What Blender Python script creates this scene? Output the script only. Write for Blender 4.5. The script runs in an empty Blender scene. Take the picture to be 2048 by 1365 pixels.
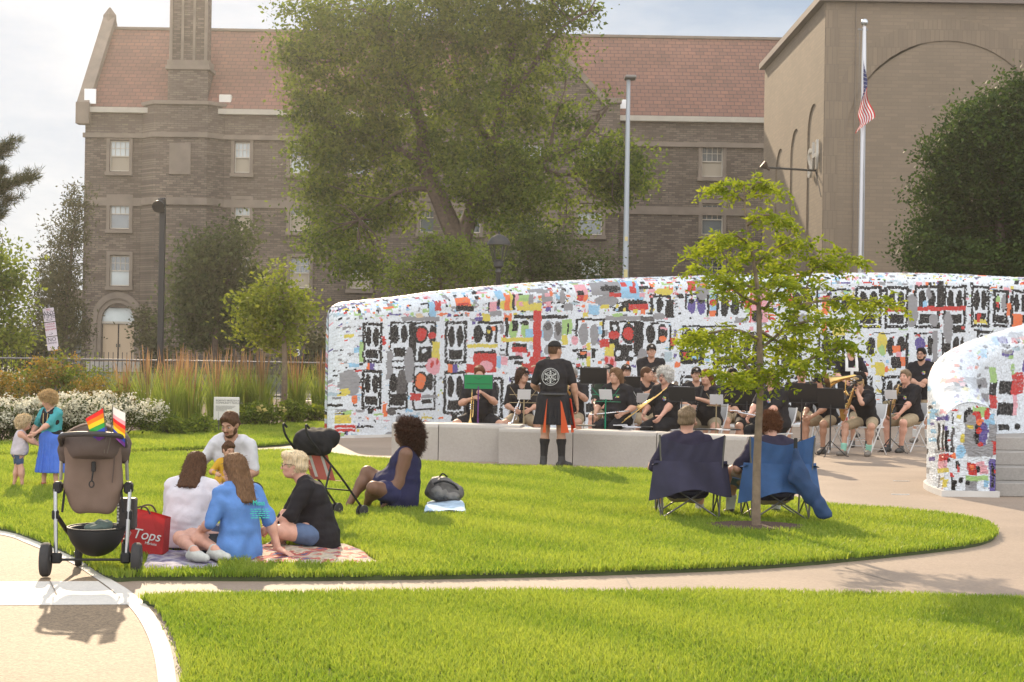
import bpy, math, random
import numpy as np
from mathutils import Vector, Matrix
C = bpy.context.scene.collection
S = bpy.context.scene
PI = math.pi
rad = math.radians
rng = np.random.default_rng(7)
random.seed(7)

# ---------------------------------------------------------------- camera
FPX, CH = 3200.0, 1.6                      # focal length in photo pixels (2048 wide), eye height
ROLL, PITCH = rad(0.92), math.atan(21.5 / FPX)
cF = np.array([0, math.cos(PITCH), math.sin(PITCH)])
r0 = np.array([1.0, 0, 0]); u0 = np.array([0, -math.sin(PITCH), math.cos(PITCH)])
cR = math.cos(ROLL) * r0 + math.sin(ROLL) * u0
cU = math.cos(ROLL) * u0 - math.sin(ROLL) * r0
cam = bpy.data.cameras.new("camera"); camo = bpy.data.objects.new("camera", cam); C.objects.link(camo)
cam.sensor_width = 36; cam.lens = 36 * FPX / 2048; cam.clip_start = .1; cam.clip_end = 2000
camo.matrix_world = Matrix(((cR[0], cU[0], -cF[0], 0), (cR[1], cU[1], -cF[1], 0), (cR[2], cU[2], -cF[2], CH), (0, 0, 0, 1)))
cam.dof.use_dof = True; cam.dof.focus_distance = 14.5; cam.dof.aperture_fstop = 22
S.camera = camo

# ---------------------------------------------------------------- sky, sun, exposure
SUN_AZ, SUN_EL = rad(-12.8), rad(26)       # azimuth from +Y towards +X
w = bpy.data.worlds.new("World"); S.world = w; w.use_nodes = True
nt = w.node_tree; nt.nodes.clear()
wo = nt.nodes.new("ShaderNodeOutputWorld"); bg = nt.nodes.new("ShaderNodeBackground"); sk = nt.nodes.new("ShaderNodeTexSky")
sk.sky_type = 'NISHITA'; sk.sun_disc = False; sk.sun_elevation = SUN_EL; sk.sun_rotation = SUN_AZ
sk.altitude = 100; sk.air_density = 1.0; sk.dust_density = 1.2; sk.ozone_density = 1.5
# a thin broken cloud layer over the sky: unseen bright cloud added behind the viewer to fill the shaded fronts, greyer and bluer around the view
L = nt.links.new; NN = nt.nodes.new
def wmath(op, a, b=None):
    m = NN("ShaderNodeMath"); m.operation = op; m.use_clamp = False
    for i, x in enumerate((a, b)):
        if x is None: continue
        if isinstance(x, (int, float)): m.inputs[i].default_value = x
        else: L(x, m.inputs[i])
    return m.outputs[0]
def wramp(x, a, b, c, d):
    m = NN("ShaderNodeMapRange"); L(x, m.inputs[0])
    for i, v in enumerate((a, b, c, d)): m.inputs[i + 1].default_value = v
    return m.outputs[0]
def wmix(f, a, b):
    m = NN("ShaderNodeMix"); m.data_type = 'RGBA'; L(f, m.inputs[0])
    for i, x in ((6, a), (7, b)):
        if isinstance(x, tuple): m.inputs[i].default_value = (*x, 1)
        else: L(x, m.inputs[i])
    return m.outputs[2]
tc = NN("ShaderNodeTexCoord"); sx = NN("ShaderNodeSeparateXYZ"); L(tc.outputs['Generated'], sx.inputs[0])
mp = NN("ShaderNodeMapping"); mp.inputs['Scale'].default_value = (3.0, 2.2, 8.5); mp.inputs['Location'].default_value = (2.7, 0, .4); L(tc.outputs['Generated'], mp.inputs[0])
nz = NN("ShaderNodeTexNoise"); nz.inputs['Scale'].default_value = 1.7; nz.inputs['Detail'].default_value = 7; nz.inputs['Roughness'].default_value = .55; L(mp.outputs[0], nz.inputs['Vector'])
puff = wramp(nz.outputs[0], .36, .66, 0, 1)
back = wramp(sx.outputs[1], -.15, .5, 1, 0)
veil = wmix(puff, (1.5, 2.35, 3.5), (3.5, 4.0, 4.6))
cloud = wmix(back, veil, (13.2, 13.2, 13.4))
air = wmix(wramp(sx.outputs[2], 0, .5, .97, .94), sk.outputs[0], cloud)
L(air, bg.inputs[0]); L(bg.outputs[0], wo.inputs[0])
bg.inputs[1].default_value = .11
sl = bpy.data.lights.new("sun", 'SUN'); so = bpy.data.objects.new("sun", sl); C.objects.link(so)
sl.energy = 4.4; sl.angle = rad(.6); sl.color = (1, .80, .56)
sd = Vector((math.sin(SUN_AZ) * math.cos(SUN_EL), math.cos(SUN_AZ) * math.cos(SUN_EL), math.sin(SUN_EL)))
so.rotation_euler = sd.to_track_quat('Z', 'Y').to_euler(); so.location = (-20, 60, 40)
S.view_settings.view_transform = 'Standard'; S.view_settings.look = 'None'; S.view_settings.gamma = 1; S.view_settings.exposure = .6
S.cycles.max_bounces = 7; S.cycles.diffuse_bounces = 3; S.cycles.transparent_max_bounces = 6; S.cycles.glossy_bounces = 3
S.cycles.use_denoising = True; S.cycles.volume_bounces = 0
# ---------------------------------------------------------------- helpers
def ray(px, py):
    return cF * FPX + cR * (px - 1024) + cU * (682.5 - py)
def G(px, py, z=0.0):                       # where the sight line through a photo pixel meets height z
    d = ray(px, py); t = (z - CH) / d[2]
    return np.array([d[0] * t, d[1] * t, z])
def P(px, py, Y):                           # the point at distance Y seen at a photo pixel
    d = ray(px, py); t = Y / d[1]
    return np.array([d[0] * t, Y, CH + d[2] * t])
def proj(p):                                # world -> photo pixel
    q = np.asarray(p, float) - np.array([0, 0, CH])
    z = q @ cF
    return 1024 + FPX * (q @ cR) / z, 682.5 - FPX * (q @ cU) / z

MATS = {}
def mat(name, col=(.5, .5, .5), rough=.6, metal=0, var=0, vs=20, bump=0, bs=60, trans=0, spec=.5, col2=None, cs=4, coat=0):
    """A procedural Principled material; var = fine brightness variation, col2 = second colour in patches, trans = translucency."""
    if name in MATS: return MATS[name]
    m = bpy.data.materials.new(name); m.use_nodes = True; MATS[name] = m
    n = m.node_tree; N = n.nodes; K = n.links.new
    b = N['Principled BSDF']; out = N['Material Output']
    b.inputs['Roughness'].default_value = rough; b.inputs['Metallic'].default_value = metal; b.inputs['Specular IOR Level'].default_value = spec
    if coat: b.inputs['Coat Weight'].default_value = coat
    c4 = (*col, 1); b.inputs['Base Color'].default_value = c4
    last = None
    tc = N.new('ShaderNodeTexCoord')
    if col2 is not None:
        z = N.new('ShaderNodeTexNoise'); z.inputs['Scale'].default_value = cs; z.inputs['Detail'].default_value = 4; K(tc.outputs['Object'], z.inputs['Vector'])
        r = N.new('ShaderNodeValToRGB'); r.color_ramp.elements[0].position = .4; r.color_ramp.elements[1].position = .62
        r.color_ramp.elements[0].color = c4; r.color_ramp.elements[1].color = (*col2, 1); K(z.outputs[0], r.inputs[0]); last = r.outputs[0]
    if var:
        z = N.new('ShaderNodeTexNoise'); z.inputs['Scale'].default_value = vs; z.inputs['Detail'].default_value = 5; K(tc.outputs['Object'], z.inputs['Vector'])
        mr = N.new('ShaderNodeMapRange'); mr.inputs[1].default_value = .25; mr.inputs[2].default_value = .75; mr.inputs[3].default_value = 1 - var; mr.inputs[4].default_value = 1 + var
        K(z.outputs[0], mr.inputs[0]); h = N.new('ShaderNodeHueSaturation'); h.inputs['Color'].default_value = c4
        if last: K(last, h.inputs['Color'])
        K(mr.outputs[0], h.inputs['Value']); last = h.outputs[0]
    if last: K(last, b.inputs['Base Color'])
    if bump:
        z = N.new('ShaderNodeTexNoise'); z.inputs['Scale'].default_value = bs; z.inputs['Detail'].default_value = 4; K(tc.outputs['Object'], z.inputs['Vector'])
        bp = N.new('ShaderNodeBump'); bp.inputs['Strength'].default_value = bump; bp.inputs['Distance'].default_value = .01
        K(z.outputs[0], bp.inputs['Height']); K(bp.outputs[0], b.inputs['Normal'])
    if trans:
        t = N.new('ShaderNodeBsdfTranslucent'); ms = N.new('ShaderNodeMixShader'); ms.inputs[0].default_value = trans
        t.inputs['Color'].default_value = c4
        if last: K(last, t.inputs['Color'])
        K(b.outputs[0], ms.inputs[1]); K(t.outputs[0], ms.inputs[2]); K(ms.outputs[0], out.inputs[0])
    return m

def leafmat(name, c1, c2, trans=.5, tcol=None, rough=.65, spec=.15):
    """Leaves and blades: colour from the per-face attribute 'tint' between c1 and c2, light shining through."""
    if name in MATS: return MATS[name]
    m = bpy.data.materials.new(name); m.use_nodes = True; MATS[name] = m
    N = m.node_tree.nodes; K = m.node_tree.links.new; b = N['Principled BSDF']; out = N['Material Output']
    a = N.new('ShaderNodeAttribute'); a.attribute_name = 'tint'
    mx = N.new('ShaderNodeMix'); mx.data_type = 'RGBA'; mx.inputs[6].default_value = (*c1, 1); mx.inputs[7].default_value = (*c2, 1); K(a.outputs['Fac'], mx.inputs[0])
    K(mx.outputs[2], b.inputs['Base Color']); b.inputs['Roughness'].default_value = rough; b.inputs['Specular IOR Level'].default_value = spec
    t = N.new('ShaderNodeBsdfTranslucent'); ms = N.new('ShaderNodeMixShader'); ms.inputs[0].default_value = trans
    if tcol:
        h = N.new('ShaderNodeMix'); h.data_type = 'RGBA'; h.blend_type = 'MULTIPLY'; h.inputs[0].default_value = 1; h.inputs[7].default_value = (*tcol, 1)
        K(mx.outputs[2], h.inputs[6]); K(h.outputs[2], t.inputs[0])
    else: K(mx.outputs[2], t.inputs[0])
    K(b.outputs[0], ms.inputs[1]); K(t.outputs[0], ms.inputs[2]); K(ms.outputs[0], out.inputs[0])
    return m

def npmesh(name, V, F, mats, parent=None, smooth=False, midx=None, tint=None, fcol=None):
    """Link a mesh from numpy arrays; F is (n,3) or (n,4)."""
    V = np.asarray(V, np.float32); F = np.asarray(F, np.int32); n, k = F.shape
    me = bpy.data.meshes.new(name)
    me.vertices.add(len(V)); me.vertices.foreach_set('co', V.ravel())
    me.loops.add(n * k); me.loops.foreach_set('vertex_index', F.ravel())
    me.polygons.add(n); me.polygons.foreach_set('loop_start', np.arange(n, dtype=np.int32) * k)
    if midx is not None: me.polygons.foreach_set('material_index', np.asarray(midx, np.int32))
    me.polygons.foreach_set('use_smooth', np.full(n, smooth))
    for m in (mats if isinstance(mats, (list, tuple)) else [mats]): me.materials.append(m)
    if tint is not None:
        a = me.attributes.new('tint', 'FLOAT', 'FACE'); a.data.foreach_set('value', np.asarray(tint, np.float32))
    if fcol is not None:
        a = me.attributes.new('tile', 'FLOAT_COLOR', 'FACE')
        a.data.foreach_set('color', np.hstack([fcol, np.ones((n, 1))]).astype(np.float32).ravel())
    me.update(calc_edges=True); me.validate()
    o = bpy.data.objects.new(name, me); C.objects.link(o)
    if parent: o.parent = parent
    return o

def tag(o, label=None, cat=None, group=None, kind=None):
    if label: o['label'] = label
    if cat: o['category'] = cat
    if group: o['group'] = group
    if kind: o['kind'] = kind
    return o
def thing(name, label, cat, loc=(0, 0, 0), rz=0, group=None):
    o = bpy.data.objects.new(name, None); C.objects.link(o); o.location = loc; o.rotation_euler = (0, 0, rz); o.empty_display_size = .1
    return tag(o, label, cat, group)
def copy_tree(o, parent=None):
    c = o.copy(); C.objects.link(c)
    if parent: c.parent = parent
    for ch in [x for x in o.children]: copy_tree(ch, c)
    return c

class MB:
    """Collects boxes, tubes, lathes and prisms and links them as one mesh."""
    def __init__(s): s.v = []; s.f = []; s.m = []; s.mi = 0
    def add(s, vs, fs):
        o = len(s.v); s.v += [tuple(map(float, p)) for p in vs]; s.f += [tuple(i + o for i in f) for f in fs]; s.m += [s.mi] * len(fs); return s
    def mati(s, i): s.mi = i; return s
    def box(s, c, d, rz=0, R=None, bev=0):
        x, y, z = d[0] / 2, d[1] / 2, d[2] / 2
        if bev:
            b = min(bev, x * .9, y * .9, z * .9); vs = []; idx = {}
            import itertools
            for sx, sy, sz in itertools.product((-1, 1), repeat=3):
                for k, q in enumerate(((x - b, y - b, z), (x - b, y, z - b), (x, y - b, z - b))):
                    idx[(sx, sy, sz, k)] = len(vs); vs.append((q[0] * sx, q[1] * sy, q[2] * sz))
            fs = []
            I = lambda a, b_, c_, k: idx[(a, b_, c_, k)]
            for t in (-1, 1):
                fs += [[I(-1, -1, t, 0), I(1, -1, t, 0), I(1, 1, t, 0), I(-1, 1, t, 0)], [I(-1, t, -1, 1), I(1, t, -1, 1), I(1, t, 1, 1), I(-1, t, 1, 1)], [I(t, -1, -1, 2), I(t, 1, -1, 2), I(t, 1, 1, 2), I(t, -1, 1, 2)]]
            for a in (-1, 1):
                for b_ in (-1, 1):
                    fs += [[I(-1, a, b_, 0), I(1, a, b_, 0), I(1, a, b_, 1), I(-1, a, b_, 1)], [I(a, -1, b_, 0), I(a, 1, b_, 0), I(a, 1, b_, 2), I(a, -1, b_, 2)], [I(a, b_, -1, 1), I(a, b_, 1, 1), I(a, b_, 1, 2), I(a, b_, -1, 2)]]
            for a, b_, c_ in itertools.product((-1, 1), repeat=3): fs.append([I(a, b_, c_, 0), I(a, b_, c_, 1), I(a, b_, c_, 2)])
        else:
            vs = [(-x, -y, -z), (x, -y, -z), (x, y, -z), (-x, y, -z), (-x, -y, z), (x, -y, z), (x, y, z), (-x, y, z)]
            fs = [(0, 3, 2, 1), (4, 5, 6, 7), (0, 1, 5, 4), (1, 2, 6, 5), (2, 3, 7, 6), (3, 0, 4, 7)]
        M = np.array(R) if R is not None else np.array([[math.cos(rz), -math.sin(rz), 0], [math.sin(rz), math.cos(rz), 0], [0, 0, 1]])
        return s.add([M @ np.array(p) + np.array(c) for p in vs], fs)
    def bar(s, a, b, wx, wy=None, up=(0, 0, 1)):        # square bar from a to b
        a = np.array(a, float); b = np.array(b, float); wy = wy or wx
        d = b - a; l = np.linalg.norm(d); d = d / l; u = np.array(up, float)
        if abs(d @ u) > .98: u = np.array([1., 0, 0])
        x = np.cross(u, d); x /= np.linalg.norm(x); y = np.cross(d, x)
        return s.box((a + b) / 2, (wx, wy, l), R=np.stack([x, y, d], 1))
    def tube(s, pts, r, n=8, closed=False, cap=True):
        pts = [np.array(p, float) for p in pts]; m = len(pts); rs = r if hasattr(r, '__len__') else [r] * m
        ring = []; x = None
        for i in range(m):
            d = pts[min(i + 1, m - 1)] - pts[max(i - 1, 0)]
            if closed: d = pts[(i + 1) % m] - pts[i - 1]
            d = d / (np.linalg.norm(d) + 1e-9)
            if x is None:
                u = np.array([0, 0, 1.]) if abs(d[2]) < .9 else np.array([1., 0, 0]); x = np.cross(u, d)
            x = x - d * (x @ d); x /= np.linalg.norm(x) + 1e-9; y = np.cross(d, x)
            ring.append([pts[i] + rs[i] * (math.cos(2 * PI * k / n) * x + math.sin(2 * PI * k / n) * y) for k in range(n)])
        vs = [p for q in ring for p in q]; fs = []
        for i in range(m if closed else m - 1):
            j = (i + 1) % m
            for k in range(n): fs.append((i * n + k, i * n + (k + 1) % n, j * n + (k + 1) % n, j * n + k))
        if cap and not closed: fs += [tuple(range(n))[::-1], tuple((m - 1) * n + k for k in range(n))]
        return s.add(vs, fs)
    def lathe(s, prof, c=(0, 0, 0), n=16, R=None):       # prof = [(radius, z), ...]
        vs = []; fs = []
        for r, z in prof:
            for k in range(n):
                p = np.array([r * math.cos(2 * PI * k / n), r * math.sin(2 * PI * k / n), z])
                if R is not None: p = np.array(R) @ p
                vs.append(p + np.array(c))
        for i in range(len(prof) - 1):
            for k in range(n): fs.append((i * n + k, i * n + (k + 1) % n, (i + 1) * n + (k + 1) % n, (i + 1) * n + k))
        fs += [tuple(range(n))[::-1], tuple((len(prof) - 1) * n + k for k in range(n))]
        return s.add(vs, fs)
    def ell(s, c, r, n=10, m=7, R=None):
        prof = [(math.sin(PI * (i + .02) / (m + .04)), -math.cos(PI * (i + .02) / (m + .04))) for i in range(m + 1)]
        M = (np.array(R) if R is not None else np.eye(3)) @ np.diag(r)
        return s.lathe(prof, c, n, M)
    def prism(s, pts, axis_pts):                          # polygon pts (3D) extruded by a vector
        n = len(pts); e = np.array(axis_pts, float); a = [np.array(p, float) for p in pts]
        return s.add(a + [p + e for p in a], [tuple(range(n))[::-1], tuple(range(n, 2 * n))] + [(i, (i + 1) % n, n + (i + 1) % n, n + i) for i in range(n)])
    def build(s, name, mats, parent=None, smooth=False):
        me = bpy.data.meshes.new(name); me.from_pydata(s.v, [], s.f)
        for m in (mats if isinstance(mats, (list, tuple)) else [mats]): me.materials.append(m)
        me.polygons.foreach_set('material_index', s.m); me.polygons.foreach_set('use_smooth', [smooth] * len(s.f)); me.update()
        if smooth:
            try: me.set_sharp_from_angle(angle=rad(40))
            except Exception: pass
        o = bpy.data.objects.new(name, me); C.objects.link(o)
        if parent: o.parent = parent
        return o

def text_mesh(name, body, size, M, m, parent=None, depth=.004, align='CENTER', shear=0, squash=1):
    cu = bpy.data.curves.new(name, 'FONT'); cu.body = body; cu.size = size; cu.extrude = depth; cu.align_x = align; cu.align_y = 'CENTER'; cu.shear = shear
    o = bpy.data.objects.new(name, cu); C.objects.link(o)
    dg = bpy.context.evaluated_depsgraph_get(); me = bpy.data.meshes.new_from_object(o.evaluated_get(dg))
    C.objects.unlink(o); bpy.data.objects.remove(o)
    me.transform(Matrix.Diagonal((squash, 1, 1, 1))); me.transform(M); me.materials.clear(); me.materials.append(m); me.name = name
    q = bpy.data.objects.new(name, me); C.objects.link(q)
    if parent: q.parent = parent
    return q
def face_cam(loc):                                        # text lying in a plane that faces -Y
    return Matrix.Translation(loc) @ Matrix.Rotation(PI / 2, 4, 'X')
def Rz(a): return np.array([[math.cos(a), -math.sin(a), 0], [math.sin(a), math.cos(a), 0], [0, 0, 1]])
def Rx(a): return np.array([[1, 0, 0], [0, math.cos(a), -math.sin(a)], [0, math.sin(a), math.cos(a)]])
def Ry(a): return np.array([[math.cos(a), 0, math.sin(a)], [0, 1, 0], [-math.sin(a), 0, math.cos(a)]])
def smooth_poly(pts, n=8, closed=True):                   # Catmull-Rom through 2D/3D points
    pts = np.array(pts, float); m = len(pts); out = []
    for i in range(m if closed else m - 1):
        p0, p1, p2, p3 = (pts[(i - 1) % m], pts[i], pts[(i + 1) % m], pts[(i + 2) % m]) if closed else (pts[max(i - 1, 0)], pts[i], pts[i + 1], pts[min(i + 2, m - 1)])
        for k in range(n):
            t = k / n; out.append(.5 * (2 * p1 + (p2 - p0) * t + (2 * p0 - 5 * p1 + 4 * p2 - p3) * t * t + (3 * p1 - p0 - 3 * p2 + p3) * t ** 3))
    if not closed: out.append(pts[-1])
    return np.array(out)
def inside(poly, x, y):                                   # vectorised point in polygon
    c = np.zeros(len(x), bool); n = len(poly)
    for i in range(n):
        x1, y1 = poly[i][:2]; x2, y2 = poly[i - 1][:2]
        if y1 == y2: continue
        c ^= ((y1 > y) != (y2 > y)) & (x < (x2 - x1) * (y - y1) / (y2 - y1) + x1)
    return c
# ---------------------------------------------------------------- ground, paving, lawns
def sheet(name, poly, z, m, thick=None):
    b = MB()
    pts = [(p[0], p[1], z) for p in poly]
    if thick: b.prism([(x, y, z - thick) for x, y, _ in pts], (0, 0, thick))
    else: b.add(pts, [tuple(range(len(pts)))])
    return tag(b.build(name, m), kind='structure')
def gp(pts, z=0): return [tuple(G(x, y, z)[:2]) for x, y in pts]

def agg_mat(name, c, dark, light, scale):                  # exposed aggregate / broomed concrete
    m = mat(name, c, .75, var=.06, vs=1.3)
    N = m.node_tree.nodes; K = m.node_tree.links.new; b = N['Principled BSDF']
    src = b.inputs['Base Color'].links[0].from_socket
    tc = N.new('ShaderNodeTexCoord'); v = N.new('ShaderNodeTexVoronoi'); v.inputs['Scale'].default_value = scale; K(tc.outputs['Object'], v.inputs['Vector'])
    sx = N.new('ShaderNodeSeparateColor'); K(v.outputs['Color'], sx.inputs[0])
    r = N.new('ShaderNodeMapRange'); r.inputs[3].default_value = dark; r.inputs[4].default_value = light; K(sx.outputs[0], r.inputs[0])
    h = N.new('ShaderNodeHueSaturation'); K(src, h.inputs['Color']); K(r.outputs[0], h.inputs['Value'])
    z = N.new('ShaderNodeTexNoise'); z.inputs['Scale'].default_value = .8; z.inputs['Detail'].default_value = 7; K(tc.outputs['Object'], z.inputs['Vector'])
    r2 = N.new('ShaderNodeMapRange'); r2.inputs[1].default_value = .3; r2.inputs[2].default_value = .7; r2.inputs[3].default_value = .88; r2.inputs[4].default_value = 1.1; K(z.outputs[0], r2.inputs[0])
    h2 = N.new('ShaderNodeHueSaturation'); K(h.outputs[0], h2.inputs['Color']); K(r2.outputs[0], h2.inputs['Value'])
    K(h2.outputs[0], b.inputs['Base Color'])
    bp = N.new('ShaderNodeBump'); bp.inputs['Strength'].default_value = .25; bp.inputs['Distance'].default_value = .004; K(v.outputs['Distance'], bp.inputs['Height']); K(bp.outputs[0], b.inputs['Normal'])
    return m
m_ground = mat('bare_ground', (.09, .085, .06), .9, var=.2, vs=.3, col2=(.06, .075, .035), cs=.1)
m_asph = mat('asphalt', (.055, .055, .057), .85, var=.15, vs=2)
m_pave = agg_mat('tan_concrete', (.265, .20, .148), .9, 1.1, 60)
m_agg = agg_mat('exposed_aggregate', (.225, .162, .10), .62, 1.32, 85)
m_white = agg_mat('pale_concrete', (.60, .56, .50), .93, 1.06, 70)
m_stepc = agg_mat('grey_concrete', (.30, .28, .255), .93, 1.06, 50)
m_soil = mat('lawn_soil', (.045, .06, .018), .95, var=.3, vs=6)
m_mulch = mat('mulch', (.075, .042, .028), .95, var=.5, vs=30, bump=1, bs=60)

sheet('ground', [(-240, -60), (240, -60), (240, 260), (-240, 260)], -.05, m_ground)
sheet('road', [(-200, 56), (200, 52), (200, 66), (-200, 70)], -.02, m_asph)
sheet('sidewalk', [(-200, 48.5), (200, 44.5), (200, 48), (-200, 52)], -.01, m_pave)
sheet('pavement', [(-14, -2), (40, -2), (40, 44), (-4.2, 44), (-4.2, 30), (-14, 26.0)], 0, m_pave, .06)

LAWN_A = smooth_poly(gp([(-260, 935), (-30, 922), (270, 914), (450, 909), (600, 908), (640, 911), (760, 926), (1100, 943), (1308, 948), (1456, 977), (1616, 1013), (1700, 1022), (1800, 1030), (1900, 1040), (1965, 1053), (1990, 1072), (1972, 1088), (1900, 1102), (1700, 1124), (1500, 1140), (1200, 1152), (900, 1159), (600, 1163), (300, 1162), (222, 1161), (150, 1118), (60, 1080), (0, 1063), (-150, 1045), (-330, 1035)]), 5)
LAWN_B = smooth_poly(gp([(306, 1206), (600, 1200), (1000, 1197), (1400, 1198), (1700, 1203), (2200, 1220), (2500, 1300), (2700, 1800), (1500, 2300), (380, 2000), (375, 1450), (372, 1365), (362, 1310), (340, 1260), (312, 1218)]), 5)
LAWN_C = smooth_poly(gp([(-300, 925), (0, 916), (270, 908), (420, 900), (560, 893), (640, 880), (655, 868), (640, 851), (520, 858), (265, 872), (100, 890), (-300, 905)]), 4)
for nm, P_ in (('lawn', LAWN_A), ('lawn.001', LAWN_B), ('lawn.002', LAWN_C)): sheet('lawn', P_, .035, m_soil, .05)
# left path of exposed aggregate with a pale concrete edge band, crossed by a pale band
PATH_E = gp([(-330, 1035), (-150, 1045), (0, 1063), (60, 1080), (150, 1118), (222, 1161), (262, 1186), (305, 1226), (338, 1290), (352, 1365), (356, 1450), (360, 2000)])
PATH_I = gp([(-330, 1041), (-150, 1052), (0, 1071), (55, 1089), (135, 1124), (196, 1162), (232, 1190), (272, 1232), (302, 1292), (316, 1365), (318, 1450), (318, 2000)])
pe = smooth_poly(PATH_E, 6, False); pi_ = smooth_poly(PATH_I, 6, False)
sheet('path', list(pi_) + [(-9, pi_[-1][1]), (-12, 17)], .003, m_agg)
sheet('path_edge', list(pe) + list(pi_[::-1]), .0075, m_white)
bx = gp([(-260, 1167), (196, 1164), (232, 1190), (256, 1211), (-280, 1214)])
sheet('path_band', bx, .0055, m_white)
jm = mat('joint_line', (.2, .17, .14), .9)  # darker colour of the joints in the paving
b = MB()
for a, c in (((100, 1166), (113, 1192)), ((113, 1192), (224, 1191)), ((-60, 1166), (-62, 1213))):
    p, q = G(*a), G(*c); d = (q - p) / np.linalg.norm(q - p); n = np.array([-d[1], d[0], 0]) * .004
    b.add([p - n + [0, 0, .0115], p + n + [0, 0, .0115], q + n + [0, 0, .0115], q - n + [0, 0, .0115]], [(0, 1, 2, 3)])
for a, c in (((1690, 1136), (1790, 1165)), ((1880, 1000), (2100, 1010)), ((1250, 1153), (1262, 1176)), ((800, 1161), (806, 1178)), ((1640, 940), (2048, 950))):
    p, q = G(*a), G(*c); d = (q - p) / np.linalg.norm(q - p); n = np.array([-d[1], d[0], 0]) * .005
    b.add([p - n + [0, 0, .003], p + n + [0, 0, .003], q + n + [0, 0, .003], q - n + [0, 0, .003]], [(0, 1, 2, 3)])
tag(b.build('paving_joint', jm), kind='structure')
sheet('planting_bed', smooth_poly(gp([(-300, 905), (100, 890), (265, 872), (520, 858), (636, 851), (655, 840), (640, 806), (300, 800), (-300, 806)]), 4), .03, m_mulch, .05)
tp = G(1512, 1064)
sheet('mulch_ring', [(tp[0] + .44 * math.cos(a) * (1 + .08 * math.sin(5 * a)), tp[1] + .36 * math.sin(a)) for a in np.linspace(0, 2 * PI, 28, endpoint=False)], .062, m_mulch)
pl = mat('steel_plate', (.6, .58, .55), .35, metal=.6)
for k, (x, y) in enumerate(((1803, 963), (1801, 990))):
    b = MB(); g = G(x, y); b.box((0, 0, .004), (.15, .05, .008)); b.lathe([(.02, .008), (.018, .013)], (-.09, 0, -.004)); b.lathe([(.02, .008), (.018, .013)], (.09, 0, -.004))
    o = b.build('ground_plate', pl); o.location = g; tag(o, ('small metal plate set in the plaza, the farther of two' if k == 0 else 'small metal plate set in the plaza, the nearer of two'), 'plate', 'metal plates in the plaza')

# grass blades
def blades(poly, dens, h, wd, seed, lo=None, hole=None):
    r = np.random.default_rng(seed); poly = np.array(poly)
    x0, y0 = poly[:, 0].min(), poly[:, 1].min(); x1, y1 = poly[:, 0].max(), poly[:, 1].max()
    n = int((x1 - x0) * (y1 - y0) * dens); x = r.uniform(x0, x1, n); y = r.uniform(y0, y1, n)
    k = inside(poly, x, y); k &= (np.abs(x) < .36 * y + .6) & (y > 6.6)
    if lo is not None: k &= r.random(n) < lo(y)
    if hole is not None: k &= ((x - hole[0]) / hole[2]) ** 2 + ((y - hole[1]) / hole[3]) ** 2 > r.uniform(.7, 1.15, n)
    return x[k], y[k]
def grow(x, y, hmin, hmax, wid, seed):
    r = np.random.default_rng(seed); n = len(x)
    pn = np.sin(x * 1.7 + np.sin(y * 1.3) * 2) * np.sin(y * 2.1 + np.sin(x * .9) * 1.7) + .5 * np.sin(x * 5.1 + y * 3.7)
    h = r.uniform(hmin, hmax, n) * (1 + .14 * pn); a = r.uniform(0, 2 * PI, n); w_ = wid * r.uniform(.7, 1.3, n)
    dx, dy = np.cos(a), np.sin(a); ln = r.uniform(.1, .75, n) * h; b = r.uniform(0, 2 * PI, n); lx, ly = np.cos(b) * ln, np.sin(b) * ln
    z0 = np.full(n, .03); P0 = np.stack([x, y, z0], 1); W = np.stack([dx * w_, dy * w_, 0 * w_], 1)
    mid = P0 + np.stack([lx * .35, ly * .35, h * .6], 1); tip = P0 + np.stack([lx, ly, h], 1)
    V = np.stack([P0 - W, P0 + W, mid + W * .8, mid - W * .8, tip + W * .15, tip - W * .15], 1).reshape(-1, 3)
    i = np.arange(n)[:, None] * 6
    F = np.stack([i + [0, 1, 2, 3], i + [3, 2, 4, 5]], 1).reshape(-1, 4)
    t = np.clip(.5 + .24 * pn + r.normal(0, .22, n), 0, 1)
    dry = r.random(n) < .03; t[dry] = 1.25
    return V, F, np.repeat(t, 2)
def rim(poly, per_m, seed):                                   # long blades leaning over the lawn edge
    r = np.random.default_rng(seed); p = np.array(poly)[:, :2]; q = np.roll(p, -1, 0); L_ = np.linalg.norm(q - p, axis=1); k = r.choice(len(p), int(L_.sum() * per_m), p=L_ / L_.sum()); u = r.random(len(k))[:, None]
    c = p[k] * (1 - u) + q[k] * u + r.normal(0, .014, (len(k), 2)); m = (np.abs(c[:, 0]) < .36 * c[:, 1] + .6) & (c[:, 1] > 6.6); return c[m, 0], c[m, 1]
m_grass = leafmat('grass_blade', (.16, .26, .026), (.37, .435, .07), .58, (1.15, 1.1, .7), .5, .35)
xa, ya = blades(LAWN_A, 4600, 0, 0, 1, lambda y: np.clip(1.35 - y / 26, .3, 1), (tp[0], tp[1], .42, .34))
xb, yb = blades(LAWN_B, 8500, 0, 0, 2); xc, yc = blades(LAWN_C, 1100, 0, 0, 3)
gq_ = lambda L_: [tuple(G(x, y, .07)[:2]) for x, y in L_]
BLK_ = [gq_([(500, 1122), (768, 1121), (700, 1085), (500, 1085)]), gq_([(285, 1133), (440, 1130), (430, 1095), (300, 1095)]), gq_([(848, 1024), (932, 1022), (925, 1002), (855, 1004)])]
k_ = np.ones(len(xa), bool)
for q_ in BLK_: k_ &= ~inside(q_, xa, ya)
xa, ya = xa[k_], ya[k_]
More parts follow.
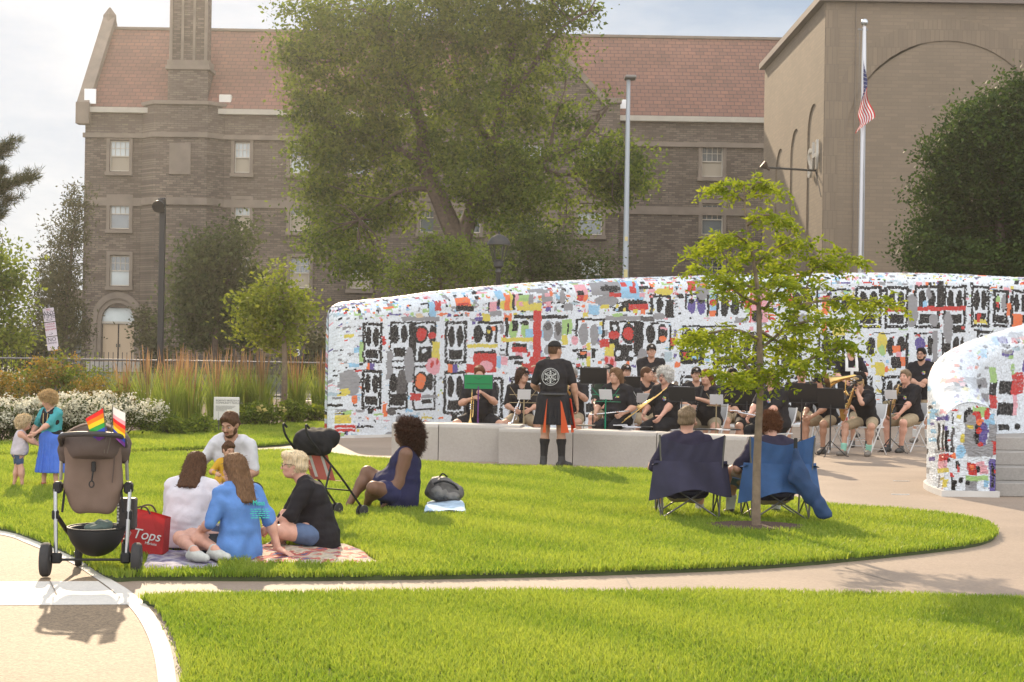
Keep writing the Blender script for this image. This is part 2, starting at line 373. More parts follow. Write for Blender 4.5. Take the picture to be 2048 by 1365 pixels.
for P_, n_ in ((LAWN_A, 300), (LAWN_B, 360), (LAWN_C, 200)):
    ex, ey = rim(P_, n_, 9)
    if P_ is LAWN_A: xa, ya = np.r_[xa, ex], np.r_[ya, ey]
    elif P_ is LAWN_B: xb, yb = np.r_[xb, ex], np.r_[yb, ey]
    else: xc, yc = np.r_[xc, ex], np.r_[yc, ey]
for (x, y), hh, wd, sd_ in (((xa, ya), (.032, .062), .0050, 4), ((xb, yb), (.026, .052), .0034, 5), ((xc, yc), (.04, .08), .008, 6)):
    V, F, t = grow(x, y, *hh, wd, sd_); o = npmesh('grass', V, F, m_grass, tint=t); tag(o, kind='stuff')
# ---------------------------------------------------------------- buildings
def brickmat(name, c1, c2, mort, bw, bh, ax='xz', slope=1, rough=.85, ms=.012, patch=.25, bump=.35, bias=0):
    if name in MATS: return MATS[name]
    m = bpy.data.materials.new(name); m.use_nodes = True; MATS[name] = m
    N = m.node_tree.nodes; K = m.node_tree.links.new; b = N['Principled BSDF']; b.inputs['Roughness'].default_value = rough; b.inputs['Specular IOR Level'].default_value = .3
    tc = N.new('ShaderNodeTexCoord'); sx = N.new('ShaderNodeSeparateXYZ'); cx = N.new('ShaderNodeCombineXYZ'); K(tc.outputs['Object'], sx.inputs[0])
    ad = N.new('ShaderNodeMath'); ad.operation = 'ADD'; K(sx.outputs[0], ad.inputs[0]); K(sx.outputs[1], ad.inputs[1])
    src = {'x': sx.outputs[0], 'y': sx.outputs[1], 'z': sx.outputs[2], 's': ad.outputs[0]}
    ml = N.new('ShaderNodeMath'); ml.operation = 'MULTIPLY'; ml.inputs[1].default_value = slope; K(src[ax[1]], ml.inputs[0])
    K(src[ax[0]], cx.inputs[0]); K(ml.outputs[0], cx.inputs[1])
    t = N.new('ShaderNodeTexBrick'); t.inputs['Scale'].default_value = 1; t.inputs['Brick Width'].default_value = bw; t.inputs['Row Height'].default_value = bh; t.inputs['Mortar Size'].default_value = ms; t.inputs['Mortar Smooth'].default_value = .3; t.inputs['Bias'].default_value = bias
    t.inputs['Color1'].default_value = (*c1, 1); t.inputs['Color2'].default_value = (*c2, 1); t.inputs['Mortar'].default_value = (*mort, 1); K(cx.outputs[0], t.inputs['Vector'])
    z = N.new('ShaderNodeTexNoise'); z.inputs['Scale'].default_value = .35; z.inputs['Detail'].default_value = 7; z.inputs['Roughness'].default_value = .65; K(tc.outputs['Object'], z.inputs['Vector'])
    mr = N.new('ShaderNodeMapRange'); mr.inputs[1].default_value = .3; mr.inputs[2].default_value = .7; mr.inputs[3].default_value = 1 - patch; mr.inputs[4].default_value = 1 + patch; K(z.outputs[0], mr.inputs[0])
    h = N.new('ShaderNodeHueSaturation'); K(t.outputs['Color'], h.inputs['Color']); K(mr.outputs[0], h.inputs['Value']); K(h.outputs[0], b.inputs['Base Color'])
    bp = N.new('ShaderNodeBump'); bp.inputs['Strength'].default_value = bump; bp.inputs['Distance'].default_value = .03; bp.invert = True; K(t.outputs['Fac'], bp.inputs['Height']); K(bp.outputs[0], b.inputs['Normal'])
    return m
m_brick = brickmat('grey_brown_brick', (.078, .059, .048), (.16, .127, .10), (.066, .055, .046), .42, .13, 'sz', ms=.02, bias=-.1)
m_stone = mat('weathered_stone', (.155, .125, .10), .85, var=.22, vs=1.2, bump=.3, bs=6)
m_roof = brickmat('red_roof_tile', (.175, .084, .062), (.13, .066, .052), (.07, .042, .036), .5, .27, 'xz', 1.0, ms=.025, patch=.16)
m_coping = mat('pale_coping', (.34, .31, .26), .7, var=.1, vs=2)
m_sash = mat('painted_sash', (.42, .38, .32), .6)
m_glass = mat('window_glass', (.09, .11, .12), .12, spec=1, var=.5, vs=.6)
m_glassl = mat('blind_sky_glass', (.36, .40, .40), .15, spec=.9, var=.3, vs=.5)  # pale tone stands for blinds, and for sky reflection in upper panes
m_blind = mat('drawn_blind', (.30, .26, .20), .7, var=.1, vs=.4)
m_tan = brickmat('tan_brick', (.205, .158, .112), (.178, .138, .10), (.17, .134, .10), .6, .16, 'sz', ms=.02, patch=.08, bump=.12)
m_tan2 = brickmat('tan_brick_soldier', (.20, .155, .11), (.165, .128, .094), (.155, .122, .09), .2, .8, 'sz', ms=.02, patch=.1, bump=.2)
m_dark = mat('dark_metal', (.03, .028, .027), .5, metal=.3)
m_void = mat('dark_recess', (.02, .018, .016), .9)

def holed(b, x0, x1, z0, z1, y, holes, depth=.25):          # wall face at y with rectangular openings and reveals
    xs = sorted({x0, x1, *[h[0] for h in holes], *[h[1] for h in holes]}); zs = sorted({z0, z1, *[h[2] for h in holes], *[h[3] for h in holes]})
    for i in range(len(xs) - 1):
        for j in range(len(zs) - 1):
            cx, cz = (xs[i] + xs[i + 1]) / 2, (zs[j] + zs[j + 1]) / 2
            if any(h[0] < cx < h[1] and h[2] < cz < h[3] for h in holes): continue
            b.add([(xs[i], y, zs[j]), (xs[i + 1], y, zs[j]), (xs[i + 1], y, zs[j + 1]), (xs[i], y, zs[j + 1])], [(0, 1, 2, 3)])
    for a, c, d, e in holes:
        q = [(a, d), (c, d), (c, e), (a, e)]
        for k in range(4):
            p, r = q[k], q[(k + 1) % 4]
            b.add([(p[0], y, p[1]), (r[0], y, r[1]), (r[0], y + depth, r[1]), (p[0], y + depth, p[1])], [(0, 1, 2, 3)])
BY = 98.0
def bp(px, py, Y=BY): q = P(px, py, Y); return q[0], q[2]
X0 = bp(168, 400)[0]; X1 = 17.5; ZE = 16.05; YB = BY + 11
hall = thing('brick_building', 'long grey brown brick building with a red tiled roof, chimney and front gable', 'building', (0, BY, 0))
def window(x, z0, w, h, y=0, glass=m_glass, low=m_glassl, rows=2, parent=None):
    f = MB(); t = .2
    f.box((x - w / 2 - t / 2, y - .03, z0 + h / 2), (t, .16, h + .1)); f.box((x + w / 2 + t / 2, y - .03, z0 + h / 2), (t, .16, h + .1))
    f.box((x, y - .03, z0 + h + t / 2 + .05), (w + 2 * t, .16, t)); f.box((x, y - .07, z0 - .16), (w + 2 * t + .1, .26, .22))
    o = f.build('window', m_stone, parent or hall)
    s = MB(); q = .06
    for zz in (z0 + q / 2, z0 + h / 2, z0 + h - q / 2): s.box((x, y + .12, zz), (w, .05, q))
    for sx in (-1, 1): s.box((x + sx * (w / 2 - q / 2), y + .125, z0 + h / 2), (q, .05, h - .01))
    for k in range(1, 4): s.box((x - w / 2 + w * k / 4, y + .122, z0 + h * .75), (.035, .03, h / 2 - q))
    if rows == 2: s.box((x, y + .118, z0 + h * .76), (w - 2 * q, .03, .035))
    s.build('sash', m_sash, o)
    MB().box((x, y + .17, z0 + h * .75), (w, .02, h * .5 - .01)).build('upper_pane', glass, o)
    MB().box((x, y + .19, z0 + h * .25), (w, .02, h * .5 - .01)).build('lower_pane', low, o)
    return o
wl = []                                                     # (px centre, px top, px bottom, width m)
for cx, wm in ((240, 1.2), (485, .95), (600, 1.2), (720, 1.2), (860, 1.2)):
    for a, c in ((282, 343), (398, 458), (512, 572)):
        wl.append((cx, a + (cx - 240) * .012, c + (cx - 240) * .012, wm))
for cx in (1425,):
    for a, c in ((293, 354), (409, 470), (520, 580)): wl.append((cx, a, c, 1.3))
holes = []; wins = []
for cx, a, c, wm in wl:
    x, zt = bp(cx, a); _, zb = bp(cx, c); holes.append((round(x - wm / 2, 3), round(x + wm / 2, 3), round(zb, 2), round(zt, 2))); wins.append((x, zb, wm, zt - zb))
dx, dz1 = bp(236, 628); dz0 = 0.6; dw = 2.1
holes.append((dx - dw / 2, dx + dw / 2, dz0, 3.9))
b = MB(); holed(b, X0, X1, -.05, ZE - .25, 0, holes)
b.add([(X0, 0, -.05), (X0, 11, -.05), (X0, 11, ZE - .25), (X0, 5.5, 22), (X0, 0, ZE - .25)], [(0, 1, 2, 3, 4)])
b.build('wall', m_brick, hall)
for i, (x, zb, wm, h) in enumerate(wins):
    window(x, zb, wm, h, 0, [m_glassl, m_glassl, m_glass][i % 3] if wl[i][0] < 600 else m_glass, [m_blind, m_glass, m_glassl, m_blind][i % 4] if wl[i][0] < 1000 else [m_blind, m_glass, m_glass][i % 3])
b = MB()                                                    # string courses and eaves
b.box(((X0 + X1) / 2, -.1, 14.45), (X1 - X0 + .2, .2, .28)); b.box(((X0 + X1) / 2, -.05, 10.4), (X1 - X0, .1, .5))
b.build('string_course', m_stone, hall)
MB().box(((X0 + X1) / 2, -.16, ZE - .05), (X1 - X0 + .3, .4, .32)).build('gutter', m_coping, hall)
b = MB(); b.add([(X0 - .1, -.3, ZE + .05), (X1 + 4, -.3, ZE + .05), (X1 + 4, 5.6, 22.1), (X0 - .1, 5.6, 22.1)], [(0, 1, 2, 3)]); b.add([(X0 - .1, 11.3, ZE + .05), (X1 + 4, 11.3, ZE + .05), (X1 + 4, 5.6, 22.1), (X0 - .1, 5.6, 22.1)], [(3, 2, 1, 0)])
b.build('roof', m_roof, hall)
MB().box(((X0 + X1) / 2 + 2, 5.6, 22.16), (X1 - X0 + 4, .3, .16)).build('ridge', m_stone, hall)
b = MB()                                                    # gable parapet at the left end
b.bar((X0 - .05, -.35, ZE + .2), (X0 - .05, 5.6, 22.7), .75, .42); b.bar((X0 - .05, 11.5, ZE + .2), (X0 - .05, 5.6, 22.7), .75, .42); b.box((X0 - .05, -.2, ZE - .3), (.8, .8, 1.3)); b.lathe([(.45, 0), (.42, .5), (.05, 1.0)], (X0 - .05, 5.6, 22.5), 4)
b.build('parapet', m_stone, hall)
MB().box((X0 + .35, -.3, ZE + .75), (.7, .1, .9)).build('roof_flashing', mat('white_flashing', (.75, .75, .75), .4), hall)
# chamfered bay and chimney
xl, xr = bp(283, 400)[0], bp(447, 400)[0]; b = MB()
pl_ = [(xl, 0), (xl + .9, -.9), (xr - .9, -.9), (xr, 0)]
b.prism([(x, y, -.05) for x, y in pl_], (0, 0, 16.35)); b.build('bay', m_brick, hall)
b = MB(); pl2 = [(xl - .12, 0), (xl + .82, -1.04), (xr - .82, -1.04), (xr + .12, 0)]
for z, t in ((14.3, .3), (16.3, .22), (10.2, .45)): MB().prism([(x, y, z) for x, y in pl2], (0, 0, t)).build('bay_trim', m_stone, hall)
MB().box(((xl + xr) / 2, -.93, 13.0), (1.3, .1, 1.9)).build('bay_panel', m_stone, hall)
b = MB(); c0, c1 = bp(341, 150, 99)[0], bp(420, 150, 99)[0]; cm = (c0 + c1) / 2
b.box((cm, 1.1, 17.5), (c1 - c0, 1.6, 3)); ch = b.build('chimney', m_brick, hall)
b = MB(); b.box((cm, 1.1, 19.05), (c1 - c0 + .12, 1.7, .35)); b.box((cm, 1.1, 18.75), (c1 - c0 + .3, 1.9, .25)); b.build('chimney_band', m_stone, ch)
b = MB(); b.box((cm, 1.1, 22.6), (c1 - c0 - .25, 1.5, 7)); b.build('chimney_stack', m_brick, ch)
b = MB()
for k in (-1, 1): b.box((cm + k * .36, .3, 22.3), (.16, .14, 6.4)); b.box((cm + k * (c1 - c0 - .3) / 2, .3, 22.4), (.18, .16, 6.6))
for k in (-1, 0, 1): b.box((cm + k * .68, .33, 24.2), (.34, .1, 1.3))
b.build('chimney_pilaster', m_stone, ch)
for px, py in ((452, 205), (1243, 215)):
    x, z = bp(px, py, 98.6); b = MB(); b.box((x, .5, z), (.75 if px < 1000 else .55, .5, .85), bev=.04); b.build('dormer_vent', mat('vent_metal', (.5, .48, .43), .5) if px < 1000 else MATS['white_flashing'], hall)
# cross gable behind the maple
gl, gr = bp(870, 300)[0], bp(1238, 300)[0]; gm = (gl + gr) / 2; zs = 16.9; zp = zs + (gr - gl) / 2 * 1.02 - .9
gh = []; gw = []
for cx, a, c, wm in ((1062, 290, 348, 1.35), (1182, 292, 335, 1.2), (1180, 408, 470, 1.5), (945, 288, 346, 1.3), (940, 408, 466, 1.3), (1062, 410, 468, 1.3), (1182, 520, 578, 1.3)):
    x, zt = bp(cx, a, BY - .5); _, zb = bp(cx, c, BY - .5); gh.append((x - wm / 2, x + wm / 2, zb, zt)); gw.append((x, zb, wm, zt - zb))
b = MB(); holed(b, gl, gr, -.05, zs, -.5, gh); b.add([(gl, -.5, zs), (gr, -.5, zs), (gr - .9, -.5, zs), (gm, -.5, zp), (gl + .9, -.5, zs)], [(4, 2, 3)])
b.add([(gl, -.5, -.05), (gl, 0, -.05), (gl, 0, zs), (gl, -.5, zs)], [(0, 3, 2, 1)]); b.add([(gr, -.5, -.05), (gr, 0, -.05), (gr, 0, zs), (gr, -.5, zs)], [(0, 1, 2, 3)])
b.build('gable', m_brick, hall)
b = MB(); b.bar((gl + .75, -.5, zs - .1), (gm, -.5, zp + .15), .34, .5, up=(0, 1, 0)); b.bar((gr - .75, -.5, zs - .1), (gm, -.5, zp + .15), .34, .5, up=(0, 1, 0))
for x in (gl + .42, gr - .42): b.box((x, -.45, zs + .1), (1.0, .6, .3))
b.box((gm, -.58, 14.45), (gr - gl, .2, .26)); b.box((gm, -.55, 10.4), (gr - gl, .1, .5)); b.box((bp(1095, 440, 97)[0], -.7, 9.5), (1.3, .4, 3.4)); b.build('gable_coping', m_stone, hall)
b = MB(); b.add([(gl + .8, -.45, zs), (gm, -.45, zp), (gm, 5.5, zp), (gl + .8, 2.5, zs)], [(0, 1, 2, 3)]); b.add([(gr - .8, -.45, zs), (gm, -.45, zp), (gm, 5.5, zp), (gr - .8, 2.5, zs)], [(3, 2, 1, 0)]); b.build('gable_roof', m_roof, hall)
for i, (x, zb, wm, h) in enumerate(gw): window(x, zb, wm, h, -.5, m_glassl if i % 2 == 0 else m_glass, m_coping if i < 2 else m_glass)
# arched doorway
b = MB(); arch = lambda r, n=14: [(dx + r * math.cos(t), 3.05 + r * 1.12 * math.sin(t)) for t in np.linspace(0, PI, n)]
for ro, ri, y in ((1.62, 1.28, -.14), (1.3, 1.02, -.06)):
    o_, i_ = [(dx + ro, .2)] + arch(ro) + [(dx - ro, .2)], [(dx + ri, .2)] + arch(ri) + [(dx - ri, .2)]
    for k in range(len(o_) - 1):
        q = [o_[k], o_[k + 1], i_[k + 1], i_[k]]; b.prism([(x, y, z) for x, z in q], (0, .3, 0))
b.build('door_arch', m_stone, hall)
b = MB(); b.prism([(x, .22, z) for x, z in arch(1.1)], (0, .03, 0)); b.build('fanlight', m_glassl, hall)
MB().box((dx, .16, 3.0), (2.1, .12, .14)).build('transom', m_coping, hall)
for k in (-1, 1):
    b = MB(); b.box((dx + k * .5, .22, 1.7), (.9, .06, 2.4)); d = b.build('door', mat('tan_door', (.36, .27, .18), .6), hall)
    MB().box((dx + k * .1, .17, 1.6), (.05, .06, .2)).build('handle', m_dark, d)
MB().box((dx, -.5, .3), (3.2, 1.2, .6)).build('doorstep', m_stepc, hall)
nb = thing('stone_annex', 'low stone annex with tall windows beside the brick building', 'building', (0, BY + 1.5, 0))
ax0, ax1 = bp(110, 600, BY + 1.5)[0], X0; az = bp(140, 580, BY + 1.5)[1]
b = MB(); b.box(((ax0 + ax1) / 2, 2, az - .55), (ax1 - ax0, 4, 1.1)); b.box(((ax0 + ax1) / 2, 2.3, (az - 1.1) / 2), (ax1 - ax0 - .2, 3.6, az - 1.1)); b.build('wall', m_stone, nb)
MB().box(((ax0 + ax1) / 2, 1.95, az - 1.15), (ax1 - ax0 + .12, 4.2, .16)).build('cornice', m_coping, nb)
for k, cx in enumerate((126, 155)):
    x = bp(cx, 650, BY + 1.5)[0]; b = MB()
    b.box((x - .42, .42, 1.95), (.16, .24, 3.6)); b.box((x + .42, .42, 1.95), (.16, .24, 3.6)); b.box((x, .42, 2.2), (.7, .2, .14)); f = b.build('window', m_stone, nb)
    MB().box((x, .47, 3.0), (.7, .04, 1.5)).build('upper_pane', mat('rust_curtain', (.22, .12, .08), .3) if k == 0 else m_glassl, f); MB().box((x, .47, 1.25), (.7, .04, 1.7)).build('lower_pane', m_glass, f)
# tan building at right
TY = 70.0; tx = P(1645, 400, TY)[0]; TH = 17.2; ta = thing('tan_brick_building', 'large plain tan brick building with shallow blind arches and a floodlight arm', 'building', (tx, TY, 0))
W_, D_ = 26, 16.8
acx, acz, ar = P(1893, 283, TY)[0] - tx, P(1893, 283, TY)[2], 4.4
b = MB(); ang = np.linspace(PI, 0, 33); ap = [(acx - ar, -.05)] + [(acx + ar * math.cos(t), acz + ar * math.sin(t)) for t in ang] + [(acx + ar, -.05)]
n = len(ap); top = [(-0, -.05)] + [(0 + (W_) * k / (n - 3), TH) for k in range(n - 2)] + [(W_, -.05)]
for k in range(n - 1):
    b.add([(ap[k][0], 0, ap[k][1]), (ap[k + 1][0], 0, ap[k + 1][1]), (top[k + 1][0], 0, top[k + 1][1]), (top[k][0], 0, top[k][1])], [(0, 3, 2, 1)])
    b.add([(ap[k][0], 0, ap[k][1]), (ap[k + 1][0], 0, ap[k + 1][1]), (ap[k + 1][0], .045, ap[k + 1][1]), (ap[k][0], .045, ap[k][1])], [(0, 1, 2, 3)])
b.add([(acx - ar - .05, .045, -.05), (acx + ar + .05, .045, -.05), (acx + ar + .05, .045, acz + ar + .05), (acx - ar - .05, .045, acz + ar + .05)], [(0, 1, 2, 3)])
b.add([(0, D_, -.05), (W_, D_, -.05), (W_, D_, TH), (0, D_, TH)], [(3, 2, 1, 0)]); b.add([(W_, 0, -.05), (W_, D_, -.05), (W_, D_, TH), (W_, 0, TH)], [(0, 1, 2, 3)])
# left side with three narrow blind arches
cuts = [(2.5, 11.7), (7.0, 11.2), (11.4, 10.8)]; aw = 1.35
b.add([(0, 0, -.05), (0, cuts[0][0] - aw, -.05), (0, cuts[0][0] - aw, TH), (0, 0, TH)], [(0, 3, 2, 1)])
for i, (cy, cz) in enumerate(cuts):
    nx = cuts[i + 1][0] - aw if i < 2 else D_
    b.add([(0, cy + aw, -.05), (0, nx, -.05), (0, nx, TH), (0, cy + aw, TH)], [(0, 3, 2, 1)])
    t_ = np.linspace(0, PI, 15); a_ = [(cy - aw * math.cos(t), cz + aw * math.sin(t)) for t in t_]
    for k in range(14):
        b.add([(0, a_[k][0], a_[k][1]), (0, a_[k + 1][0], a_[k + 1][1]), (0, a_[k + 1][0], TH), (0, a_[k][0], TH)], [(0, 1, 2, 3)])
        b.add([(0, a_[k][0], a_[k][1]), (0, a_[k + 1][0], a_[k + 1][1]), (.07, a_[k + 1][0], a_[k + 1][1]), (.07, a_[k][0], a_[k][1])], [(0, 1, 2, 3)])
    for yy in (cy - aw, cy + aw): b.add([(0, yy, -.05), (.07, yy, -.05), (.07, yy, cz), (0, yy, cz)], [(0, 1, 2, 3)])
    b.add([(.07, cy - aw, -.05), (.07, cy + aw, -.05), (.07, cy + aw, cz + aw), (.07, cy - aw, cz + aw)], [(0, 3, 2, 1)])
b.build('wall', m_tan, ta)
b = MB()
for k in range(32):
    q = [(acx + r * math.cos(t), -.012, acz + r * math.sin(t)) for r, t in ((ar + .02, ang[k]), (ar + .02, ang[k + 1]), (ar + .95, ang[k + 1]), (ar + .95, ang[k]))]; b.add(q, [(0, 3, 2, 1)])
b.box((.32, -.01, TH / 2), (.6, .04, TH - .1)); b.build('arch_band', m_tan2, ta)
MB().box((W_ / 2 - .1, D_ / 2 - .1, TH + .1), (W_ + .4, D_ + .4, .3)).build('roof_edge', mat('roof_edge_metal', (.13, .1, .085), .6), ta)
MB().tube([(1.35, -.02, 0), (1.35, -.02, TH)], .025, 6).build('conduit', m_stone, ta)
ms_ = mat('sign_letter_dark', (.035, .04, .055), .4)
px_, pz_ = P(1878, 257, TY)[0] - tx, P(1878, 257, TY)[2]
text_mesh('letter', 'S', 1.75, face_cam((px_, .1, pz_)), ms_, ta, .05, shear=.15)
lm = mat('sign_letter_pale', (.62, .6, .55), .35, metal=.4)
for k, ch_ in enumerate('SH'):
    text_mesh('letter', ch_, 1.9, Matrix.Translation((-.09, 2.6 - k * 1.2, 10.4 + .7 * (k - .5) * .3)) @ Matrix.Rotation(-PI / 2, 4, 'Z') @ Matrix.Rotation(PI / 2, 4, 'X'), lm, ta, .05)
b = MB(); p0 = np.array([0, 1.7, P(1620, 343, 72)[2]]); p1 = p0 + [-2.2, 0, .1]; b.tube([p0, p1], .05, 8); b.tube([p0 + [0, -1.4, -1.3], p0], .03, 6); arm = b.build('floodlight_arm', m_dark, ta)
b = MB(); b.lathe([(.06, -.25), (.07, -.1), (.2, .1), (.19, .18)], p1 + [-.05, 0, .05], 12, Ry(-.9)); b.build('floodlight', mat('bronze_metal', (.08, .05, .035), .35, metal=.7), arm)
# ---------------------------------------------------------------- trees, shrubs, flower bed
def ell_px(lst, Y, dep=.9, pw=None):                        # photo-traced clumps as ellipsoids at distance Y
    out = []
    for k, e in enumerate(lst):
        cx, cy, rx, ry = e[:4]; s = Y / FPX; yy = Y + (((k * 7919) % 13) / 6 - 1) * dep * rx * s
        out.append((P(cx, cy, yy), np.array([rx * s, max(rx, ry) * s * .9, ry * s]), e[4] if len(e) > 4 else 1.0))
    return out
def leaf_cloud(ells, n, size, clump, per=28, seed=1, up=.3, asp=.6, shell=2.4):
    r = np.random.default_rng(seed); wts = np.array([e[1][0] * e[1][1] * e[1][2] * e[2] for e in ells]) ** .8; wts /= wts.sum()
    nc = max(1, n // per); ei = r.choice(len(ells), nc, p=wts)
    c = np.array([e[0] for e in ells])[ei]; rr = np.array([e[1] for e in ells])[ei]
    d = r.normal(size=(nc, 3)); d /= np.linalg.norm(d, axis=1)[:, None]; u = r.random(nc) ** (1 / shell)
    cc = c + d * rr * u[:, None]; ct = np.clip(.45 + .3 * r.normal(size=nc), 0, 1)
    k = np.repeat(np.arange(nc), per); m = len(k)
    q = cc[k] + r.normal(size=(m, 3)) * clump * np.array([1, 1, .65]) * r.uniform(.5, 1.2, nc)[k][:, None]
    return leaf_quads(q, size * r.uniform(.6, 1.25, m), r, up, asp, np.clip(ct[k] + r.normal(0, .15, m), 0, 1.2))
def leaf_quads(q, sz, r, up, asp, t, dirs=None):
    m = len(q); nrm = r.normal(size=(m, 3)); nrm[:, 2] += up * 2; nrm /= np.linalg.norm(nrm, axis=1)[:, None]
    a = r.normal(size=(m, 3)) if dirs is None else dirs + r.normal(0, .25, (m, 3))
    a -= nrm * (a * nrm).sum(1)[:, None]; a /= np.linalg.norm(a, axis=1)[:, None] + 1e-9; b = np.cross(nrm, a)
    a = a * sz[:, None]; b = b * (sz * asp)[:, None] * .5
    V = np.stack([q, q + a * .45 + b, q + a, q + a * .45 - b], 1).reshape(-1, 3)
    return V, np.arange(m * 4).reshape(m, 4), t
m_bark = mat('bark', (.085, .06, .045), .9, var=.35, vs=8, bump=1, bs=14)
m_bark2 = mat('smooth_bark', (.17, .125, .085), .85, var=.3, vs=14, bump=.8, bs=30)
def limb(b, pts, r0, r1, n=7, sub=4, jit=.0):
    p = smooth_poly(pts, sub, False)
    if jit: p = p + rng.normal(0, jit, p.shape) * np.linspace(0, 1, len(p))[:, None]
    b.tube(p, list(np.linspace(r0, r1, len(p))), n)
def tree(name, label, cat, base, ells, n, size, clump, lm, limbs, seed=1, bark=m_bark, group=None, per=28, up=.3, asp=.6, shell=2.4, twigs=26, tr=.02):
    t = thing(name, label, cat, base, 0, group); o = np.array([base[0], base[1], base[2] if len(base) > 2 else 0])
    V, F, ti = leaf_cloud(ells, n, size, clump, per, seed, up, asp, shell); npmesh('crown', V - o, F, lm, t, tint=ti)
    b = MB()
    for pts, ra, rb in limbs: limb(b, [np.array(p) - o for p in pts], ra, rb)
    r = np.random.default_rng(seed + 99)
    if limbs:                                                # twigs from the limbs into the clumps
        allp = np.concatenate([smooth_poly(l[0], 3, False) for l in limbs])
        for k in range(twigs):
            e = ells[k % len(ells)]; tip = e[0] + r.normal(0, .45, 3) * e[1]; j = np.argmin(np.linalg.norm((allp - tip) * [1, 1, 1.6], axis=1) + r.uniform(0, 1, len(allp)) * e[1][0])
            a = allp[j]; mid = (a + tip) / 2 + r.normal(0, .12, 3) * np.linalg.norm(tip - a); limb(b, [a - o, mid - o, tip - o], tr, tr * .3, 5, 3)
    b.build('trunk', bark, t, True)
    return t
def px3(lst, Y): return [P(x, y, Y + (z[0] if z else 0)) for x, y, *z in lst]
l_maple = leafmat('maple_leaf', (.046, .084, .012), (.17, .225, .03), .62, (1.2, 1.15, .6))
l_dark = leafmat('pear_leaf', (.016, .038, .008), (.065, .11, .02), .4, (1.2, 1.1, .6), .6, .2)
l_lite = leafmat('locust_leaf', (.13, .19, .014), (.33, .37, .035), .55, (1.15, 1.1, .55))
l_mid = leafmat('cherry_leaf', (.07, .11, .018), (.20, .245, .04), .52, (1.2, 1.15, .6))
l_far = leafmat('street_tree_leaf', (.035, .055, .018), (.09, .115, .035), .45, (1.2, 1.15, .7))
l_con = leafmat('conifer_needle', (.035, .042, .018), (.10, .10, .035), .3)
# the big maple
MY = 62.0
E_ = ell_px([(640, 60, 85, 70), (600, 110, 55, 55), (620, 180, 65, 70), (690, 250, 110, 90), (650, 320, 75, 75), (650, 400, 62, 60), (700, 480, 72, 72), (640, 470, 40, 60), (720, 535, 62, 45, .8), (780, 120, 105, 110), (740, 30, 90, 60), (800, 300, 100, 95), (760, 420, 75, 60), (900, 30, 120, 80), (920, 190, 110, 110), (960, 340, 110, 90), (1030, 60, 100, 80), (1060, 210, 95, 85, .8), (1130, 15, 75, 40), (1190, 15, 35, 28, .7), (1060, 350, 85, 75, .8), (1010, 425, 80, 45), (1110, 120, 60, 50, .5), (1150, 250, 55, 45, .3), (1215, 310, 60, 50, 1.6), (1230, 370, 55, 45, 1.8), (1150, 330, 60, 50, .4), (1272, 340, 28, 45, 1.6), (1200, 210, 35, 25, .3), (1180, 420, 50, 35, .5), (1110, 420, 50, 40, .5), (1080, 470, 40, 40, .5), (860, -60, 200, 60), (1040, -50, 130, 50)], MY)
ml = [(px3([(935, 790), (930, 620), (918, 485)], MY), .62, .46), (px3([(918, 490), (880, 400), (850, 330), (838, 230), (790, 120), (770, 20)], MY), .42, .08), (px3([(925, 480), (950, 400), (985, 300), (1010, 180), (1030, 60), (1040, -20)], MY), .36, .07), (px3([(940, 430), (1000, 370), (1070, 325), (1140, 300), (1180, 260), (1215, 215)], MY), .26, .04), (px3([(838, 240), (800, 190), (750, 150), (690, 120)], MY), .16, .03), (px3([(850, 330), (800, 300), (740, 270), (670, 240)], MY), .16, .03), (px3([(905, 440), (870, 385), (815, 380), (770, 400), (720, 440)], MY), .15, .03), (px3([(985, 300), (930, 200), (905, 90), (900, 10)], MY), .2, .04), (px3([(1010, 200), (1060, 140), (1120, 60), (1180, 20)], MY), .16, .03), (px3([(1070, 325), (1120, 350), (1190, 340), (1240, 350)], MY), .1, .02), (px3([(1100, 310), (1110, 240), (1130, 180)], MY), .09, .02)]
tree('maple_tree', 'huge spreading maple with a forked trunk in front of the brick building', 'tree', (ml[0][0][0][0], MY, 0), E_, 94000, .18, .40, l_maple, ml, 11, twigs=110, tr=.04, per=52, up=.15, shell=2.6)
# dark pear tree at right
PY = 52.0
E_ = ell_px([(1960, 250, 70, 62), (2035, 215, 70, 70), (1905, 320, 68, 75), (1990, 340, 110, 100), (1875, 420, 60, 80), (1950, 450, 110, 90), (2060, 430, 100, 120), (1838, 500, 42, 50), (1900, 530, 90, 50), (2010, 540, 120, 60), (2110, 260, 95, 120), (1985, 215, 30, 40, .6), (1930, 245, 30, 40, .6), (2150, 430, 100, 150)], PY)
tree('pear_tree', 'dense dark green tree in front of the tan building', 'tree', (P(2010, 700, PY)[0], PY, 0), E_, 90000, .15, .3, l_dark, [(px3([(2010, 830), (2010, 600), (2000, 450), (2005, 300)], PY), .3, .06)], 12, up=.5, asp=.55, shell=2.6, twigs=30)
